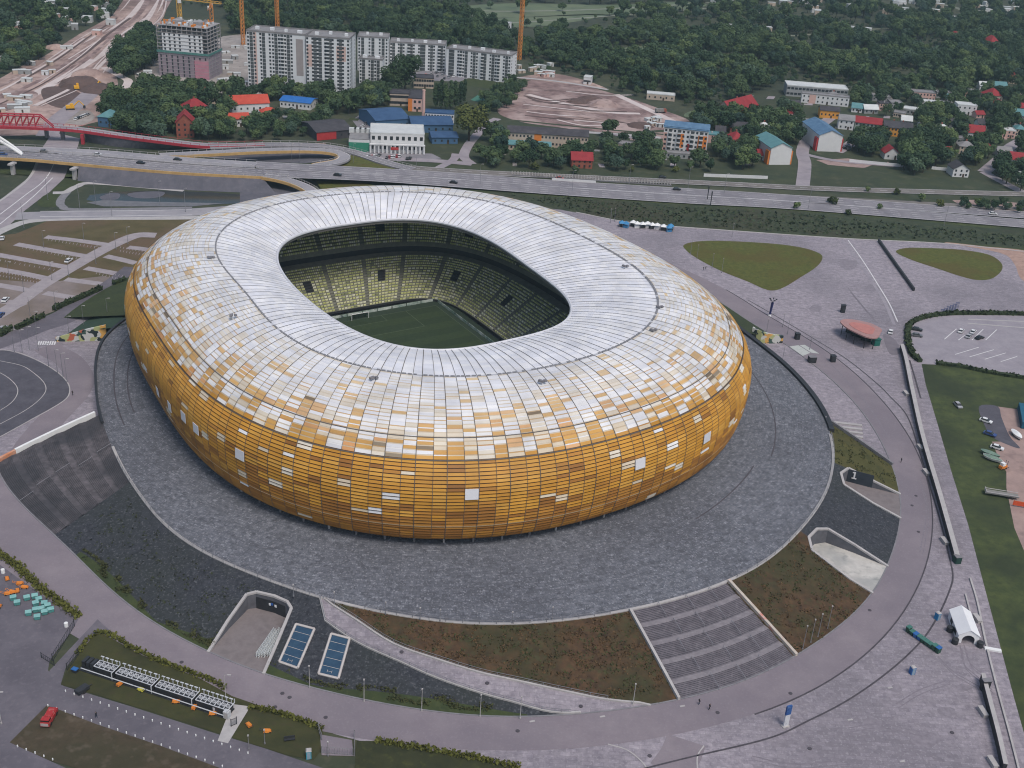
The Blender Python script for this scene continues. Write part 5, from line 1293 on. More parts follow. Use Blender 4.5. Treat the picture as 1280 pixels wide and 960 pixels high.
# orange trimmers scattered on the lawn
def mower(px, py, rz, label, colr, deck=M_dark):
    t = thing('lawn_machine', label, 'garden machine', G(px, py, .07), rz)
    b = MB(); b.prism([(-.9,-.5,.25),(.9,-.5,.25),(.9,.5,.25),(-.9,.5,.25)], 0, top=[(-.7,-.4,.8),(.6,-.35,.6),(.6,.35,.6),(-.7,.4,.8)]); b.build('body', colr, t)
    b = MB(); b.bar((-.8,-.3,.6), (-1.7,-.3,1.2), .05, 5); b.bar((-.8,.3,.6), (-1.7,.3,1.2), .05, 5); b.bar((-1.7,-.3,1.2), (-1.7,.3,1.2), .05, 5); b.build('handle', deck, t)
    for x in (-.6, .6):
        for y in (-.5, .5): b = MB(); b.bar((x,y-.07,.2), (x,y+.07,.2), .2, 8); b.build('wheel', M_tyre, t)
M_yel = mat('yellow_machine', srgb(190,180,70), srgb(204,196,90), .8, .5)
for px, py, col_, lab in ((150,856,M_or,'orange garden machine below the second bank of cooling fans'),(176,863,M_yel,'yellow garden machine below the cooling fans'),(220,878,M_or,'larger orange garden machine below the third bank of cooling fans'),(243,885,M_or,'orange garden machine below the last bank of cooling fans'),(266,893,M_or,'orange garden machine beside the narrow pump cabinet'),(311,907,M_or,'orange garden machine beyond the pale slab path'),(334,915,M_or,'orange garden machine on the lawn near the gated ramp')): mower(px, py, rnd.uniform(0,3), lab, col_)
# dark picnic bench and small gate at the slab path
def gate(name, label, a, c, n, h, m, z=.08):
    P, Q = G(*a, z), G(*c, z); t = thing(name, label, 'gate'); b = MB()
    b.bar(P+Vector((0,0,h)), Q+Vector((0,0,h)), .06, 5); b.bar(P+Vector((0,0,.15)), Q+Vector((0,0,.15)), .06, 5)
    for i in range(n+1): q = P.lerp(Q, i/n); b.bar(q, q+Vector((0,0,h)), .04, 4)
    b.build('gate_leaf', m, t); b = MB(); b.bar(P, P+Vector((0,0,h+.3)), .1, 6); b.build('post', m, t); b = MB(); b.bar(Q, Q+Vector((0,0,h+.3)), .1, 6); b.build('post', m, t); return t
gate('steel_gate', 'small dark steel gate across the pale slab path', (289,908), (296,905), 6, 1.9, M_dark)
gate('steel_gate', 'dark steel double gate at the depot lane', (66,826), (93,783), 14, 1.9, M_dark); gate('steel_gate', 'dark steel gate beside the dark end of the cooling plant', (84,838), (98,819), 8, 1.9, M_dark); gate('steel_gate', 'low dark steel barrier at the depot entrance', (52,822), (68,832), 6, 1.4, M_dark)
gate('steel_gate', 'grey steel gate closing the ramp apron below the ring road', (402,941), (441,944), 12, 1.8, M_wall); gate('steel_gate', 'grey steel fence panel on the lawn side of the ramp apron', (443,921), (443,945), 8, 1.8, M_wall); gate('steel_gate', 'white topped steel fence panel behind the ramp apron', (398,912), (402,925), 6, 1.8, M_wall)
t = thing('timber_bench', 'dark timber bench on the lawn before the gated ramp', 'bench', G(362,926), .3); b = MB(); b.box((0,0,.5), (2.4,.6,.1)); b.build('seat', M_dark, t); b = MB(); b.box((0,.35,.9), (2.4,.08,.5)); b.build('backrest', M_dark, t)
for x in (-1, 1): b = MB(); b.box((x,0,.22), (.12,.5,.45)); b.build('leg', M_dark, t)
t = thing('skip_trailer', 'black low trailer on the lawn by the bollards', 'trailer', G(103,865), 1.0); b = MB(); b.box((0,0,.9), (3.0,1.6,.8)); b.build('box_body', M_dark, t); b = MB(); b.bar((1.5,0,.6), (2.7,0,.5), .08); b.build('drawbar', M_dark, t)
for y in (-.85, .85): b = MB(); b.bar((0,y-.1,.35), (0,y+.1,.35), .35, 10); b.build('wheel', M_tyre, t)
# red service vehicle
t = thing('red_wagon', 'red open service wagon parked on the worn lawn', 'service vehicle', G(62,900,.08), math.atan2((G(68,888)-G(57,908)).y, (G(68,888)-G(57,908)).x)); M_red = mat('wagon_red', srgb(150,40,44), srgb(168,54,54), .8, .5, srgb(200,150,140), .4, 1.4)
b = MB(); b.box((0,0,.9), (5.2,2.0,.9)); b.build('chassis', M_red, t); b = MB(); b.box((-1.7,0,1.6), (1.3,1.8,.9)); b.box((.9,0,1.45), (2.8,1.5,.3)); b.build('superstructure', M_red, t); b = MB(); b.box((-2.62,0,1.0), (.1,1.7,.7)); b.build('front_panel', M_conc, t); b = MB(); b.box((-1.7,0,1.8), (1.34,1.84,.35)); b.build('window', M_glass, t)
for x in (-1.6, 1.7):
    for y in (-.95, .95): b = MB(); b.bar((x,y-.12,.42), (x,y+.12,.42), .42, 10); b.build('wheel', M_tyre, t)
# depot: orange plant and teal bins
M_tealbin = mat('teal_bin', srgb(70,130,128), srgb(92,152,148), .8, .6); M_teallid = mat('teal_lid', srgb(112,160,158), srgb(134,178,174), .8, .6)
yard_bins = [(17,748,.55),(22,754,.55),(34,748,.6),(44,746,.4),(49,750,.3),(45,755,.5),(56,755,.2),(52,762,.4),(45,763,.5),(36,767,.5),(47,772,.5),(56,766,.3),(64,763,.5),(60,758,.4)]
src = None
for i, (px, py, rz_) in enumerate(yard_bins):
    lab = 'teal wheeled container parked in the cluster at the depot yard hedge'
    p = G(px, py+2, .08)
    if src is None: src = bin_(p, R(25), lab, M_tealbin, M_teallid, 1.5, 1.0, 1.1, 'teal containers in the depot yard')
    else: dup(src, p, R(25)+rnd.uniform(-.12,.12))
for px, py, lab in ((9,722,'orange garden machine at the top of the depot yard'),(10,741,'orange garden machine with body facing the teal containers'),(16,739,'orange garden machine in the middle of the depot line'),(22,737,'orange garden machine behind the middle of the depot line'),(25,728,'orange garden machine against the depot hedge'),(31,733,'orange garden machine last in the depot line'),(-1,757,'orange garden machine at the frame edge of the depot yard')):
    mower(px, py+2, rnd.uniform(0,3), lab, M_or, M_or)
for px, py, lab in ((4,716,'white drum in the depot yard beside the hedge'),(83,783,'white and red drum standing at the depot double gate')):
    b = MB(); b.bar((0,0,0), (0,0,1.1), .5, 12); b.bar((0,0,1.1), (0,0,1.2), .4, 12); o = b.build('storage_drum', M_white); o.location = G(px, py, .08); tag(o, lab, 'drum')
# ---------------------------------------------------------------- highways and viaducts
M_deck = mat('carriageway', srgb(112,109,115), srgb(138,134,138), .08, .9, srgb(160,156,160), .3, .3)
M_deck2 = mat('pale_carriageway', srgb(132,130,136), srgb(156,152,156), .08, .9)
M_stone = mat('stone_pitching', srgb(82,82,90), srgb(100,98,106), .2, .95, srgb(110,108,114), .3, .6)
M_ochre = mat('ochre_steel', srgb(176,142,92), srgb(196,162,110), .4, .6)
M_redst = mat('red_steel', srgb(158,44,58), srgb(176,60,72), .4, .6)
M_shoulder = mat('road_shoulder', srgb(104,100,98), srgb(128,122,118), .1, .95, srgb(88,90,76), .4, .2)
M_pond = mat('pond_water', (.018,.024,.024), (.03,.036,.034), .05, .15, spec=.5)
def P3(pts, n=6):
    return [G(x, y, z) for x, y, z in smooth_px(pts, n)]
def road(name, pts, wd, m=None, lines=True, fascia=None, thick=.0, rail=None, label=None, lanes=(0,)):
    P = P3(pts); obj = None
    if thick:
        obj = thing(name, label, 'viaduct'); ribbon('deck', P, wd, m or M_deck, thick=thick, k=None, parent=obj)
    else: kind(ribbon(name, P, wd, m or M_deck, k=None))
    if lines:
        for off in (-wd/2+.5, wd/2-.5):
            L, Q = ribbon_pts(P, abs(off)*2, .05); E_ = L if off > 0 else Q
            o = ribbon('edge_line', E_, .35, M_line, k=None if thick else 'structure', parent=obj)
        for off in lanes:
            b = MB(); L, Q = ribbon_pts(P, max(.01, abs(off)*2), .05); E_ = L if off >= 0 else Q
            acc = 0
            for i in range(len(E_)-1):
                d = E_[i+1]-E_[i]; n = max(1, int(d.length/9)); u = d.normalized(); s_ = Vector((-u.y,u.x,0))*.14
                for k in range(n):
                    a = E_[i]+d*(k/n); c = a+u*min(4.5, d.length/n*.6); b.quad(a-s_, c-s_, c+s_, a+s_)
            o = b.build('lane_line', M_line, obj)
            if not thick: kind(o)
    if fascia and obj:
        L, Q = ribbon_pts(P, wd, 0); b = MB()
        E_ = [q+Vector((0,0,.15)) for q in Q]
        ribbon('side_beam', E_, .6, fascia, thick=1.5, k=None, parent=obj)
    if rail and obj:
        for Ei, nm in ((ribbon_pts(P, wd-.3, 0)[1], 'parapet'), (ribbon_pts(P, wd-.3, 0)[0], 'parapet')):
            b = MB()
            for i in range(len(Ei)-1):
                b.bar(Ei[i]+Vector((0,0,1.1)), Ei[i+1]+Vector((0,0,1.1)), .09, 4)
                d = Ei[i+1]-Ei[i]; n = max(1, int(d.length/4))
                for k in range(n): q = Ei[i]+d*(k/n); b.bar(q, q+Vector((0,0,1.15)), .12, 4)
            b.build(nm, rail, obj)
    return obj, P
# embankment ground colours below
sheet('verge', [(-60,214),(95,208),(380,240),(330,262),(240,270),(60,275),(-60,330),(-80,400),(60,400),(150,350),(240,300),(400,262),(620,240),(760,262),(900,286),(1040,297),(1290,317),(1290,285),(1000,262),(820,250),(640,238),(400,236)], -.02, M_verge)
kind(strip('far_verge', [(0,0),(1,0)], [(0,1),(1,1)], M_verge)) if False else None
v1, PR1 = road('road_viaduct', [(-40,190.5,7),(40,194,7),(95,199,7),(160,205,7),(220,210,7),(280,213.5,6.6),(330,216,6.0)], 14, thick=1.2, fascia=M_ochre, rail=M_conc, label='grey road viaduct with an ochre side beam crossing over the wide street', lanes=(-3.5, 0, 3.5))
v2, PR2 = road('road_viaduct', [(-40,184,7),(40,187,7),(120,191,7),(180,196,7),(240,201,7),(320,206,6.5)], 11, m=M_deck2, thick=1.2, rail=M_conc, label='pale road viaduct carrying the far carriageway behind the ochre beam viaduct', lanes=(0,))
road('carriageway', [(330,216,6.0),(450,220.5,3.5),(560,228,1.2),(700,238.5,.6),(860,249,.5),(1000,257,.5),(1300,281,.5)], 15, lanes=(-3.5, 0, 3.5))
road('carriageway', [(320,206,6.5),(450,213,3.5),(560,219.5,1.2),(660,227,.6),(800,236,.5),(1000,248.5,.5),(1300,270,.5)], 13, lanes=(-2, 2))
road('service_road', [(500,209,.3),(600,215.5,.3),(760,223,.3),(900,229.5,.3),(1000,234.5,.3),(1100,238,.3),(1300,243,.3)], 9, m=M_shoulder)
kind(ribbon('shoulder', P3([(560,223.5,.2),(700,231.5,.2),(860,240.5,.2),(1000,246,.2),(1300,262,.2)]), 6, M_shoulder, k=None))
v3, PR3 = road('slip_ramp', [(200,193.5,6.8),(260,190.5,6.4),(320,187.5,6),(380,186.5,5),(415,189,4),(430,194.5,3.2),(424,201,3),(395,206.5,3.6)], 7, m=M_deck2, thick=1.0, fascia=M_ochre, rail=M_conc, label='pale curving slip ramp with ochre edge looping back to the carriageway', lanes=())
v4, PR4 = road('slip_ramp', [(262,183,5.2),(330,180.5,5),(395,181.5,3.5),(440,189,2),(480,202,1),(515,211.5,.6)], 8, m=M_deck, thick=.8, rail=M_conc, label='grey outer slip ramp descending past the white office block', lanes=(0,))
v5, PR5 = road('rail_viaduct', [(-40,155.5,8),(0,156,8),(55,158,8),(100,161,7.4),(150,168,6.6),(200,174.5,6),(262,181,5.4),(330,180,5.2)], 6.5, m=M_deck2, thick=1.0, fascia=M_redst, rail=M_redst, label='narrow viaduct with long red side beams curving past the trees', lanes=())
v6, PR6 = road('slip_ramp', [(330,219,6),(352,223,5.4),(372,229,4.5),(388,237,3.5),(396,246,2.5),(400,256,1.5)], 7, m=M_deck2, thick=1.0, fascia=M_ochre, rail=M_conc, label='pale slip ramp with ochre edge curving down behind the stadium roof', lanes=())
# grey pitched slopes below
def slope(name, top, bot, m):
    n = max(len(top), len(bot)); b = MB()
    f = lambda A, t: A[min(len(A)-2, int(t*(len(A)-1)))].lerp(A[min(len(A)-1, int(t*(len(A)-1))+1)], t*(len(A)-1)-min(len(A)-2, int(t*(len(A)-1))))
    K = 30
    for i in range(K): t0, t1 = i/K, (i+1)/K; b.quad(f(bot,t0), f(bot,t1), f(top,t1), f(top,t0))
    return kind(b.build(name, m))
Q1 = ribbon_pts(PR1, 14, -1.0)[1]; i0 = min(range(len(Q1)), key=lambda i: (Q1[i]-G(95,207,6)).length)
slope('stone_bank', Q1[i0:], [G(x, y, 0) for x, y in smooth_px([(97,226),(130,230),(180,235),(240,238),(300,240.5),(345,242)], 4)], M_stone)
Q5 = ribbon_pts(PR5, 6.5, -1.0)[1]; j0 = min(range(len(Q5)), key=lambda i: (Q5[i]-G(105,165,6)).length)
slope('stone_bank', Q5[j0:], [G(x, y, 0) for x, y in smooth_px([(108,177),(150,184),(200,186.5),(260,187.5),(330,188)], 4)], M_stone)
L1 = ribbon_pts(PR2, 11, -1.2)
slope('stone_bank', ribbon_pts(PR4, 8, -.8)[1], [G(x, y, 0) for x, y in smooth_px([(262,190),(330,190),(395,190),(432,197),(470,208),(505,214)], 4)], M_stone)
sheet('gravel_floor', [(255,190),(330,188),(395,188),(425,193),(418,201),(380,204),(300,201),(250,196)], .02, M_stone); sheet('gravel_floor', [(300,222),(345,224),(370,230),(384,240),(380,262),(300,262)], .015, M_stone)
sheet('grass_patch', [(410,209),(440,193),(470,204),(500,212.5),(460,211.5)], 1.0, M_turf); sheet('grass_patch', [(395,226),(450,228),(480,234),(430,238),(402,238)], 1.0, M_turf)
# piers
for px, py, top, lab in ((17,218,198,'pale concrete pier under the ochre beam viaduct beside the green bank'),(94,224,206,'pale concrete pier under the ochre beam viaduct at the pitched stone slope')):
    p = G(px, py); b = MB(); b.box((0,0,2.9), (1.6,2.2,5.8)); b.box((0,0,5.7), (2.4,5.0,.8)); o = b.build('bridge_pier', M_conc); o.location = p; o.rotation_euler = (0,0,-.12); tag(o, lab, 'pier')
b = MB(); p = G(104,180); b.box((0,0,2.8), (1.6,2.0,5.6)); o = b.build('bridge_pier', M_redst); o.location = p; tag(o, 'red pier under the red beamed viaduct beside the wide street', 'pier')
for px, py in ((59,168),(79,170)): b = MB(); b.box((0,0,3), (1.8,2.0,6)); o = b.build('bridge_pier', M_wall); o.location = G(px, py+4); tag(o, ['grey pier under the red beamed viaduct near the truss end','grey pier under the red beamed viaduct above the wide street'][px > 60], 'pier')
# white arch and red truss
t = thing('arch_rib', 'twin white arch ribs of the bridge rising out of the frame edge', 'arch'); 
for k, dy in enumerate((0, 4)):
    b = MB(); A = [(-40,150,26),(-20,160,20),(0,172+dy,14),(15,182+dy*.8,10),(28,192+dy*.4,7)]
    Pp = P3([(x, y, z) for x, y, z in A], 4)
    for i in range(len(Pp)-1): b.bar(Pp[i], Pp[i+1], .75, 8)
    b.build('rib', M_white, t)
t = thing('truss_bridge', 'red steel truss of the rail viaduct above the earthworks', 'truss bridge')
for side in (0, 1):
    b = MB(); Pp = [G(x, 156.5+.03*(x+20)-side*2.5, 8) for x in range(-20, 60, 8)]
    for i in range(len(Pp)-1):
        A, Bq = Pp[i], Pp[i+1]; up = Vector((0,0,6.0))
        b.bar(A+up, Bq+up, .45, 5); b.bar(A, Bq, .4, 5); b.bar(A, A+up, .25, 4); b.bar(A, Bq+up, .25, 4)
    b.bar(Pp[-1], Pp[-1]+Vector((4,0,0)), .3, 4); b.bar(Pp[-1]+up, Pp[-1]+Vector((7,0,0)), .35, 4); b.build('truss_side', M_redst, t)
# streets at the left
M_street = mat('street', srgb(136,128,134), srgb(156,148,152), .1, .9, srgb(120,112,118), .4, .12)
sheet('street', [(-60,300),(0,250),(37,221),(52,186),(66,165),(100,173),(97,184),(80,223),(62,240),(48,250),(30,264),(8,285),(-60,360)], .02, M_street)
for px in ([(0,268),(30,245),(58,222),(75,186)], [(0,280),(40,247),(66,222)]): kind(ribbon('road_marking', path_px(px, .05), .5, M_line))
kind(ribbon('kerb_strip', path_px([(-30,270),(0,251),(37,221.5),(52,187)], .06), 1.4, M_conc))
kind(ribbon('street', path_px([(20,270),(60,269),(140,267),(240,265),(330,258)], .03), 11, M_deck2)); kind(ribbon('street', path_px([(-20,300),(10,285),(40,276),(100,273),(240,272),(300,268)], .026), 5, M_conc))
for dy in (263.5, 270): kind(ribbon('road_marking', path_px([(50,dy+.5),(140,dy),(240,dy-1.5)], .06), .5, M_line))
sheet('grass_patch', [(47,256),(54,245),(70,241),(80,246),(76,256),(62,259)], .05, M_green, True); sheet('grass_patch', [(64,239),(82,222),(97,226),(112,229),(88,238)], .05, M_green)
kind(ribbon('path', path_px([(66,241),(82,240),(96,233),(120,229),(230,238)], .06), 4, M_conc)); kind(ribbon('path', path_px([(84,240),(76,250),(78,258),(100,262),(240,260)], .055), 4, M_wall))
sheet('pond', [(108,250),(112,244),(140,240),(200,238),(260,240),(300,243),(300,254),(240,257),(140,256)], .04, M_pond)
sheet('gravel_bed', [(125,246),(140,241),(150,243),(146,249),(130,250)], .06, M_stone, True); sheet('gravel_bed', [(160,242),(180,239.5),(205,240),(200,246),(180,248),(164,246)], .06, M_stone, True); sheet('gravel_bed', [(108,253),(130,250),(180,252),(230,253),(280,254),(240,258),(130,258)], .055, mat('grey_gravel', srgb(96,98,104), srgb(116,116,120), .3, .95))
# parking strips
M_strip = mat('strip_grass', srgb(78,74,48), srgb(100,92,60), .25, .95, srgb(112,100,78), .4, .4, big=(srgb(98,82,64), .035, .7))
M_strip2 = mat('strip_gravel', srgb(86,70,54), srgb(108,90,72), .25, .95, srgb(80,78,52), .5, .3, big=(srgb(84,80,54), .04, .6))
sheet('parking_field', [(-60,300),(20,292),(60,276),(120,274),(240,274),(240,290),(190,312),(160,352),(110,372),(60,392),(10,412),(-60,428)], .012, mat('park_field', srgb(76,70,46), srgb(98,88,62), .15, .95, srgb(66,68,42), .4, .3, big=(srgb(100,82,66), .025, .85)))
sheet('gravel_field', [(-60,345),(30,352),(67,352),(130,345),(160,352),(110,372),(60,392),(10,412),(-60,428)], .018, mat('park_gravel', srgb(118,108,106), srgb(138,126,122), .2, .95, srgb(98,88,76), .4, .4, big=(srgb(104,92,78), .04, .6)))
M_lane = mat('parking_lane', srgb(142,134,138), srgb(160,152,154), .3, .9)
kind(ribbon('parking_lane', path_px([(-10,398),(20,380),(50,358),(80,340),(120,317),(150,302),(172,294),(195,294)], .035), 6.5, M_lane))
for px in ([(57,296),(100,301),(142,307)], [(20,305),(65,313),(112,321)], [(-10,317),(45,327),(90,335)], [(-10,335),(30,342),(67,350)], [(-10,355),(20,360),(50,366)], [(-10,375),(15,378),(30,382)], [(160,309),(178,311),(200,315)], [(132,320),(150,324),(170,329)], [(107,335),(135,340),(165,346)], [(82,349),(120,354),(156,358)], [(56,366),(90,372),(105,376)]): kind(ribbon('parking_lane', path_px(px, .03), 4.2, M_lane))
for px in ([(100,306),(128,310)], [(70,318),(100,323)], [(45,331),(78,337)], [(20,345),(58,353)]): kind(ribbon('strip', path_px(px, .028), 5.0, M_strip2))
for px, lab in (([(0,421),(8,416),(15,412)], 'dark hedge piece at the frame edge of the parking strips'), ([(20,412),(38,404),(55,396)], 'dark hedge piece above the practice oval'), ([(67,388),(95,376),(127,362)], 'long dark hedge piece along the access road'), ([(141,356),(149,354),(157,351)], 'dark hedge piece ending behind the stadium')): hedge(lab, px, 1.8, 2.0)
for (x0, y0, x1, y1, n) in ((0,326,85,341,14),(0,345,60,356,16),(60,300,140,313,18),(28,310,108,326,18),(120,342,160,352,10),(150,314,185,320,9)):
    for j in (-1, 1):
        for i in range(n): x, y = lerp(x0,x1,i/n), lerp(y0,y1,i/n)+j*2.2-1.5; kind(ribbon('bay_line', [G(x, y, .06), G(x+1.2, y-2.4, .06)], .22, M_lane))
# dark band of bushes between highway and plaza is ground cover
def scatter_leaves(name, px, z, n, h, m, size=(.4,.9), k='stuff', label=None, cat=None):
    P = [G(x, y) for x, y in px]; po = [(p.x, p.y) for p in P]; xs = [p[0] for p in po]; ys = [p[1] for p in po]; b = MB(); c = 0; r2 = random.Random(11)
    while c < n:
        q = (r2.uniform(min(xs), max(xs)), r2.uniform(min(ys), max(ys)))
        if not inside(q, po): continue
        c += 1; ctr = Vector((q[0], q[1], z+r2.uniform(0,1)**1.5*h)); a = Vector((r2.gauss(0,1), r2.gauss(0,1), r2.gauss(0,1)+.8)).normalized(); e = a.orthogonal().normalized(); f = a.cross(e); s_ = r2.uniform(*size)
        b.quad(ctr-e*s_-f*s_, ctr+e*s_-f*s_, ctr+e*s_+f*s_, ctr-e*s_+f*s_)
    o = kind(b.build(name, m), k)
    return o
sheet('bank_ground', [(620,240),(660,244),(760,250),(900,259),(1000,264),(1120,274),(1290,290),(1290,312),(1180,302),(1040,296),(900,285.5),(780,277),(700,262)], .0, mat('bank_earth', srgb(46,56,42), srgb(66,72,52), .15, .95, srgb(78,78,56), .4, .3, big=(srgb(64,60,46), .02, .6)))
M_under = mat('undergrowth_leaf', (.032,.048,.026), (.056,.074,.038), .4, .9, (.075,.088,.042), .4, 1.2)
scatter_leaves('undergrowth', [(640,244),(760,252),(900,262),(1000,268),(1120,280),(1290,296),(1290,310),(1180,300),(1040,294),(900,284),(790,276),(700,260)], 0, 1600, .9, M_under, (.3,.8))
kind(ribbon('plaza_kerb', path_px([(720,265),(790,278),(900,287),(1060,298),(1180,304),(1290,315)], .25), .8, M_conc, thick=.25))
# concrete fence with white panels by the road
t = thing('noise_fence', 'long low fence of pale posts between service road and carriageway', 'fence')
for i in range(56):
    p = G(640+i*3.6, 218+i*.235); b = MB(); b.box((p.x,p.y,1.0), (.5,.4,2.0)); b.build('post', M_conc, t)
ribbon('rail', [G(640+i*10, 218+i*.65, 1.0) for i in range(21)], .2, M_wall, thick=.7, k=None, parent=t)
# lamp posts along the highway
lamps([(20,218),(60,250),(120,256),(200,256),(232,265),(140,270),(30,285),(100,262),(365,206),(375,206),(442,206),(520,220),(600,232),(715,240),(786,232),(860,235),(905,243),(475,193),(1010,262),(1180,282)], 12, 'tall thin street lamp along the highway behind the stadium', 'street lamps along the highway', M_rail)
for px, py in ((884,250),(888,257)):
    t = thing('sign_gantry', ['dark sign post beside the far carriageway','dark sign post beside the near carriageway'][py > 252], 'sign post', G(px, py)); b = MB(); b.bar((0,0,0), (0,0,8), .25, 6); b.build('pole', M_dark, t); b = MB(); b.box((0,0,7), (.4,1.6,1.8)); b.build('sign_plate', M_dark, t)
# cars on the highway
def road_car(px, py, z, c, lab, h): put_car(px, py, 0, c, lab, None, z, h)
road_car(176,204.5,7.02,'black','black car on the ochre beam viaduct, before the slip ramp',(186,205.5)); road_car(222,200.5,7.02,'black','black car on the pale viaduct near the ochre edged ramp',(232,201.5)); road_car(55,190,7.02,'grey','grey car on the pale viaduct beside the white arch',(65,190.5)); road_car(4,194,7.02,'blue','blue car on the ochre beam viaduct at the frame edge',(14,194.5)); road_car(422,219.5,4.3,'black','black car on the near carriageway behind the stadium roof',(432,220)); road_car(567,229,1.2,'black','black car on the near carriageway past the slip road',(577,230)); road_car(122,194,7.02,'white','white van like car on the pale viaduct',(132,195)); road_car(828,222.5,.35,'black','black car on the service road near the orange apartment block',(838,223)); road_car(846,237.5,.55,'black','black car on the far carriageway below the apartment block',(856,238)); road_car(1241,268,.55,'white','white car on the far carriageway near the pink earth yard',(1251,268.8)); road_car(700,224,.35,'red','red car on the service road below the red roofed cottage',(710,224.5))
# blue and white fair stalls at the far edge of the plaza
M_stall_b = mat('stall_blue', srgb(52,120,170), srgb(70,140,186), .5, .6)
for i, (px, py, c) in enumerate(((777,283.5,1),(782,284.5,1),(791,283,0),(796,284.5,0),(803,285,0),(809,284.5,0),(815,286,0),(821,286.5,0),(829,288,0),(836,289.5,1),(838,287.5,1))):
    t = thing('fair_stall', ['white fair stall tent in the line at the far plaza edge','bright blue fair stall tent in the line at the far plaza edge'][c], 'stall', G(px, py), rnd.uniform(-.4,.4), 'fair stalls at the far plaza edge')
    m_ = M_stall_b if c else M_white
    b = MB(); b.prism([(-1.5,-1.5,2.2),(1.5,-1.5,2.2),(1.5,1.5,2.2),(-1.5,1.5,2.2)], 0, top=[(-.1,-.1,3.4),(.1,-.1,3.4),(.1,.1,3.4),(-.1,.1,3.4)]); b.build('canopy', m_, t)
    b = MB(); b.box((0,.3,.6), (2.6,2.0,1.2)); b.build('counter', m_ if i % 2 else M_dark, t)
    for x in (-1.4, 1.4):
        for y in (-1.4, 1.4): b = MB(); b.bar((x,y,0), (x,y,2.2), .07, 4); b.build('post', M_rail, t)
# ---------------------------------------------------------------- distant grounds
M_sand = mat('earthworks_sand', srgb(142,120,114), srgb(190,166,156), .09, .95, srgb(108,88,84), .6, .14, big=(srgb(110,90,86), .014, .8))
M_sand2 = mat('pale_track', srgb(186,172,168), srgb(204,192,188), .08, .95)
M_soil = mat('dark_soil', srgb(84,70,68), srgb(104,86,82), .15, .95, srgb(66,58,56), .4, .3)
M_soil2 = mat('brown_soil', srgb(104,84,82), srgb(148,124,120), .12, .95, srgb(84,68,68), .6, .18, big=(srgb(178,158,152), .035, .8))
M_site = mat('site_ground', srgb(138,130,126), srgb(172,164,158), .12, .95, srgb(104,98,96), .6, .2, big=(srgb(120,112,108), .03, .6))
M_meadow = mat('pale_meadow', srgb(82,96,76), srgb(102,114,88), .02, .95, srgb(70,84,70), .5, .06, big=(srgb(112,118,94), .008, .5))
M_gard = mat('garden_ground', srgb(48,58,44), srgb(68,74,52), .08, .95, srgb(92,90,72), .4, .15, big=(srgb(58,62,46), .02, .5))
sheet('residential_ground', [(420,185),(445,150),(560,95),(640,100),(900,150),(1000,110),(1290,118),(1290,262),(1000,238),(900,228),(760,222),(600,214),(515,208)], -.012, M_gard)
sheet('earthworks', [(215,-8),(205,20),(190,45),(168,60),(152,78),(146,96),(150,118),(130,150),(60,168),(-40,172),(-60,110),(0,98),(28,82),(52,72),(75,58),(100,42),(140,20),(160,-8)], -.01, M_sand, False)
for px, wd, m in (([(205,-5),(188,20),(160,45),(120,72),(60,108),(0,140)], 7, M_sand2), ([(190,-5),(170,22),(140,42),(100,68),(50,100),(-10,128)], 4, M_soil2), ([(198,0),(180,22),(150,46),(112,70),(64,100)], 2.5, M_soil2), ([(212,0),(196,26),(172,52),(150,68),(130,90)], 4, M_soil2), ([(180,0),(158,24),(120,44),(85,62),(40,90)], 5, M_sand2), ([(130,84),(152,96),(160,104),(140,130)], 6, M_sand2), ([(58,170),(72,150),(100,128),(118,112)], 12, M_street)):
    _k = globals().get('_k', 0) + 1; kind(ribbon('track', path_px(px, .02+.006*_k), wd, m))
sheet('soil_patch', [(52,112),(75,108),(100,116),(110,126),(90,136),(60,130)], .03, M_soil, True); sheet('soil_patch', [(0,118),(30,112),(48,118),(30,130),(0,140)], .03, M_soil2, True)
sheet('gravel_apron', [(140,130),(160,108),(185,112),(172,126),(150,140)], .04, M_site, True); sheet('gravel_apron', [(85,142),(110,138),(118,148),(100,156),(80,152)], .04, M_site, True)
sheet('construction_site', [(165,80),(198,72),(280,45),(330,40),(330,125),(290,118),(240,112),(200,112),(172,108)], -.005, M_site)
sheet('dirt_field', [(622,140),(636,122),(655,103),(690,99),(730,107),(770,118),(800,127),(830,138),(852,146),(862,152),(850,160),(815,163),(770,166),(730,163),(690,158),(650,152)], .01, M_soil2, True)
sheet('dirt_field', [(648,98),(690,92),(730,100),(760,112),(720,106)], .015, M_sand, True)
for px, wd, m in (([(640,150),(700,156),(760,162),(830,168)], 3, M_gard), ([(770,118),(800,132),(830,146),(850,156)], 6, M_sand2), ([(660,118),(700,128),(760,140),(800,142)], 5, M_sand2), ([(640,158),(700,163),(760,167),(826,172)], 5, M_conc), ([(640,96),(700,102),(760,112)], 4, M_conc)):
    _k = globals().get('_k', 0) + 1; kind(ribbon('track', path_px(px, .03+.005*_k), wd, m))
for px in ([(560,10),(640,4),(760,6),(860,2),(880,8),(800,16),(700,20),(620,22),(575,18)], [(600,26),(680,20),(760,18),(700,30),(640,34)], [(1000,66),(1040,62),(1090,66),(1075,76),(1020,78)], [(780,60),(812,58),(815,68),(795,72)], [(860,140),(900,132),(905,137),(860,146)]):
    sheet('meadow', px, .0, M_meadow, True)
for px, wd in (([(560,12),(640,14),(760,11),(900,2),(960,-6)], 5), ([(600,30),(680,26),(760,20),(900,9)], 4), ([(900,46),(1000,44),(1100,36),(1200,40)], 3), ([(1150,2),(1190,8),(1210,16)], 8)): kind(ribbon('path', path_px(px, .08), wd, mat('pale_path', srgb(120,124,112), srgb(140,142,128), .1, .95)))
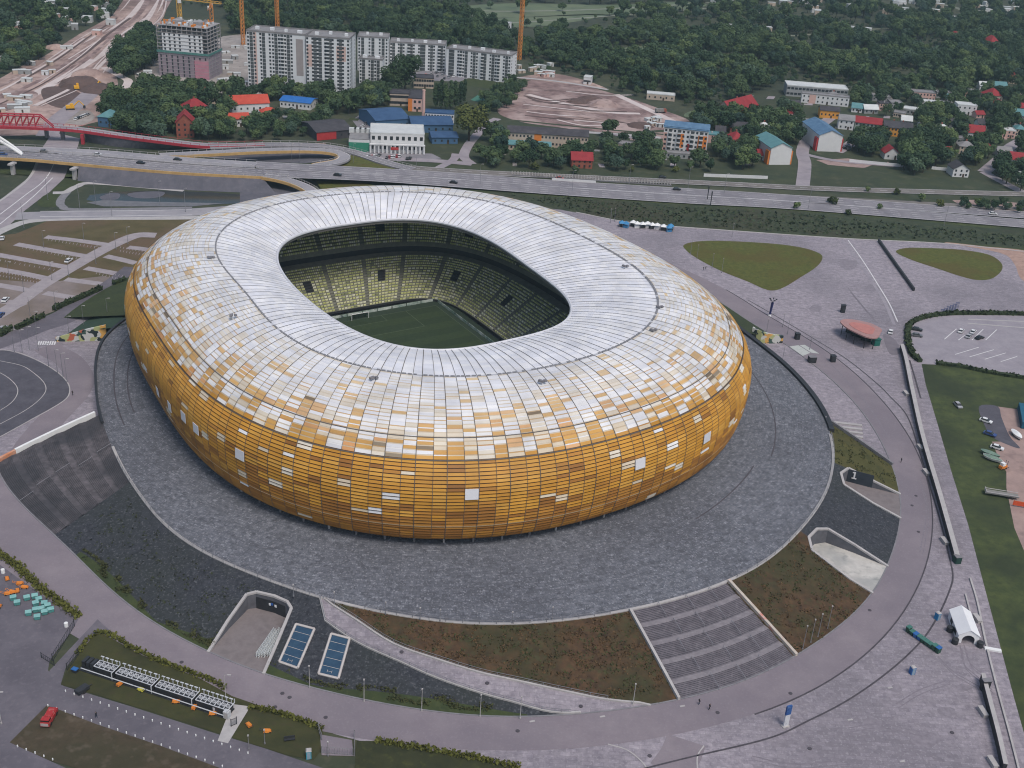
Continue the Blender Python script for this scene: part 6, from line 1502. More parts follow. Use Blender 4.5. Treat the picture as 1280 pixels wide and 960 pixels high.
for px, wd in (([(440,196),(500,199),(545,201),(590,205)], 7), ([(590,205),(580,196),(585,182),(598,166),(606,156),(622,148)], 6), ([(548,210),(566,200),(570,192)], 5), ([(1003,235),(1006,205),(1003,190),(1010,172),(1024,158),(1040,146)], 8), ([(1003,192),(1040,200),(1090,205),(1130,208)], 5), ([(1230,215),(1252,196),(1262,184),(1275,176)], 8), ([(1230,215),(1262,232),(1290,246)], 7), ([(760,167),(790,172),(820,180),(830,200)], 4), ([(1046,190),(1066,178),(1074,170)], 8)): _k = globals().get('_k', 0) + 1; kind(ribbon('street', path_px(px, .05+.006*_k), wd, M_street))
for i, px in enumerate(([(1190,250),(1230,250),(1290,255),(1290,264),(1240,262),(1205,260)], [(1020,200),(1060,198),(1100,203),(1080,210),(1035,206)], [(792,168),(830,165),(830,173),(800,176)])): sheet('earth_patch', px, .02+.004*i, M_dirt)
sheet('sports_court', [(588,125),(606,113),(624,117),(606,129)], .04, mat('court_green', srgb(62,110,96), srgb(76,124,108), .2, .8)); sheet('sports_field', [(565,105),(590,97),(640,104),(622,112)], .03, M_green)
sheet('parking_yard', [(440,150),(462,135),(500,140),(470,158),(452,166)], .02, M_deck); sheet('parking_yard', [(505,92),(560,84),(600,92),(575,102),(520,100)], .02, M_deck); sheet('parking_yard', [(430,192),(440,188),(540,192),(552,198),(520,202),(450,199)], .04, M_deck)
for k in range(26):
    f = k/25; a_ = [(lerp(168,208,f), -6), (lerp(140,200,f), 22), (lerp(100,172,f), 48), (lerp(60,148,f), 74), (lerp(4,118,f), 104), (lerp(-50,60,f), 132)]
    n0 = rnd.randrange(0, 3); a_ = [(x+rnd.uniform(-4,4), y) for x, y in a_[n0:n0+rnd.randrange(3, 5)]]
    kind(ribbon('track', path_px(a_, .19+.004*k), rnd.uniform(.8, 3.2), rnd.choice((M_soil2, M_sand2, M_soil, M_sand2, M_sand))))
for k in range(16):
    x0, y0 = rnd.uniform(640, 720), rnd.uniform(108, 154); x1 = x0+rnd.uniform(40, 110)
    kind(ribbon('track', path_px([(x0,y0),((x0+x1)/2,y0+rnd.uniform(1,7)),(x1,y0+rnd.uniform(3,10))], .15+.004*k), rnd.uniform(.8, 3.0), rnd.choice((M_soil, M_sand2, M_sand, M_soil))))
# soil heaps
def heap(px, py, r, h, m, label):
    p = G(px, py); b = MB(); r2 = random.Random(px); n = 14; rings = []
    for k, (q, hh) in enumerate(((1,0),(.72,.45),(.4,.85))):
        rings.append([(p.x+r*q*r2.uniform(.85,1.15)*math.cos(2*math.pi*i/n), p.y+r*.7*q*r2.uniform(.85,1.15)*math.sin(2*math.pi*i/n), h*hh*r2.uniform(.9,1.1)-(.3 if k == 0 else 0)) for i in range(n)])
    for k in range(2):
        for i in range(n): j = (i+1) % n; b.quad(rings[k][i], rings[k][j], rings[k+1][j], rings[k+1][i])
    for i in range(n): b.poly([rings[2][i], rings[2][(i+1) % n], (p.x, p.y, h)])
    tag(b.build('soil_heap', m, smooth=False), label, 'soil heap')
for a in ((103,108,17,7,M_soil,'tall dark soil heap beside the sandy earthworks tracks'),(128,114,16,5,M_soil,'low dark soil heap next to the tallest heap of the earthworks'),(112,95,14,5,M_sand,'pale sand heap behind the dark soil heaps'),(754,131,13,4,M_soil2,'round pale brown heap in the middle of the dirt field'),(738,126,11,4,M_soil,'dark heap behind the round pale heap of the dirt field'),(722,128,8,3,M_soil,'small dark heap on the dirt field'),(800,158,10,3,M_soil,'dark heap at the building rubble corner of the dirt field'),(70,60,10,3,M_sand,'sand heap at the edge of the earthworks')): heap(*a)
# ---------------------------------------------------------------- buildings
def quadmesh(w_, h_): 
    b = MB(); b.quad((-w_/2,-.06,0),(w_/2,-.06,0),(w_/2,-.06,h_),(-w_/2,-.06,h_)); b.quad((-w_/2,-.06,h_),(w_/2,-.06,h_),(w_/2,.0,h_),(-w_/2,.0,h_)); return b
WINC = {}
def put_part(key, name, maker, m, parent, loc, rz):
    if key not in WINC: o = maker().build(name, m, parent); WINC[key] = o.data
    else: o = bpy.data.objects.new(name, WINC[key]); COL.objects.link(o); o.parent = parent
    o.location = loc; o.rotation_euler = (0,0,rz); return o
M_win = mat('window_glass', (.020,.024,.030), (.05,.055,.065), .4, .2, spec=.5)
FOOT = []                                             # footprints kept clear of trees
def frame_of(A, Bp):
    a, b_ = G(*A), G(*Bp); d = b_-a; L = d.length; return a, L, math.atan2(d.y, d.x)
def note(a, rz, L, dp, pad=2.5):
    u = Vector((math.cos(rz), math.sin(rz), 0)); v = Vector((-u.y, u.x, 0))
    FOOT.append([(p.x, p.y) for p in (a-u*pad-v*(pad+9), a+u*(L+pad)-v*(pad+9), a+u*(L+pad)+v*(dp+pad), a-u*pad+v*(dp+pad))])
def house(name, label, A, Bp, dp, hw, wall, roof, rtype='gable', rh=3.0, wins=(3,2), cat='house', side=None, group=None, over=.5, chim=0, band=None, winm=None, door=True, ws=(1.1,1.3)):
    a, L, rz = frame_of(A, Bp); t = thing(name, label, cat, a, rz, group); note(a, rz, L, dp)
    b = MB(); b.box((L/2, dp/2, hw/2), (L, dp, hw))
    if rtype == 'gable_front': b.poly([(0,0,hw),(L,0,hw),(L/2,0,hw+rh)]); b.poly([(L,dp,hw),(0,dp,hw),(L/2,dp,hw+rh)])
    if rtype == 'gable': b.poly([(0,dp,hw),(0,0,hw),(0,dp/2,hw+rh)]); b.poly([(L,0,hw),(L,dp,hw),(L,dp/2,hw+rh)])
    b.build('wall', wall, t); b = MB(); o_ = over
    def slab(p, q, r_, s_, th=.22): b.prism([p, q, r_, s_], 0, top=[(x[0], x[1], x[2]+th) for x in (p, q, r_, s_)])
    e = o_*rh/(dp/2) if rtype == 'gable' else o_*rh/(L/2)
    if rtype == 'gable':
        slab((-o_,-o_,hw-e),(L+o_,-o_,hw-e),(L+o_,dp/2,hw+rh),(-o_,dp/2,hw+rh)); slab((L+o_,dp+o_,hw-e),(-o_,dp+o_,hw-e),(-o_,dp/2,hw+rh),(L+o_,dp/2,hw+rh))
    elif rtype == 'gable_front':
        slab((L/2,-o_,hw+rh),(L/2,dp+o_,hw+rh),(-o_,dp+o_,hw-e),(-o_,-o_,hw-e)); slab((L/2,dp+o_,hw+rh),(L/2,-o_,hw+rh),(L+o_,-o_,hw-e),(L+o_,dp+o_,hw-e))
    elif rtype == 'hip':
        k = min(L, dp)*.45; p = [(-o_,-o_,hw),(L+o_,-o_,hw),(L+o_,dp+o_,hw),(-o_,dp+o_,hw)]; r1, r2 = (k,dp/2,hw+rh), (L-k,dp/2,hw+rh)
        if L < dp: r1, r2 = (L/2,k,hw+rh), (L/2,dp-k,hw+rh); b.poly([p[0],p[1],r1]); b.quad(p[1],p[2],r2,r1); b.poly([p[2],p[3],r2]); b.quad(p[3],p[0],r1,r2)
        else: b.quad(p[0],p[1],r2,r1); b.poly([p[1],p[2],r2]); b.quad(p[2],p[3],r1,r2); b.poly([p[3],p[0],r1])
        b.quad(*p[::-1])
    else:
        b.box((L/2,dp/2,hw+.12), (L+.2,dp+.2,.24))
        for s in ((L/2,.15,L+.3,.3),(L/2,dp-.15,L+.3,.3)): b.box((s[0],s[1],hw+.4), (s[2],s[3],.5))
        for x in (.0, L): b.box((x,dp/2,hw+.4), (.3,dp,.5))
    ro = b.build('roof', roof, t)
    for k in range(chim):
        b = MB(); x = L*(k+1)/(chim+1); top = hw+rh*.95+1.2 if rtype != 'flat' else hw+1.4; b.box((x,dp*.55,(hw+top)/2), (.9,.9,top-hw)); c = b.build('chimney', M_brick if rtype != 'flat' else M_conc, t); c.parent = ro
    nx, nz = wins
    for i in range(nx):
        for k in range(nz):
            put_part(('w',)+ws+((winm or M_win).name,), 'window', lambda: quadmesh(*ws), winm or M_win, t, ((i+.5)*L/nx, 0, hw*(k+.38)/nz-.1 if nz > 0 else 1), 0)
    sd_ = side or 0
    if sd_:
        ny = max(1, int(dp/4)); x = L if sd_ > 0 else 0; rr = math.pi/2 if sd_ > 0 else -math.pi/2
        for i in range(ny):
            for k in range(nz): put_part(('w',)+ws+((winm or M_win).name,), 'window', lambda: quadmesh(*ws), winm or M_win, t, (x, (i+.5)*dp/ny, hw*(k+.38)/nz-.1), rr)
    if door: put_part(('door', hw > 5), 'door', lambda: quadmesh(1.2, 2.1), M_door, t, (L*.5+(.9 if nx % 2 else 0)*0+L/(2*nx) if nx else L/2, 0, .05), 0)
    if band:
        bm_, x0, x1 = band; b = MB(); b.prism([(L*x0,-.12,.1),(L*x1,-.12,.1),(L*x1,-.01,.1),(L*x0,-.01,.1)], hw-.2); b.build('painted_bay', bm_, t)
    return t
M_brick = mat('brick_red', srgb(132,74,62), srgb(152,92,76), .6, .9); M_door = mat('door_brown', (.06,.04,.03), (.09,.06,.04), .6, .7)
M_rred = mat('roof_red', srgb(130,40,46), srgb(152,54,58), .3, .8, srgb(112,38,44), .4, .6); M_rorange = mat('roof_orange', srgb(172,66,52), srgb(190,82,64), .3, .8); M_rdark = mat('roof_dark', srgb(58,56,62), srgb(76,74,78), .2, .85, srgb(92,88,90), .3, .4)
M_rblue = mat('roof_blue', srgb(74,104,134), srgb(92,124,152), .25, .7, srgb(110,140,164), .4, .5); M_rteal = mat('roof_teal', srgb(80,122,128), srgb(98,140,142), .25, .7); M_rbblue = mat('roof_bright_blue', srgb(36,96,166), srgb(48,110,180), .3, .6); M_rnavy = mat('roof_navy', srgb(48,74,108), srgb(62,90,124), .2, .7)
M_rgrey = mat('roof_grey', srgb(120,118,120), srgb(142,140,140), .2, .85, srgb(104,100,102), .4, .3); M_rwhite = mat('roof_white', srgb(186,188,188), srgb(204,206,204), .2, .6)
M_wwhite = mat('wall_white', (.60,.60,.61), (.66,.66,.66), .3, .8); M_wcream = mat('wall_cream', srgb(176,160,146), srgb(192,176,160), .3, .85); M_wyel = mat('wall_orange', srgb(206,142,58), srgb(216,154,72), .3, .8); M_wgrey = mat('wall_grey', srgb(140,142,144), srgb(156,158,158), .3, .85); M_wpink = mat('wall_pink', srgb(196,160,150), srgb(208,172,162), .3, .85); M_wblue = mat('wall_blue', srgb(64,96,128), srgb(76,108,140), .3, .8); M_wgreen = mat('wall_pale_green', srgb(142,152,146), srgb(156,164,158), .3, .85); M_worange = mat('bay_orange', srgb(206,118,50), srgb(216,130,62), .4, .8); M_wred = mat('bay_red', srgb(168,50,52), srgb(180,62,62), .4, .8)
# tall blocks of flats
def bal_mesh():
    b = MB(); b.box((0,-.7,.08), (2.2,1.4,.16)); b.box((0,-1.38,.5), (2.2,.08,.75)); b.box((1.08,-.7,.5), (.06,1.3,.75)); b.box((-1.08,-.7,.5), (.06,1.3,.75)); return b
def rec_mesh(w_=2.2, h_=2.2):
    b = MB(); b.quad((-w_/2,-.07,0),(w_/2,-.07,0),(w_/2,-.07,h_),(-w_/2,-.07,h_)); return b
def block(name, label, A, Bp, dp, floors, wall, pattern, side=None, sidepat='ww.ww', fh=2.45, cat='apartment block', top=True, group=None, roofm=None, accents=()):
    """pattern: one letter per bay, w = window, B = balcony recess, s = blank, n = narrow window. Past 100 of a part on a block the rest are one object."""
    a, L, rz = frame_of(A, Bp); H_ = floors*fh; t = thing(name, label, cat, a, rz, group); note(a, rz, L, dp)
    b = MB(); b.box((L/2,dp/2,H_/2), (L,dp,H_)); b.build('wall', wall, t)
    b = MB(); b.box((L/2,dp/2,H_+.15), (L+.3,dp+.3,.3))
    for y in (.1, dp-.1): b.box((L/2,y,H_+.7), (L+.3,.25,.9))
    for x in (.0, L): b.box((x,dp/2,H_+.7), (.25,dp,.9))
    r2 = random.Random(len(label)); ro = b.build('roof', roofm or M_rgrey, t)
    if top:
        for k in range(max(2, int(L/9))):
            b = MB(); x = (k+.5)*L/max(2, int(L/9))+r2.uniform(-1,1); w_ = r2.uniform(1.5,3.5); b.box((x,dp*r2.uniform(.35,.65),H_+1.1), (w_,w_*.8,1.9)); c = b.build('roof_cabin', wall, t); c.parent = ro
    faces = [((0,0),0,L,pattern)]
    if side: faces.append((((L,0) if side > 0 else (0,dp)), math.pi/2 if side > 0 else -math.pi/2, dp, sidepat))
    slots = {'window': [], 'balcony': [], 'recess': []}
    for (ox, oy), rr, ln_, pt in faces:
        n = len(pt); u = (math.cos(rr), math.sin(rr))
        for i, ch in enumerate(pt):
            x = (i+.5)*ln_/n; lx, ly = ox+u[0]*x, oy+u[1]*x
            for f in range(floors):
                if ch in 'wn': slots['window'].append((lx, ly, f*fh+.75, rr))
                elif ch == 'B': slots['recess'].append((lx, ly, f*fh+.1, rr)); slots['balcony'].append((lx, ly, f*fh, rr))
                elif ch == 'R': slots['recess'].append((lx, ly, f*fh+.1, rr))
    for nm, mk, m, key in (('window', lambda: quadmesh(1.3,1.35), M_win, 'fw'), ('recess', rec_mesh, mat('balcony_shade', (.05,.055,.06), (.10,.11,.115), .5, .8), 'fr'), ('balcony', bal_mesh, wall, 'fb'+wall.name)):
        S = slots[nm]; S.sort(key=lambda q: -q[2])
        for q in S[:100]: put_part(key, nm, mk, m, t, q[:3], q[3])
        rest = S[100:]
        if rest:
            b = MB(); src = mk()
            for q in rest:
                co, si = math.cos(q[3]), math.sin(q[3]); k = len(b.v)
                b.v += [(q[0]+co*x-si*y, q[1]+si*x+co*y, q[2]+z) for x, y, z in src.v]; b.f += [tuple(i+k for i in f) for f in src.f]; b.m += src.m
            kind(b.build(nm, m, t), 'stuff')
    for (x0, x1, f0, f1, m) in accents:
        b = MB(); b.prism([(L*x0,-.05,f0*fh),(L*x1,-.05,f0*fh),(L*x1,-.004,f0*fh),(L*x0,-.004,f0*fh)], (f1-f0)*fh); b.build('painted_panel', m, t)
    return t
M_blockw = mat('render_white', (.62,.64,.66), (.70,.71,.72), .15, .85); M_pinkw = mat('render_pink', srgb(196,168,160), srgb(206,180,172), .3, .85); M_greyp = mat('render_grey', srgb(150,142,142), srgb(162,154,152), .3, .85)
block('apartment_tower', 'tall white apartment tower with a wide blank grey pink panel near one end', (311,112),(383,118), 20, 16, M_blockw, 'wRwswRswwRwBwRwssss', accents=((.84,.96,5,15,M_greyp),(.12,.17,0,16,M_pinkw)))
block('apartment_tower', 'tall white apartment tower with pink upper panels and dark balcony columns', (384,119),(437,123), 22, 16, M_blockw, 'wswRwRswBRwswRwsw', side=1, sidepat='wRsw', accents=((.02,.14,8,14,M_pinkw),(.70,.92,10,14,M_pinkw)))
block('apartment_block', 'upper set back white block joining tall towers and lower slabs', (447,88),(485,90), 18, 10, M_blockw, 'wRswRswRw', side=1, sidepat='wsw', roofm=M_rgrey)
block('apartment_block', 'short white annex block with dark balconies below the joining block', (449,104),(478,106), 9, 7, M_blockw, 'wRswRwRs', side=1, sidepat='ws')
block('apartment_block', 'white slab block with rows of dark balconies half hidden by the tallest trees', (487,86),(556,90), 16, 8, M_blockw, 'wRswRwsBRwswRRswRwsBRw')
block('apartment_block', 'longest white slab block with dark balconies beside the dirt field', (557,94),(637,104), 16, 8, M_blockw, 'sRRswBwRswRwsBRswRwBswRw', side=1, sidepat='wsw')
# tower under construction: open frame
a, L, rz = frame_of((200,94),(262,100)); T = thing('unfinished_tower', 'unfinished concrete tower with open upper floors, green netting and pink lower walls', 'building under construction', a, rz); note(a, rz, L, 24)
M_rawc = mat('raw_concrete', srgb(138,136,138), srgb(158,154,154), .2, .9); dp = 24; fh = 2.5; NF = 14
b = MB()
for f in range(NF+1): b.box((L/2,dp/2,f*fh+.12), (L+.6,dp+.6,.26))
b.build('floor_slabs', M_rawc, T); b = MB(); cols = 11
for i in range(cols): 
    for y in (.4, dp-.4): b.box((L*i/(cols-1),y,NF*fh/2), (.55,.6,NF*fh))
for y in (6, 12, 18):
    for x in (0, L): b.box((x,y,NF*fh/2), (.5,.6,NF*fh))
b.box((L/2,dp/2,NF*fh/2-1), (L*.8,dp*.75,NF*fh-2)); b.box((L*.3,dp/2,NF*fh/2+1), (6,7,NF*fh+3)); b.box((L*.72,dp/2,NF*fh/2+1), (6,7,NF*fh+3)); b.build('core', M_rawc, T)
b = MB(); b.prism([(L*.1,-.05,3*fh*2.3),(L*.9,-.05,3*fh*2.3),(L*.9,.3,3*fh*2.3),(L*.1,.3,3*fh*2.3)], fh*5); b.build('infill_wall', M_blockw, T)
b = MB(); b.box((L/2,dp/2,3.4*fh), (L+.2,dp+.2,6.8*fh)); b.build('lower_wall', mat('grey_pink_render', srgb(132,122,130), srgb(158,142,150), .1, .9, srgb(104,98,106), .5, .2), T)
b = MB(); b.box((L*.86,-.15,2.6*fh), (L*.28,.2,5.2*fh)); b.build('pink_insulation', mat('pink_board', srgb(172,118,132), srgb(188,134,146), .3, .85), T)
b = MB(); b.box((L/2,-.7,6.9*fh), (L+1.5,.12,1.6)); b.box((L+.8,dp/2,6.9*fh), (.12,dp,1.6)); b.build('netting', mat('green_net', srgb(70,116,112), srgb(88,132,124), .5, .9), T)
n = 0
for i in range(10):
    for f in range(7, 12):
        if i in (0, 5, 9): continue
        n += 1; put_part('fw', 'window', lambda: quadmesh(1.35,1.5), M_win, T, ((i+.5)*L/10, -.08, f*fh+.9), 0)
for i in range(9):
    for f in range(0, 6): put_part('sl', 'window', lambda: quadmesh(1.0,2.0), M_win, T, ((i+.5)*L/9, -.14, f*fh+.6), 0)
for k in range(60): 
    b = MB(); b.box((rnd.uniform(1,L-1),rnd.uniform(1,dp-1),NF*fh+rnd.uniform(.6,1.4)), (rnd.uniform(.4,2.6),rnd.uniform(.4,2),rnd.uniform(.8,2.8))); b.build('formwork', rnd.choice((M_rawc, M_or, M_blockw, M_rwhite)), T)
# cranes
M_crane = mat('crane_orange', srgb(198,126,60), srgb(212,142,74), .5, .6); M_craney = mat('crane_yellow', srgb(206,160,74), srgb(216,172,88), .5, .6)
def crane(px, py, h, jib, rz, label, m=M_crane, base_z=0.0, wd=2.2):
    p = G(px, py, 0); t = thing('tower_crane', label, 'tower crane', (p.x,p.y,base_z), rz); b = MB()
    for sx in (-1, 1):
        for sy in (-1, 1): b.bar((sx*wd/2,sy*wd/2,0), (sx*wd/2,sy*wd/2,h), .3, 4)
    n = int(h/3)
    for k in range(n):
        z0, z1 = h*k/n, h*(k+1)/n
        for (x0,y0),(x1,y1) in (((-1,-1),(1,-1)),((1,-1),(1,1)),((1,1),(-1,1)),((-1,1),(-1,-1))): b.bar((x0*wd/2,y0*wd/2,z0), (x1*wd/2,y1*wd/2,z1), .2, 4)
    b.build('mast', m, t)
    def boom(name, x0, x1, mm):
        b = MB(); n = max(2, int(abs(x1-x0)/3))
        for y in (-.7, .7): b.bar((x0,y,h), (x1,y,h), .22, 4)
        b.bar((x0,0,h+1.6), (x1,0,h+1.2), .22, 4)
        for k in range(n): xa, xb = lerp(x0,x1,k/n), lerp(x0,x1,(k+1)/n); b.bar((xa,-.7,h), (xb,0,h+1.5), .14, 4); b.bar((xa,.7,h), (xb,0,h+1.5), .14, 4); b.bar((xa,-.7,h), (xb,.7,h), .12, 4)
        b.build(name, mm, t)
    boom('jib', 0, jib, m); boom('counter_jib', 0, -jib*.28, m)
    b = MB(); b.box((-jib*.25,0,h-.8), (4,1.6,2.4)); b.build('counterweight', M_conc, t); b = MB(); b.box((1.5,-1.6,h-1.2), (2,1.6,2.2)); b.build('cab', M_white, t)
    b = MB(); b.bar((0,0,h), (0,0,h+7), .4, 4); b.bar((0,0,h+7), (jib*.7,0,h+1.5), .1, 4); b.bar((0,0,h+7), (-jib*.25,0,h+1.2), .1, 4); b.build('tie_frame', m, t); return t
crane(229,84,48,34,R(-14),'yellow tower crane rising from the top of the unfinished tower', M_craney); crane(268,80,42,20,R(-80),'short orange tower crane at the corner of the unfinished tower'); crane(304,56,62,40,R(35),'slim orange tower crane between unfinished tower and white tower'); crane(347,40,60,40,R(70),'orange tower crane rising behind the tall white towers'); crane(649,75,62,42,R(60),'tall orange tower crane standing alone at the end of the long slab block')
# houses and halls, each by itself
house('brick_house', 'narrow tall brick house with a steep red roof', (221,172),(243,172), 12, 9, M_brick, M_rred, 'gable_front', 5, (3,3), side=0, chim=1)
house('red_house', 'dark red roofed house up the slope from the tall brick house', (236,147),(262,144), 12, 5, M_brick, M_rred, 'hip', 5, (3,1), chim=1)
house('red_house', 'house with bright orange red hipped roof among trees', (250,132),(270,131), 11, 5, M_wcream, M_rorange, 'hip', 4.5, (3,1), chim=1)
house('red_roof_hall', 'big bright red roofed building above a white walled house', (290,142),(337,140), 13, 6, M_wwhite, M_rorange, 'gable', 4, (6,1), side=1)
house('white_house', 'white walled low house half under trees below the big red roof', (285,159),(312,158), 9, 5, M_wwhite, M_rorange, 'gable', 2.5, (5,1))
house('red_annex', 'small red roofed annex below the big red roofed building', (328,148),(348,147), 8, 3.5, M_wwhite, M_rorange, 'hip', 2.5, (3,1))
house('blue_house', 'small blue house with teal roof beside the red beamed viaduct', (123,158),(144,160), 11, 6, M_wblue, M_rteal, 'hip', 3.5, (3,1))
house('blue_hall', 'low white hall with bright blue roof and white skylights', (350,134),(388,138), 15, 4.5, M_wwhite, M_rbblue, 'gable', 1.5, (8,1), cat='hall', side=1)
for k in range(5): 
    a = G(360+k*6.0, 128.5+k*.7, 5.6); b = MB(); b.box((a.x,a.y,5.9), (1.6,4.5,.5), .1); 
house('school', 'beige flat roofed school wing with large window grid', (487,132),(512,133), 13, 8, M_wcream, M_rdark, 'flat', 0, (9,2), cat='school', ws=(1.6,1.7))
house('school', 'beige and pink school wing with an orange painted corner', (510,139),(527,140), 26, 8.5, M_wpink, M_rdark, 'flat', 0, (3,2), cat='school', side=1, band=(M_worange, .0, .3), ws=(1.6,1.7))
house('school', 'grey roofed back wing of the beige school', (517,110),(542,111), 12, 7, M_wcream, M_rdark, 'flat', 0, (8,2), cat='school', ws=(1.6,1.7))
house('office_block', 'white office block with square windows and a tall colonnade', (463,190),(530,192), 22, 11, M_wwhite, M_rwhite, 'flat', 0, (9,2), cat='office', side=1, ws=(1.7,2.2), door=False)
a, L, rz = frame_of((436,189),(462,190)); t = thing('office_annex', 'white low office annex wrapped in green netting with roof units', 'office', a, rz); note(a, rz, L, 20)
b = MB(); b.box((L/2,10,3.6), (L,20,7.2)); b.build('wall', M_wwhite, t); b = MB(); b.box((L/2,-.3,2.8), (L,.15,5.4)); b.build('netting', mat('site_net', srgb(50,122,100), srgb(62,138,112), .5, .9), t)
for k in range(4): b = MB(); b.box((L*(k+.5)/4,15,8.6), (4.2,3,2.8)); b.build('roof_unit', M_rwhite, t)
b = MB(); b.prism([(0,-.1,7.2),(L,-.1,7.2),(L,20,7.2),(0,20,7.2)], .3); b.build('roof', M_rgrey, t)
a, L, rz = frame_of((463,190),(530,192)); b = MB()
t = thing('colonnade', 'row of tall white columns across the front of the office block', 'colonnade', a, rz)
for k in range(14): b = MB(); b.box((L*k/13,-1.6,2.4), (.9,.7,4.8)); b.build('column', M_wwhite, t)
b = MB(); b.box((L/2,-1.4,5.1), (L+1,1.6,.7)); b.build('beam', M_wwhite, t); b = MB(); b.box((L*.45,-2.1,3.0), (4.5,.2,1.6)); b.build('banner', M_wred, t)
house('penthouse', 'white set back top storey of the office block', (492,172),(526,173), 14, 4, M_wwhite, M_rwhite, 'flat', 0, (6,1), cat='office', side=1, ws=(1.6,1.8), door=False)
house('dark_shed', 'dark roofed shed with red front beside the netted office annex', (396,176),(440,172), 26, 5, M_rdark, M_rdark, 'gable', 2.5, (5,1), cat='shed', band=(M_wred, .0, .55), door=False)
house('blue_hall', 'large hall with navy blue roof behind the office block', (470,163),(512,160), 30, 6, M_wblue, M_rnavy, 'gable', 3, (6,1), cat='hall', side=1)
house('blue_hall', 'lower hall with blue roof just behind the office block corner', (515,166),(566,166), 22, 5, M_wblue, M_rnavy, 'gable', 2.5, (6,1), cat='hall')
house('blue_hall', 'small blue shed beside the big round tree', (540,180),(572,180), 14, 4, M_wblue, M_rnavy, 'gable', 1.5, (4,1), cat='hall')
house('white_workshop', 'long white workshop with strip of windows behind the blue roofs', (531,153),(567,155), 10, 6, M_wwhite, M_rnavy, 'flat', 0, (10,2), cat='workshop')
b = MB(); b.bar((0,0,0), (0,0,20), 1.2, 12, r2=.9); b.bar((0,0,20), (0,0,20.5), 1.1, 12); o = b.build('chimney_stack', M_wpink); o.location = G(529,152); tag(o, 'pale brick chimney stack standing between the school and blue halls', 'chimney')
house('row_house', 'long beige terrace with orange painted bays and dark roof', (634,181),(734,187), 12, 8, M_wcream, M_rdark, 'gable', 2.5, (22,2), cat='terrace', band=(M_worange, .33, .42))
house('blue_roof_annex', 'low terrace annex with pale blue roof before the beige terrace', (632,187),(688,190), 9, 3.4, M_wcream, M_rteal, 'gable', 1.5, (12,1), cat='annex')
house('red_cottage', 'small brick cottage with two red roofs by the service road', (714,210),(740,211), 9, 5, M_brick, M_rred, 'gable', 3.5, (4,2), chim=1)
house('low_house', 'small cream flat roofed house on a sandy plot', (772,187),(790,190), 9, 3.5, M_wcream, M_rgrey, 'flat', 0, (4,1))
block('orange_block', 'white five storey block with blue roof and orange red balcony bays', (827,188),(882,194), 12, 5, M_wwhite, 'wBwBwwBwBw', fh=2.9, top=False, roofm=M_rblue, side=1, sidepat='sss', accents=((.0,.08,0,4,M_wpink),(.32,.46,1,4,M_worange),(.78,.98,1,4,M_worange),(.55,.62,0,2,M_wred),(.88,.96,0,1,M_wred)))
a, L, rz = frame_of((827,188),(882,194)); b = MB(); b.prism([(-.6,-.6,14.9),(L+.6,-.6,14.9),(L+.6,12.6,14.9),(-.6,12.6,14.9)], 0, top=[(-.3,5,17.6),(L+.3,5,17.6),(L+.3,7,17.6),(-.3,7,17.6)])
o = b.build('roof', M_rblue); o.location = a; o.rotation_euler = (0,0,rz); o.parent = None
for q in list(bpy.data.objects):
    if q.name.startswith('orange_block'): o.parent = q; o.location = (0,0,0); o.rotation_euler = (0,0,0)
house('garage_row', 'grey low garage row in front of the orange white block', (832,197),(884,201), 6, 2.8, M_wgrey, M_rgrey, 'flat', 0, (8,1), cat='garages')
house('red_barn', 'large steep red roofed building at the forest edge', (914,150),(947,141), 15, 5, M_wcream, M_rred, 'gable', 6.5, (6,1), cat='house', chim=1)
house('red_house', 'square house with dark red hipped roof among trees behind the white gable', (912,186),(934,186), 13, 4.5, M_wcream, M_rred, 'hip', 5, (3,1), chim=1)
house('brick_house', 'low brick house with white windows below the steep red roof', (912,166),(935,167), 9, 4, M_brick, M_rdark, 'gable', 2.5, (4,1))
house('gable_block', 'white gabled block with teal roof and orange side bays', (961,206),(987,206), 26, 10.5, M_wwhite, M_rteal, 'gable_front', 3, (0,0), cat='apartment block', side=1, door=False)
house('gable_block', 'white gabled block with blue roof and red side bays', (1021,189),(1050,190), 34, 10.5, M_wwhite, M_rblue, 'gable_front', 3.2, (0,0), cat='apartment block', side=1, door=False)
for (A, Bp, m) in (((961,206),(987,206),M_worange),((1021,189),(1050,190),M_wred)):
    a, L, rz = frame_of(A, Bp); par = [q for q in bpy.data.objects if q.name.startswith('gable_block') and q.parent is None and (q.location-a).length < 1][0]
    for x in (-.5, L+.5): b = MB(); b.box((x,3,4.2), (1.2,5,8.2)); b.build('side_bay', m, par)
house('long_hall', 'long white topped two storey hall at the forest edge', (982,120),(1058,126), 16, 8, M_wgrey, M_rwhite, 'flat', 0, (16,2), cat='hall', side=1, ws=(2.2,1.6))
house('white_block', 'white two storey block with red framed stair bays before the long hall', (1001,128),(1060,134), 8, 6.5, M_wwhite, M_rgrey, 'flat', 0, (10,2), cat='block', band=(M_wpink, .16, .3))
house('orange_house', 'small bright orange house between white block and blue roofed block', (1024,147),(1048,149), 9, 5.5, M_wyel, M_rdark, 'gable', 2.0, (5,1))
house('orange_house', 'small orange brick house under trees beside the long hall', (984,138),(1000,138), 8, 4, M_wyel, M_rdark, 'gable', 2.5, (2,1))
house('row_house', 'white end house of the row beside the blue roofed gable block', (1047,161),(1066,163), 11, 6.5, M_wwhite, M_rgrey, 'gable', 2.5, (3,2))
house('row_house', 'grey green row house with dark red roof in the middle of the row', (1067,163),(1100,167), 11, 6.0, M_wgreen, M_rred, 'gable', 3, (7,2))
house('row_house', 'orange row house with dark grey roof at the end of the row', (1103,169),(1138,173), 12, 6.0, M_wyel, M_rdark, 'gable', 3, (8,2), chim=2)
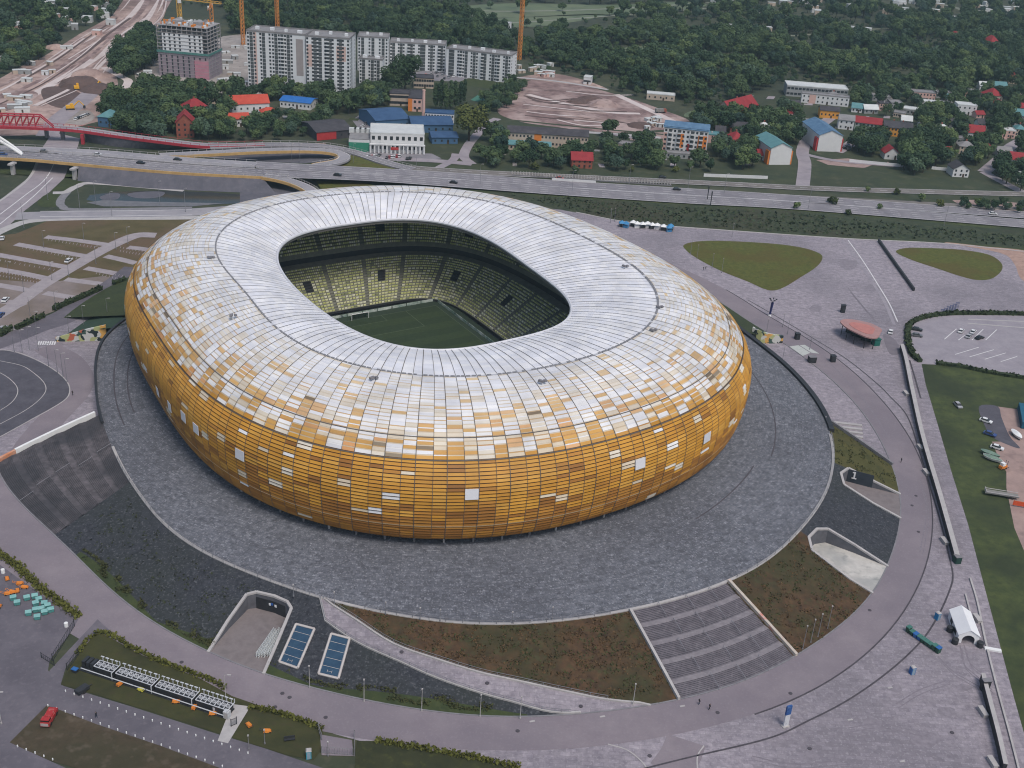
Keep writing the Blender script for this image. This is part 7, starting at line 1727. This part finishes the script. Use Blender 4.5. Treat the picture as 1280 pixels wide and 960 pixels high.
house('cottage', 'small white cottage with red gabled roof behind the white garden wall', (1105,199),(1123,200), 9, 4, M_wwhite, M_rred, 'gable_front', 3.5, (2,1))
house('white_villa', 'white villa with a small turret standing alone at the road', (1190,221),(1210,222), 10, 5, M_wwhite, M_rdark, 'gable_front', 3, (3,2))
house('white_flats', 'plain white flat roofed house at the forest side', (1195,143),(1219,145), 11, 7, M_wwhite, M_rwhite, 'flat', 0, (4,2))
house('pink_building', 'pink flat roofed building in front of the forest', (1140,125),(1168,127), 10, 6, M_wpink, M_rgrey, 'flat', 0, (7,2))
house('red_house', 'white house with red roof beside the grey garage by large trees', (1208,174),(1229,176), 11, 5, M_wwhite, M_rred, 'gable', 4, (4,1), side=1)
house('red_house', 'white house with red gabled roof at the forest side next to the plain white house', (1238,140),(1258,142), 10, 4.5, M_wwhite, M_rred, 'gable_front', 4, (3,1))
house('white_house', 'wide white house with red roof cut by the frame edge', (1259,207),(1292,211), 10, 4.5, M_wwhite, M_rred, 'gable', 3.5, (4,1))
house('white_shed', 'pale shed cut by the frame edge at the road fork', (1270,229),(1295,233), 8, 5, M_wwhite, M_rwhite, 'flat', 0, (2,1), cat='shed')
house('grey_garage', 'low grey garage group next to the white house with red roof', (1190,178),(1206,180), 8, 3, M_wgrey, M_rgrey, 'flat', 0, (3,1), cat='garages')
house('red_house', 'distant dark red roofed house deep in the forest, wider one', (1190,55),(1206,55), 16, 5, M_wpink, M_rred, 'hip', 6, (3,1)); house('red_house', 'distant red roofed house deep in the forest, taller one', (1236,63),(1249,63), 15, 6, M_wpink, M_rred, 'hip', 7, (3,1)); house('red_house', 'dark red roofed house behind the forest side white house', (1236,128),(1252,128), 12, 5, M_wcream, M_rred, 'hip', 5, (3,1))
house('teal_house', 'teal roofed house cut by the frame edge under tall trees', (1262,150),(1292,153), 12, 4, M_wgrey, M_rteal, 'gable', 3.5, (4,1)); house('small_annex', 'tiny red roofed annex beside the plain white house', (1220,148),(1230,148), 6, 3, M_wpink, M_rred, 'gable', 2, (2,1), cat='annex')
for i, (A, Bp, dp, h, wm, rm, lab) in enumerate((((1113,135),(1128,136),12,3.5,M_wgrey,M_rgrey,'low grey workshop with pale roof left of the pink building yard'),((1128,142),(1150,145),10,3.5,M_wgrey,M_rwhite,'low white roofed workshop below the pink building'),((1116,146),(1130,148),9,3,M_wcream,M_rgrey,'small cream workshop at the near corner of the workshop yard'),((1152,134),(1180,137),9,4,M_wwhite,M_rwhite,'white roofed shed between pink building and big trees'),((1090,126),(1112,128),10,3.5,M_wgrey,M_rgrey,'grey roofed workshop beside the long white topped hall'),((1170,122),(1188,123),8,4,M_wgrey,M_rgrey,'grey flat shed at the forest end of the workshop yard'),((808,124),(843,127),8,4,M_wcream,M_rwhite,'long pale low shed at the far edge of the dirt field'),((729,105),(738,106),8,5,M_wwhite,M_rwhite,'small white shed at the corner of the dirt field'))):
    house('workshop', lab.replace(' left of', ' beside'), A, Bp, dp, h, wm, rm, 'flat', 0, (5,1), cat='workshop')
house('pink_house', 'pale pink house among trees beyond the earthworks', (52,15),(69,14), 14, 6, M_wpink, M_rwhite, 'hip', 3, (4,1))
house('white_barn', 'white walled ruin among the trees behind the long slab block', (627,46),(634,47), 8, 12, M_wwhite, M_rwhite, 'flat', 0, (1,1), cat='building')
for (A, Bp, lab) in (((1062,199),(1126,205),'white garden wall in front of the dark hedge trees'),((1165,208),(1185,210),'pale garden wall beside the white villa'),((745,226),(690,222.5),'pale road wall below the red cottage'),((880,217),(960,220),'pale road wall below the white gabled block')):
    ribbon_o = ribbon('garden_wall', [G(*A, 1.8), G(*Bp, 1.8)], .4, M_wwhite, thick=1.8, k=None); tag(ribbon_o, lab, 'wall')
# site huts and materials
M_hut = [M_rwhite, M_wgrey, M_wcream, M_blockw, M_rnavy]
def hut(px, py, sx, sy, h, rz, m, label, group, name='site_hut', cat='site hut'):
    t = thing(name, label, cat, G(px, py), rz, group); b = MB(); b.box((0,0,h/2), (sx,sy,h)); b.build('hut_body', m, t); b = MB(); b.box((0,0,h+.1), (sx+.3,sy+.3,.2)); b.build('roof', M_rwhite, t); b = MB(); b.quad((-.5,-sy/2-.03,.1),(.5,-sy/2-.03,.1),(.5,-sy/2-.03,2.0),(-.5,-sy/2-.03,2.0)); b.build('door', M_door, t)
for i in range(15):
    hut(rnd.uniform(2,84), rnd.uniform(48,84) if i < 10 else rnd.uniform(85,105), rnd.uniform(4,9), rnd.uniform(2.5,5), rnd.uniform(2,3), rnd.uniform(-.6,.6), rnd.choice(M_hut[:4]), 'pale site hut among the sheds left of the sandy earthworks'.replace(' left of', ' beside'), 'site huts beside the earthworks')
for i in range(60):
    px, py = rnd.uniform(172,325), rnd.uniform(60,112)
    if 192 < px < 280 and py < 102: continue
    hut(px, py, rnd.uniform(3,10), rnd.uniform(2,5), rnd.uniform(1,3), rnd.uniform(-.5,.8), rnd.choice(M_hut[:4]), 'pale stack or hut on the ground round the unfinished tower', 'stacks and huts round the unfinished tower', 'material_stack', 'stack')
for i in range(9): hut(rnd.uniform(0,40), rnd.uniform(118,142), rnd.uniform(4,11), rnd.uniform(2.5,4), rnd.uniform(1.5,3), rnd.uniform(-.3,.6), rnd.choice(M_hut[:3]), 'pale hut or stack beside the red truss bridge', 'stacks beside the red truss bridge', 'material_stack', 'stack')
for i in range(14): hut(rnd.uniform(645,700), rnd.uniform(83,97), rnd.uniform(3,8), rnd.uniform(2,4), rnd.uniform(1.5,3), rnd.uniform(-.5,.8), rnd.choice([M_wpink, M_rwhite, M_wcream]), 'pale stack or hut under the lone orange crane', 'stacks under the lone orange crane', 'material_stack', 'stack')
for i in range(10): hut(rnd.uniform(805,828), rnd.uniform(148,162), rnd.uniform(3,6), rnd.uniform(2,4), rnd.uniform(1.5,2.6), rnd.uniform(-.5,.8), rnd.choice([M_rwhite, M_wcream]), 'pale rubble stack at the corner of the dirt field', 'rubble stacks at the dirt field corner', 'material_stack', 'stack')
def digger(px, py, rz, label):
    t = thing('excavator', label, 'excavator', G(px, py), rz); b = MB(); b.box((0,0,1.9), (5,3.2,1.6)); b.box((1,-.8,3.2), (1.8,1.4,1.6)); b.build('house', M_yell, t); b = MB()
    for y in (-1.3, 1.3): b.box((0,y,.55), (5.2,.9,1.1))
    b.build('tracks', M_dark, t); b = MB(); b.bar((2,0,2.2), (5.5,0,5.4), .4, 5); b.bar((5.5,0,5.4), (8.2,0,2.4), .3, 5); b.build('boom', M_yell, t); b = MB(); b.box((8.4,0,1.6), (1.4,1.6,1.4)); b.build('bucket', M_dark, t)
M_yell = mat('digger_yellow', srgb(214,158,40), srgb(222,170,56), .6, .6)
digger(88,137,.4,'large yellow excavator on the earthworks behind the red beamed viaduct'); digger(96,112,2.,'yellow excavator beside the tall dark soil heap'); digger(118,113,1.2,'yellow excavator between the two dark soil heaps')
t = thing('dump_truck', 'dark dump truck at the far end of the dirt field', 'truck', G(824,141), .3); b = MB(); b.box((0,0,2.0), (6,2.6,1.8)); b.build('tipper_body', M_rust, t); b = MB(); b.box((4,0,1.6), (1.8,2.5,2.4)); b.build('cab', M_brick, t)
for x in (-2,3.6):
    for y in (-1.1,1.1): b = MB(); b.bar((x,y-.2,.6), (x,y+.2,.6), .6, 10); b.build('wheel', M_tyre, t)
# parked cars in distant yards
for group, cells, n, lab in (('cars in the yard behind the netted annex', [(446,160),(466,141),(496,142),(470,158)], 12, 'small parked car in the yard beside the dark roofed shed'), ('cars in the lot before the slab blocks', [(515,96),(556,87),(594,92),(560,100)], 18, 'small parked car in the lot below the white slab blocks'), ('cars before the office block', [(445,197),(462,194.5),(540,197),(520,200)], 14, 'small parked car in front of the white office block'), ('cars between the gable blocks and row houses', [(1052,186),(1068,172),(1074,174),(1060,190)], 8, 'small parked car between the blue roofed block and row houses'), ('cars on the earthworks apron', [(92,146),(108,140),(114,147),(96,154)], 6, 'small parked car on the apron behind the red beamed viaduct')):
    for i in range(n):
        u, v = (i % 6+.5)/6, (i//6+.5)/max(1, (n+5)//6); A = np.array(cells[0])*(1-u)*(1-v)+np.array(cells[1])*u*(1-v)+np.array(cells[2])*u*v+np.array(cells[3])*(1-u)*v
        put_car(A[0], A[1], rnd.uniform(-.2,.2)+(1.4 if i % 2 else 1.5), rnd.choice(('white','white','silver','grey','black','red','blue')), lab, group)

# allotment huts scattered in the far woodland gardens
for i in range(70):
    px, py = rnd.uniform(880,1285), 2+38*rnd.random()**1.4
    q = G(px, py); FOOT.append([(q.x-7,q.y-12),(q.x+7,q.y-12),(q.x+7,q.y+6),(q.x-7,q.y+6)])
    hut(px, py, rnd.uniform(5,11), rnd.uniform(4,7), rnd.uniform(3,5), rnd.uniform(-.6,.6), rnd.choice([M_rwhite, M_wgrey, M_wwhite, M_wcream]), 'pale garden hut far off among the allotment trees', 'garden huts among the allotments', 'garden_hut', 'hut')
for i in range(22):
    px, py = rnd.uniform(5,140), rnd.uniform(2,44)
    q = G(px, py); FOOT.append([(q.x-7,q.y-12),(q.x+7,q.y-12),(q.x+7,q.y+6),(q.x-7,q.y+6)])
    hut(px, py, rnd.uniform(5,10), rnd.uniform(4,7), rnd.uniform(3,5), rnd.uniform(-.6,.6), rnd.choice([M_rwhite, M_wgrey, M_wpink]), 'pale hut among the trees beyond the sandy earthworks', 'huts in the trees beyond the earthworks', 'garden_hut', 'hut')

# further small houses of the suburb, each set among the trees
SUB = [(1150,162),(1168,170),(1182,160),(1146,186),(1176,196),(1198,192),(1080,142),(1098,138),(1064,140),(1226,192),(1246,196),(1252,172),(1222,160),(1268,170),(1274,140),(1206,122),(1224,112),(1270,118),(1180,128),(972,150),(994,160),(948,168),(894,170),(880,178),(940,200),(1034,128),(1126,156),(1160,140),(1240,112),(1258,104),(1286,190)]
for i, (px, py) in enumerate(SUB):
    wd = 11+(i*7) % 9; rc = (('grey', M_rgrey), ('dark', M_rdark), ('red', M_rred), ('pale', M_rwhite), ('blue grey', M_rteal))[(i*3) % 5]
    house('small_house', rc[0]+' roofed small house among the trees of the suburb', (px, py), (px+wd, py+.6+(i % 3)*.4), 7+(i % 3), 3.4+(i % 2)*1.6, (M_wwhite, M_wcream, M_wgrey, M_wpink)[i % 4], rc[1], ('gable', 'hip', 'gable', 'flat')[i % 4], 2.6, (3,1+(i % 2)), group='small houses with '+rc[0]+' roofs in the suburb', chim=i % 2)

# paved yards and beds between the suburb houses
for i in range(90):
    px, py = (rnd.uniform(895,1285), rnd.uniform(118,205)) if i < 62 else (rnd.uniform(600,880), rnd.uniform(168,208)) if i < 76 else (rnd.uniform(320,520), rnd.uniform(135,182))
    wd, hg = rnd.uniform(4,13), rnd.uniform(1.5,4.5); sh = rnd.uniform(-3,3)
    sheet('yard', [(px,py),(px+wd,py+wd*.05),(px+wd+sh,py+hg+wd*.05),(px+sh,py+hg)], .005+.0006*i, rnd.choice((M_street, M_site, M_dirt, M_gard, M_turf, M_rgrey, M_green)))
# ---------------------------------------------------------------- trees
M_bark = mat('bark', (.045,.035,.028), (.07,.055,.045), .8, .95)
def leaf_mat(name, c1, c2, c3):
    m = mat(name, c1, c2, .22, .9, c3, .6, .7); p = m.node_tree.nodes['Principled BSDF']; p.inputs['Specular IOR Level'].default_value = .15
    n, l = m.node_tree.nodes, m.node_tree.links; oi = n.new('ShaderNodeObjectInfo'); src = p.inputs['Base Color'].links[0].from_socket      # every tree its own tint
    rp = n.new('ShaderNodeValToRGB'); e = rp.color_ramp.elements; e[0].color = (.58,.68,.66,1); e[1].color = (1.8,1.65,1.25,1); x = e.new(.5); x.color = (1.0,1.02,.95,1)
    l.new(oi.outputs['Random'], rp.inputs[0]); mx = n.new('ShaderNodeMix'); mx.data_type = 'RGBA'; mx.blend_type = 'MULTIPLY'; mx.inputs[0].default_value = 1
    l.new(src, mx.inputs[6]); l.new(rp.outputs[0], mx.inputs[7]); l.new(mx.outputs[2], p.inputs['Base Color']); return m
LEAF = [leaf_mat('leaf_deep', (.034,.060,.036), (.058,.092,.050), (.084,.118,.060)), leaf_mat('leaf_mid', (.044,.072,.038), (.074,.108,.054), (.106,.140,.068)), leaf_mat('leaf_olive', (.050,.064,.024), (.078,.092,.034), (.10,.112,.044)), leaf_mat('leaf_blue', (.034,.060,.048), (.056,.090,.068), (.080,.116,.086))]
def crown_mesh(name, seed, h, r, lobes, leaves, m, size=(.45,.95), base=.28, col=False):
    r2 = random.Random(seed); b = MB(); L = []
    for k in range(lobes):
        a = r2.uniform(0, 6.28); d = r*(.0 if k == 0 else r2.uniform(.3,.72)); z = h*(r2.uniform(base+.12, .86) if k else .62)
        lr = r*(r2.uniform(.34,.58) if k else .62)
        if col: d *= .35; z = h*(base+.1+(.95-base-.1)*k/lobes); lr = r*(1.0-.5*abs(2*k/lobes-.9))
        L.append((Vector((d*math.cos(a), d*math.sin(a), z)), lr))
    tot = sum(q[1]**2 for q in L)
    for c, lr in L:
        for _ in range(int(leaves*lr*lr/tot)):
            v = Vector((r2.gauss(0,1), r2.gauss(0,1), r2.gauss(0,1))); v.normalize(); rad = lr*r2.uniform(.72,1.08)
            if v.z < -.5 and r2.random() < .6: v.z = -v.z
            p = c+Vector((v.x*rad, v.y*rad, v.z*rad*.85)); nrm = (v+Vector((r2.gauss(0,.45), r2.gauss(0,.45), r2.gauss(0,.45)+.25))).normalized(); e = nrm.orthogonal().normalized(); f = nrm.cross(e)
            t = r2.uniform(0,6.28); e, f = e*math.cos(t)+f*math.sin(t), f*math.cos(t)-e*math.sin(t); s_ = r2.uniform(*size); q = s_*r2.uniform(.6,1)
            b.quad(p-e*s_-f*q*.4, p+f*q*-.9, p+e*s_+f*q*.3, p+f*q*.9)
    me = bpy.data.meshes.new(name); me.from_pydata(b.v, [], b.f); me.materials.append(m); me.update(); return me
def trunk_mesh(name, seed, h, r):
    r2 = random.Random(seed); b = MB(); b.bar((0,0,-.2), (0,0,h*.45), r, 7, r2=r*.65)
    for k in range(5):
        a = k*1.26+r2.uniform(-.3,.3); b.bar((0,0,h*(.25+.04*k)), (math.cos(a)*h*.22, math.sin(a)*h*.22, h*(.55+.05*k)), r*.5, 5, r2=r*.15)
    me = bpy.data.meshes.new(name); me.from_pydata(b.v, [], b.f); me.materials.append(M_bark); me.update(); return me
KINDS = []
for k in range(6): KINDS.append((crown_mesh('crown', 20+k, 11+k*.5, 5.0+.35*(k % 3), 9+k, 950, LEAF[(0,1,0,3,1,0)[k]]), trunk_mesh('trunk', k, 11, .32), 11+k*.5))
OLV = (crown_mesh('crown', 90, 22, 10, 16, 2600, LEAF[2], (.5,1.0)), trunk_mesh('trunk', 91, 22, .7), 22)
BIG = (crown_mesh('crown', 92, 22, 9, 15, 2200, LEAF[1], (.5,1.05)), trunk_mesh('trunk', 93, 22, .7), 22)
POP = [(crown_mesh('crown', 70+k, 22, 2.4, 9, 800, LEAF[0], (.4,.85), .08, True), trunk_mesh('trunk', 70+k, 16, .3), 22) for k in range(2)]
SHR = [(crown_mesh('crown', 60+k, 3.6, 2.3, 6, 260, LEAF[(1,2)[k]], (.3,.6), .05), trunk_mesh('trunk', 66+k, 3, .12), 3.6) for k in range(2)]
def tree(p, K, sc, label, group, name='tree', cat='tree'):
    t = thing(name, label, cat, p, rnd.uniform(0, 6.28), group); t.scale = (sc*rnd.uniform(.9,1.12), sc*rnd.uniform(.9,1.12), sc*rnd.uniform(.88,1.12))
    for nm, me in (('crown', K[0]), ('trunk', K[1])): o = bpy.data.objects.new(nm, me); COL.objects.link(o); o.parent = t
    return t
tree(G(586,176), OLV, 1.05, 'largest round olive tree standing before the poplars', None); tree(G(506,117), BIG, 1.15, 'tallest dark tree in front of the white slab blocks', None); tree(G(490,118), BIG, .95, 'broad dark tree beside the tallest tree before the slab blocks', None); tree(G(759,171), KINDS[1], 1.05, 'lone round dark tree on the near edge of the dirt field', None)
for i, (px, py) in enumerate(((545,137),(551,138),(557,139),(563,139),(569,137),(575,132),(580,131))): tree(G(px, py), POP[i % 2], .95 if i < 5 else .8, 'dark slim poplar in the row between school and round olive tree', 'poplars beside the school', 'poplar_tree')
Z = [   # outline, spacing in metres, size range, what the trees stand by
 ([(120,165),(132,140),(150,128),(190,112),(212,115),(245,118),(300,118),(320,128),(290,150),(285,175),(200,178),(150,170)], 7.0, (.75,1.15), 'tree among the red roofed houses behind the red beamed viaduct', 'trees among the red roofed houses', None),
 ([(262,160),(300,158),(350,150),(400,145),(420,150),(392,172),(330,178),(270,178)], 7.5, (.5,.9), 'garden tree below the bright blue roofed hall', 'garden trees below the blue roofed hall', None),
 ([(318,112),(345,118),(420,130),(448,126),(452,140),(415,147),(402,134),(345,128),(322,122)], 6.0, (.7,1.1), 'dark tree at the foot of the tall white towers', 'trees at the foot of the white towers', None),
 ([(452,112),(486,112),(490,132),(470,138),(452,136)], 6.0, (.75,1.0), 'tree between the white tower and the beige school', 'trees between tower and school', None),
 ([(140,95),(150,70),(172,52),(190,45),(196,70),(190,85),(165,95),(150,105)], 6.5, (.8,1.1), 'dark tree between sandy earthworks and unfinished tower', 'trees between earthworks and unfinished tower', None),
 ([(596,200),(610,170),(640,193),(690,194),(745,192),(750,218),(690,216),(610,210)], 8.0, (.6,1.05), 'tree in the gardens before the beige terrace', 'trees before the beige terrace', None),
 ([(600,128),(640,108),(655,112),(640,135),(622,146),(604,144)], 6.5, (.5,.8), 'small tree along the near end of the dirt field', 'small trees at the dirt field end', None),
 ([(742,178),(770,178),(826,180),(830,205),(880,206),(890,215),(800,218),(750,214)], 8.0, (.5,.95), 'tree round the sandy plot near the orange white block', 'trees near the orange white block', None),
 ([(862,155),(905,138),(950,150),(980,140),(1005,150),(1012,170),(1000,190),(965,180),(950,196),(955,215),(900,210),(888,185)], 6.5, (.7,1.1), 'dark tree in the dense grove between red roofed houses', 'trees in the grove of the red roofed houses', None),
 ([(1062,190),(1075,176),(1100,182),(1105,192),(1090,198)], 6.0, (.8,1.1), 'dark tree behind the white garden wall', 'trees behind the white garden wall', None),
 ([(1120,195),(1140,175),(1165,180),(1170,210),(1150,222),(1128,216)], 6.0, (.9,1.25), 'large dark tree beside the small white cottage', 'large trees beside the white cottage', None),
 ([(1140,150),(1175,140),(1195,150),(1205,180),(1180,190),(1150,172)], 7.0, (.7,1.1), 'tree behind the orange row house', 'trees behind the orange row house', None),
 ([(1170,195),(1210,180),(1240,180),(1250,195),(1225,210),(1180,208)], 7.5, (.7,1.0), 'tree in the garden above the white villa', 'trees above the white villa', None),
 ([(1230,165),(1262,160),(1290,168),(1290,200),(1262,190),(1250,180)], 7.0, (.8,1.2), 'leafy tree by the road fork near the frame edge', 'trees near the road fork', None),
 ([(1240,218),(1262,200),(1290,216),(1290,246),(1262,236)], 7.5, (.7,1.0), 'tree beside the pale shed at the road fork', 'trees beside the pale shed', None),
 ([(1060,120),(1100,116),(1290,118),(1290,160),(1225,150),(1150,142),(1100,150),(1062,140)], 9.0, (.6,1.0), 'tree between the workshops at the forest edge', 'trees between the workshops', None),
 ([(0,72),(60,48),(80,50),(60,70),(30,90),(0,95)], 9.0, (.6,.95), 'tree between the site huts beyond the earthworks', 'trees between the site huts', None),
 ([(1195,255),(1240,258),(1290,262),(1290,268),(1200,262)], 5.0, (.35,.5), 'low dark bush at the edge of the pink earth yard', 'bushes at the pink earth yard', None)]
ROADS = [P_ for P_ in (path_px([(1003,235),(1006,205),(1003,190),(1010,172),(1024,158),(1040,146)]), path_px([(1230,215),(1252,196),(1262,184),(1275,176)]), path_px([(590,205),(580,196),(585,182),(598,166),(606,156),(622,148)]))]
cand = []
def free(q):
    if any(inside(q, f) for f in FOOT): return False
    return all(min((p.x-q[0])**2+(p.y-q[1])**2 for p in Pp) > 36 for Pp in ROADS)
def fill(px, sp, seed):
    po = [(p.x, p.y) for p in (G(x, y) for x, y in px)]; xs = [p[0] for p in po]; ys = [p[1] for p in po]; r2 = random.Random(seed); out = []
    x = min(xs)
    while x < max(xs):
        y = min(ys)
        while y < max(ys):
            q = (x+r2.uniform(-.45,.45)*sp, y+r2.uniform(-.45,.45)*sp)
            if inside(q, po) and r2.random() < .9: out.append(q)
            y += sp
        x += sp
    return out
for zi, (px, sp, sz, lab, grp, _) in enumerate(Z):
    for q in fill(px, sp, zi):
        if free(q): cand.append((q, rnd.uniform(*sz), lab, grp))
eye = Vector((0, 0, CAM_H))
def size_seen(c): return c[1]/math.hypot(c[0][0], c[0][1], CAM_H)
cand.sort(key=size_seen, reverse=True)
for q, sc, lab, grp in cand[:285]: tree((q[0], q[1], 0), rnd.choice(KINDS), sc, lab, grp)
far = [(q, sc) for q, sc, _, _ in cand[285:]]
from mathutils import noise
# the forest: one mass
FOR = [([(640,70),(668,92),(700,92),(735,104),(800,122),(860,135),(905,130),(960,110),(978,106),(1000,104),(1060,112),(1290,116),(1290,30),(900,34),(700,40)], 8.0), ([(445,30),(640,40),(640,72),(600,62),(540,52),(487,46),(450,40)], 8.5), ([(330,10),(450,10),(560,34),(640,38),(640,75),(330,38)], 9.5), ([(-60,-40),(150,-40),(150,18),(100,40),(60,50),(0,62),(-60,70)], 9.0),
       ([(280,20),(330,12),(330,42),(290,44)], 8.5), ([(560,-20),(1400,-20),(1400,32),(900,36),(760,30),(600,38),(440,24)], 13.0), ([(220,-30),(560,-30),(560,20),(330,12),(230,10)], 13.0), ([(-300,-80),(1700,-80),(1500,-20),(-200,-20)], 22.0)]
MEAD = [[(p.x, p.y) for p in (G(x, y) for x, y in smooth_px(px, 4, True))] for px in ([(560,10),(640,4),(760,6),(860,2),(880,8),(800,16),(700,20),(620,22),(575,18)], [(600,26),(680,20),(760,18),(700,30),(640,34)], [(1000,66),(1040,62),(1090,66),(1075,76),(1020,78)], [(780,60),(812,58),(815,68),(795,72)], [(215,-8),(205,20),(190,45),(168,60),(152,78),(100,42),(140,20),(160,-8)])]
for fi, (px, sp) in enumerate(FOR):
    for q in fill(px, sp, 100+fi):
        if any(inside(q, m_) for m_ in MEAD) and rnd.random() < .93: continue
        if any(inside(q, f) for f in FOOT): continue
        nz = noise.noise(Vector((q[0]/75, q[1]/110, 3.1))) + .5*noise.noise(Vector((q[0]/30, q[1]/40, 7.7)))
        if nz > .22 and fi in (0, 5, 6, 3):
            if rnd.random() < .6: far.append((q, rnd.uniform(.18,.42)))
            continue
        far.append((q, rnd.choice((rnd.uniform(.45,.8),rnd.uniform(.7,1.4)))*(1.0 if sp < 12 else 1.05)))
print('far trees', len(far), 'near', len(cand))
def mass(name, pts, meshes):
    """Instances tree meshes on a cloud of points (one object)."""
    me = bpy.data.meshes.new(name); me.from_pydata([(q[0], q[1], 0) for q, s_ in pts], [], [])
    for an, vals in (('tsize', [s_ for q, s_ in pts]), ('trot', [rnd.uniform(0, 6.28) for _ in pts])): at_ = me.attributes.new(an, 'FLOAT', 'POINT'); at_.data.foreach_set('value', vals)
    at_ = me.attributes.new('tkind', 'INT', 'POINT'); at_.data.foreach_set('value', [rnd.randrange(len(meshes)) for _ in pts])
    o = bpy.data.objects.new(name, me); COL.objects.link(o); kind(o, 'stuff')
    ng = bpy.data.node_groups.new('woodland_nodes', 'GeometryNodeTree'); ng.interface.new_socket('Geometry', in_out='INPUT', socket_type='NodeSocketGeometry'); ng.interface.new_socket('Geometry', in_out='OUTPUT', socket_type='NodeSocketGeometry')
    n, l = ng.nodes, ng.links; gi, go = n.new('NodeGroupInput'), n.new('NodeGroupOutput'); m2p = n.new('GeometryNodeMeshToPoints'); l.new(gi.outputs[0], m2p.inputs[0])
    iop = n.new('GeometryNodeInstanceOnPoints'); l.new(m2p.outputs[0], iop.inputs['Points'])
    g2i = n.new('GeometryNodeGeometryToInstance')
    for src in meshes[::-1]:
        oi = n.new('GeometryNodeObjectInfo'); oi.inputs['Object'].default_value = src; l.new(oi.outputs['Geometry'], g2i.inputs[0])
    l.new(g2i.outputs[0], iop.inputs['Instance']); iop.inputs['Pick Instance'].default_value = True
    def attr(an, dt='FLOAT'): a = n.new('GeometryNodeInputNamedAttribute'); a.data_type = dt; a.inputs['Name'].default_value = an; return a.outputs[0]
    l.new(attr('tkind', 'INT'), iop.inputs['Instance Index']); cx_ = n.new('ShaderNodeCombineXYZ'); l.new(attr('trot'), cx_.inputs[2]); l.new(cx_.outputs[0], iop.inputs['Rotation']); l.new(attr('tsize'), iop.inputs['Scale'])
    l.new(iop.outputs[0], go.inputs[0]); md = o.modifiers.new('woodland', 'NODES'); md.node_group = ng; return o
srcs = []
for k in range(6):
    me = bpy.data.meshes.new('wood_tree'); c, t_ = KINDS[k][0], KINDS[k][1]; bm = bmesh.new(); bm.from_mesh(c); n0 = len(bm.faces); bm.from_mesh(t_)
    bm.faces.ensure_lookup_table()
    for f in bm.faces[n0:]: f.material_index = 1
    bm.to_mesh(me); bm.free(); me.materials.append(c.materials[0]); me.materials.append(M_bark)
    ob = bpy.data.objects.new('wood_tree', me); COL.objects.link(ob); ob.location = (G(900, 70).x + k*14, G(900, 70).y, 0); srcs.append(ob)
    tag(ob, 'broadleaf tree within the wide dark wood beyond the houses', 'tree', 'trees within the wide wood')
mass('woodland', far, srcs)
# shrubs dotted on banks and gardens
for i, (px, py) in enumerate(((612,205),(668,212),(700,205),(655,200),(1085,240),(1120,243),(1150,252),(1040,255),(1210,262),(1175,258),(995,262),(1060,268),(1100,262),(845,215),(720,217),(790,214))): tree(G(px, py), SHR[i % 2], rnd.uniform(.8,1.4), 'low green shrub on the verge beside the highway', 'shrubs on the highway verge', 'shrub', 'shrub')

# ---------------------------------------------------------------- air
b = MB(); b.box((0, 3000, 120), (9000, 7000, 242))
hz = b.build('haze', bpy.data.materials.new('haze_air')); kind(hz, 'stuff')
hm = hz.data.materials[0]; hm.use_nodes = True; hn = hm.node_tree.nodes; hn.remove(hn['Principled BSDF'])
pv = hn.new('ShaderNodeVolumePrincipled'); pv.inputs['Color'].default_value = (.55,.76,.84,1); pv.inputs['Density'].default_value = .00011; pv.inputs['Anisotropy'].default_value = .2
hm.node_tree.links.new(pv.outputs[0], hn['Material Output'].inputs['Volume'])
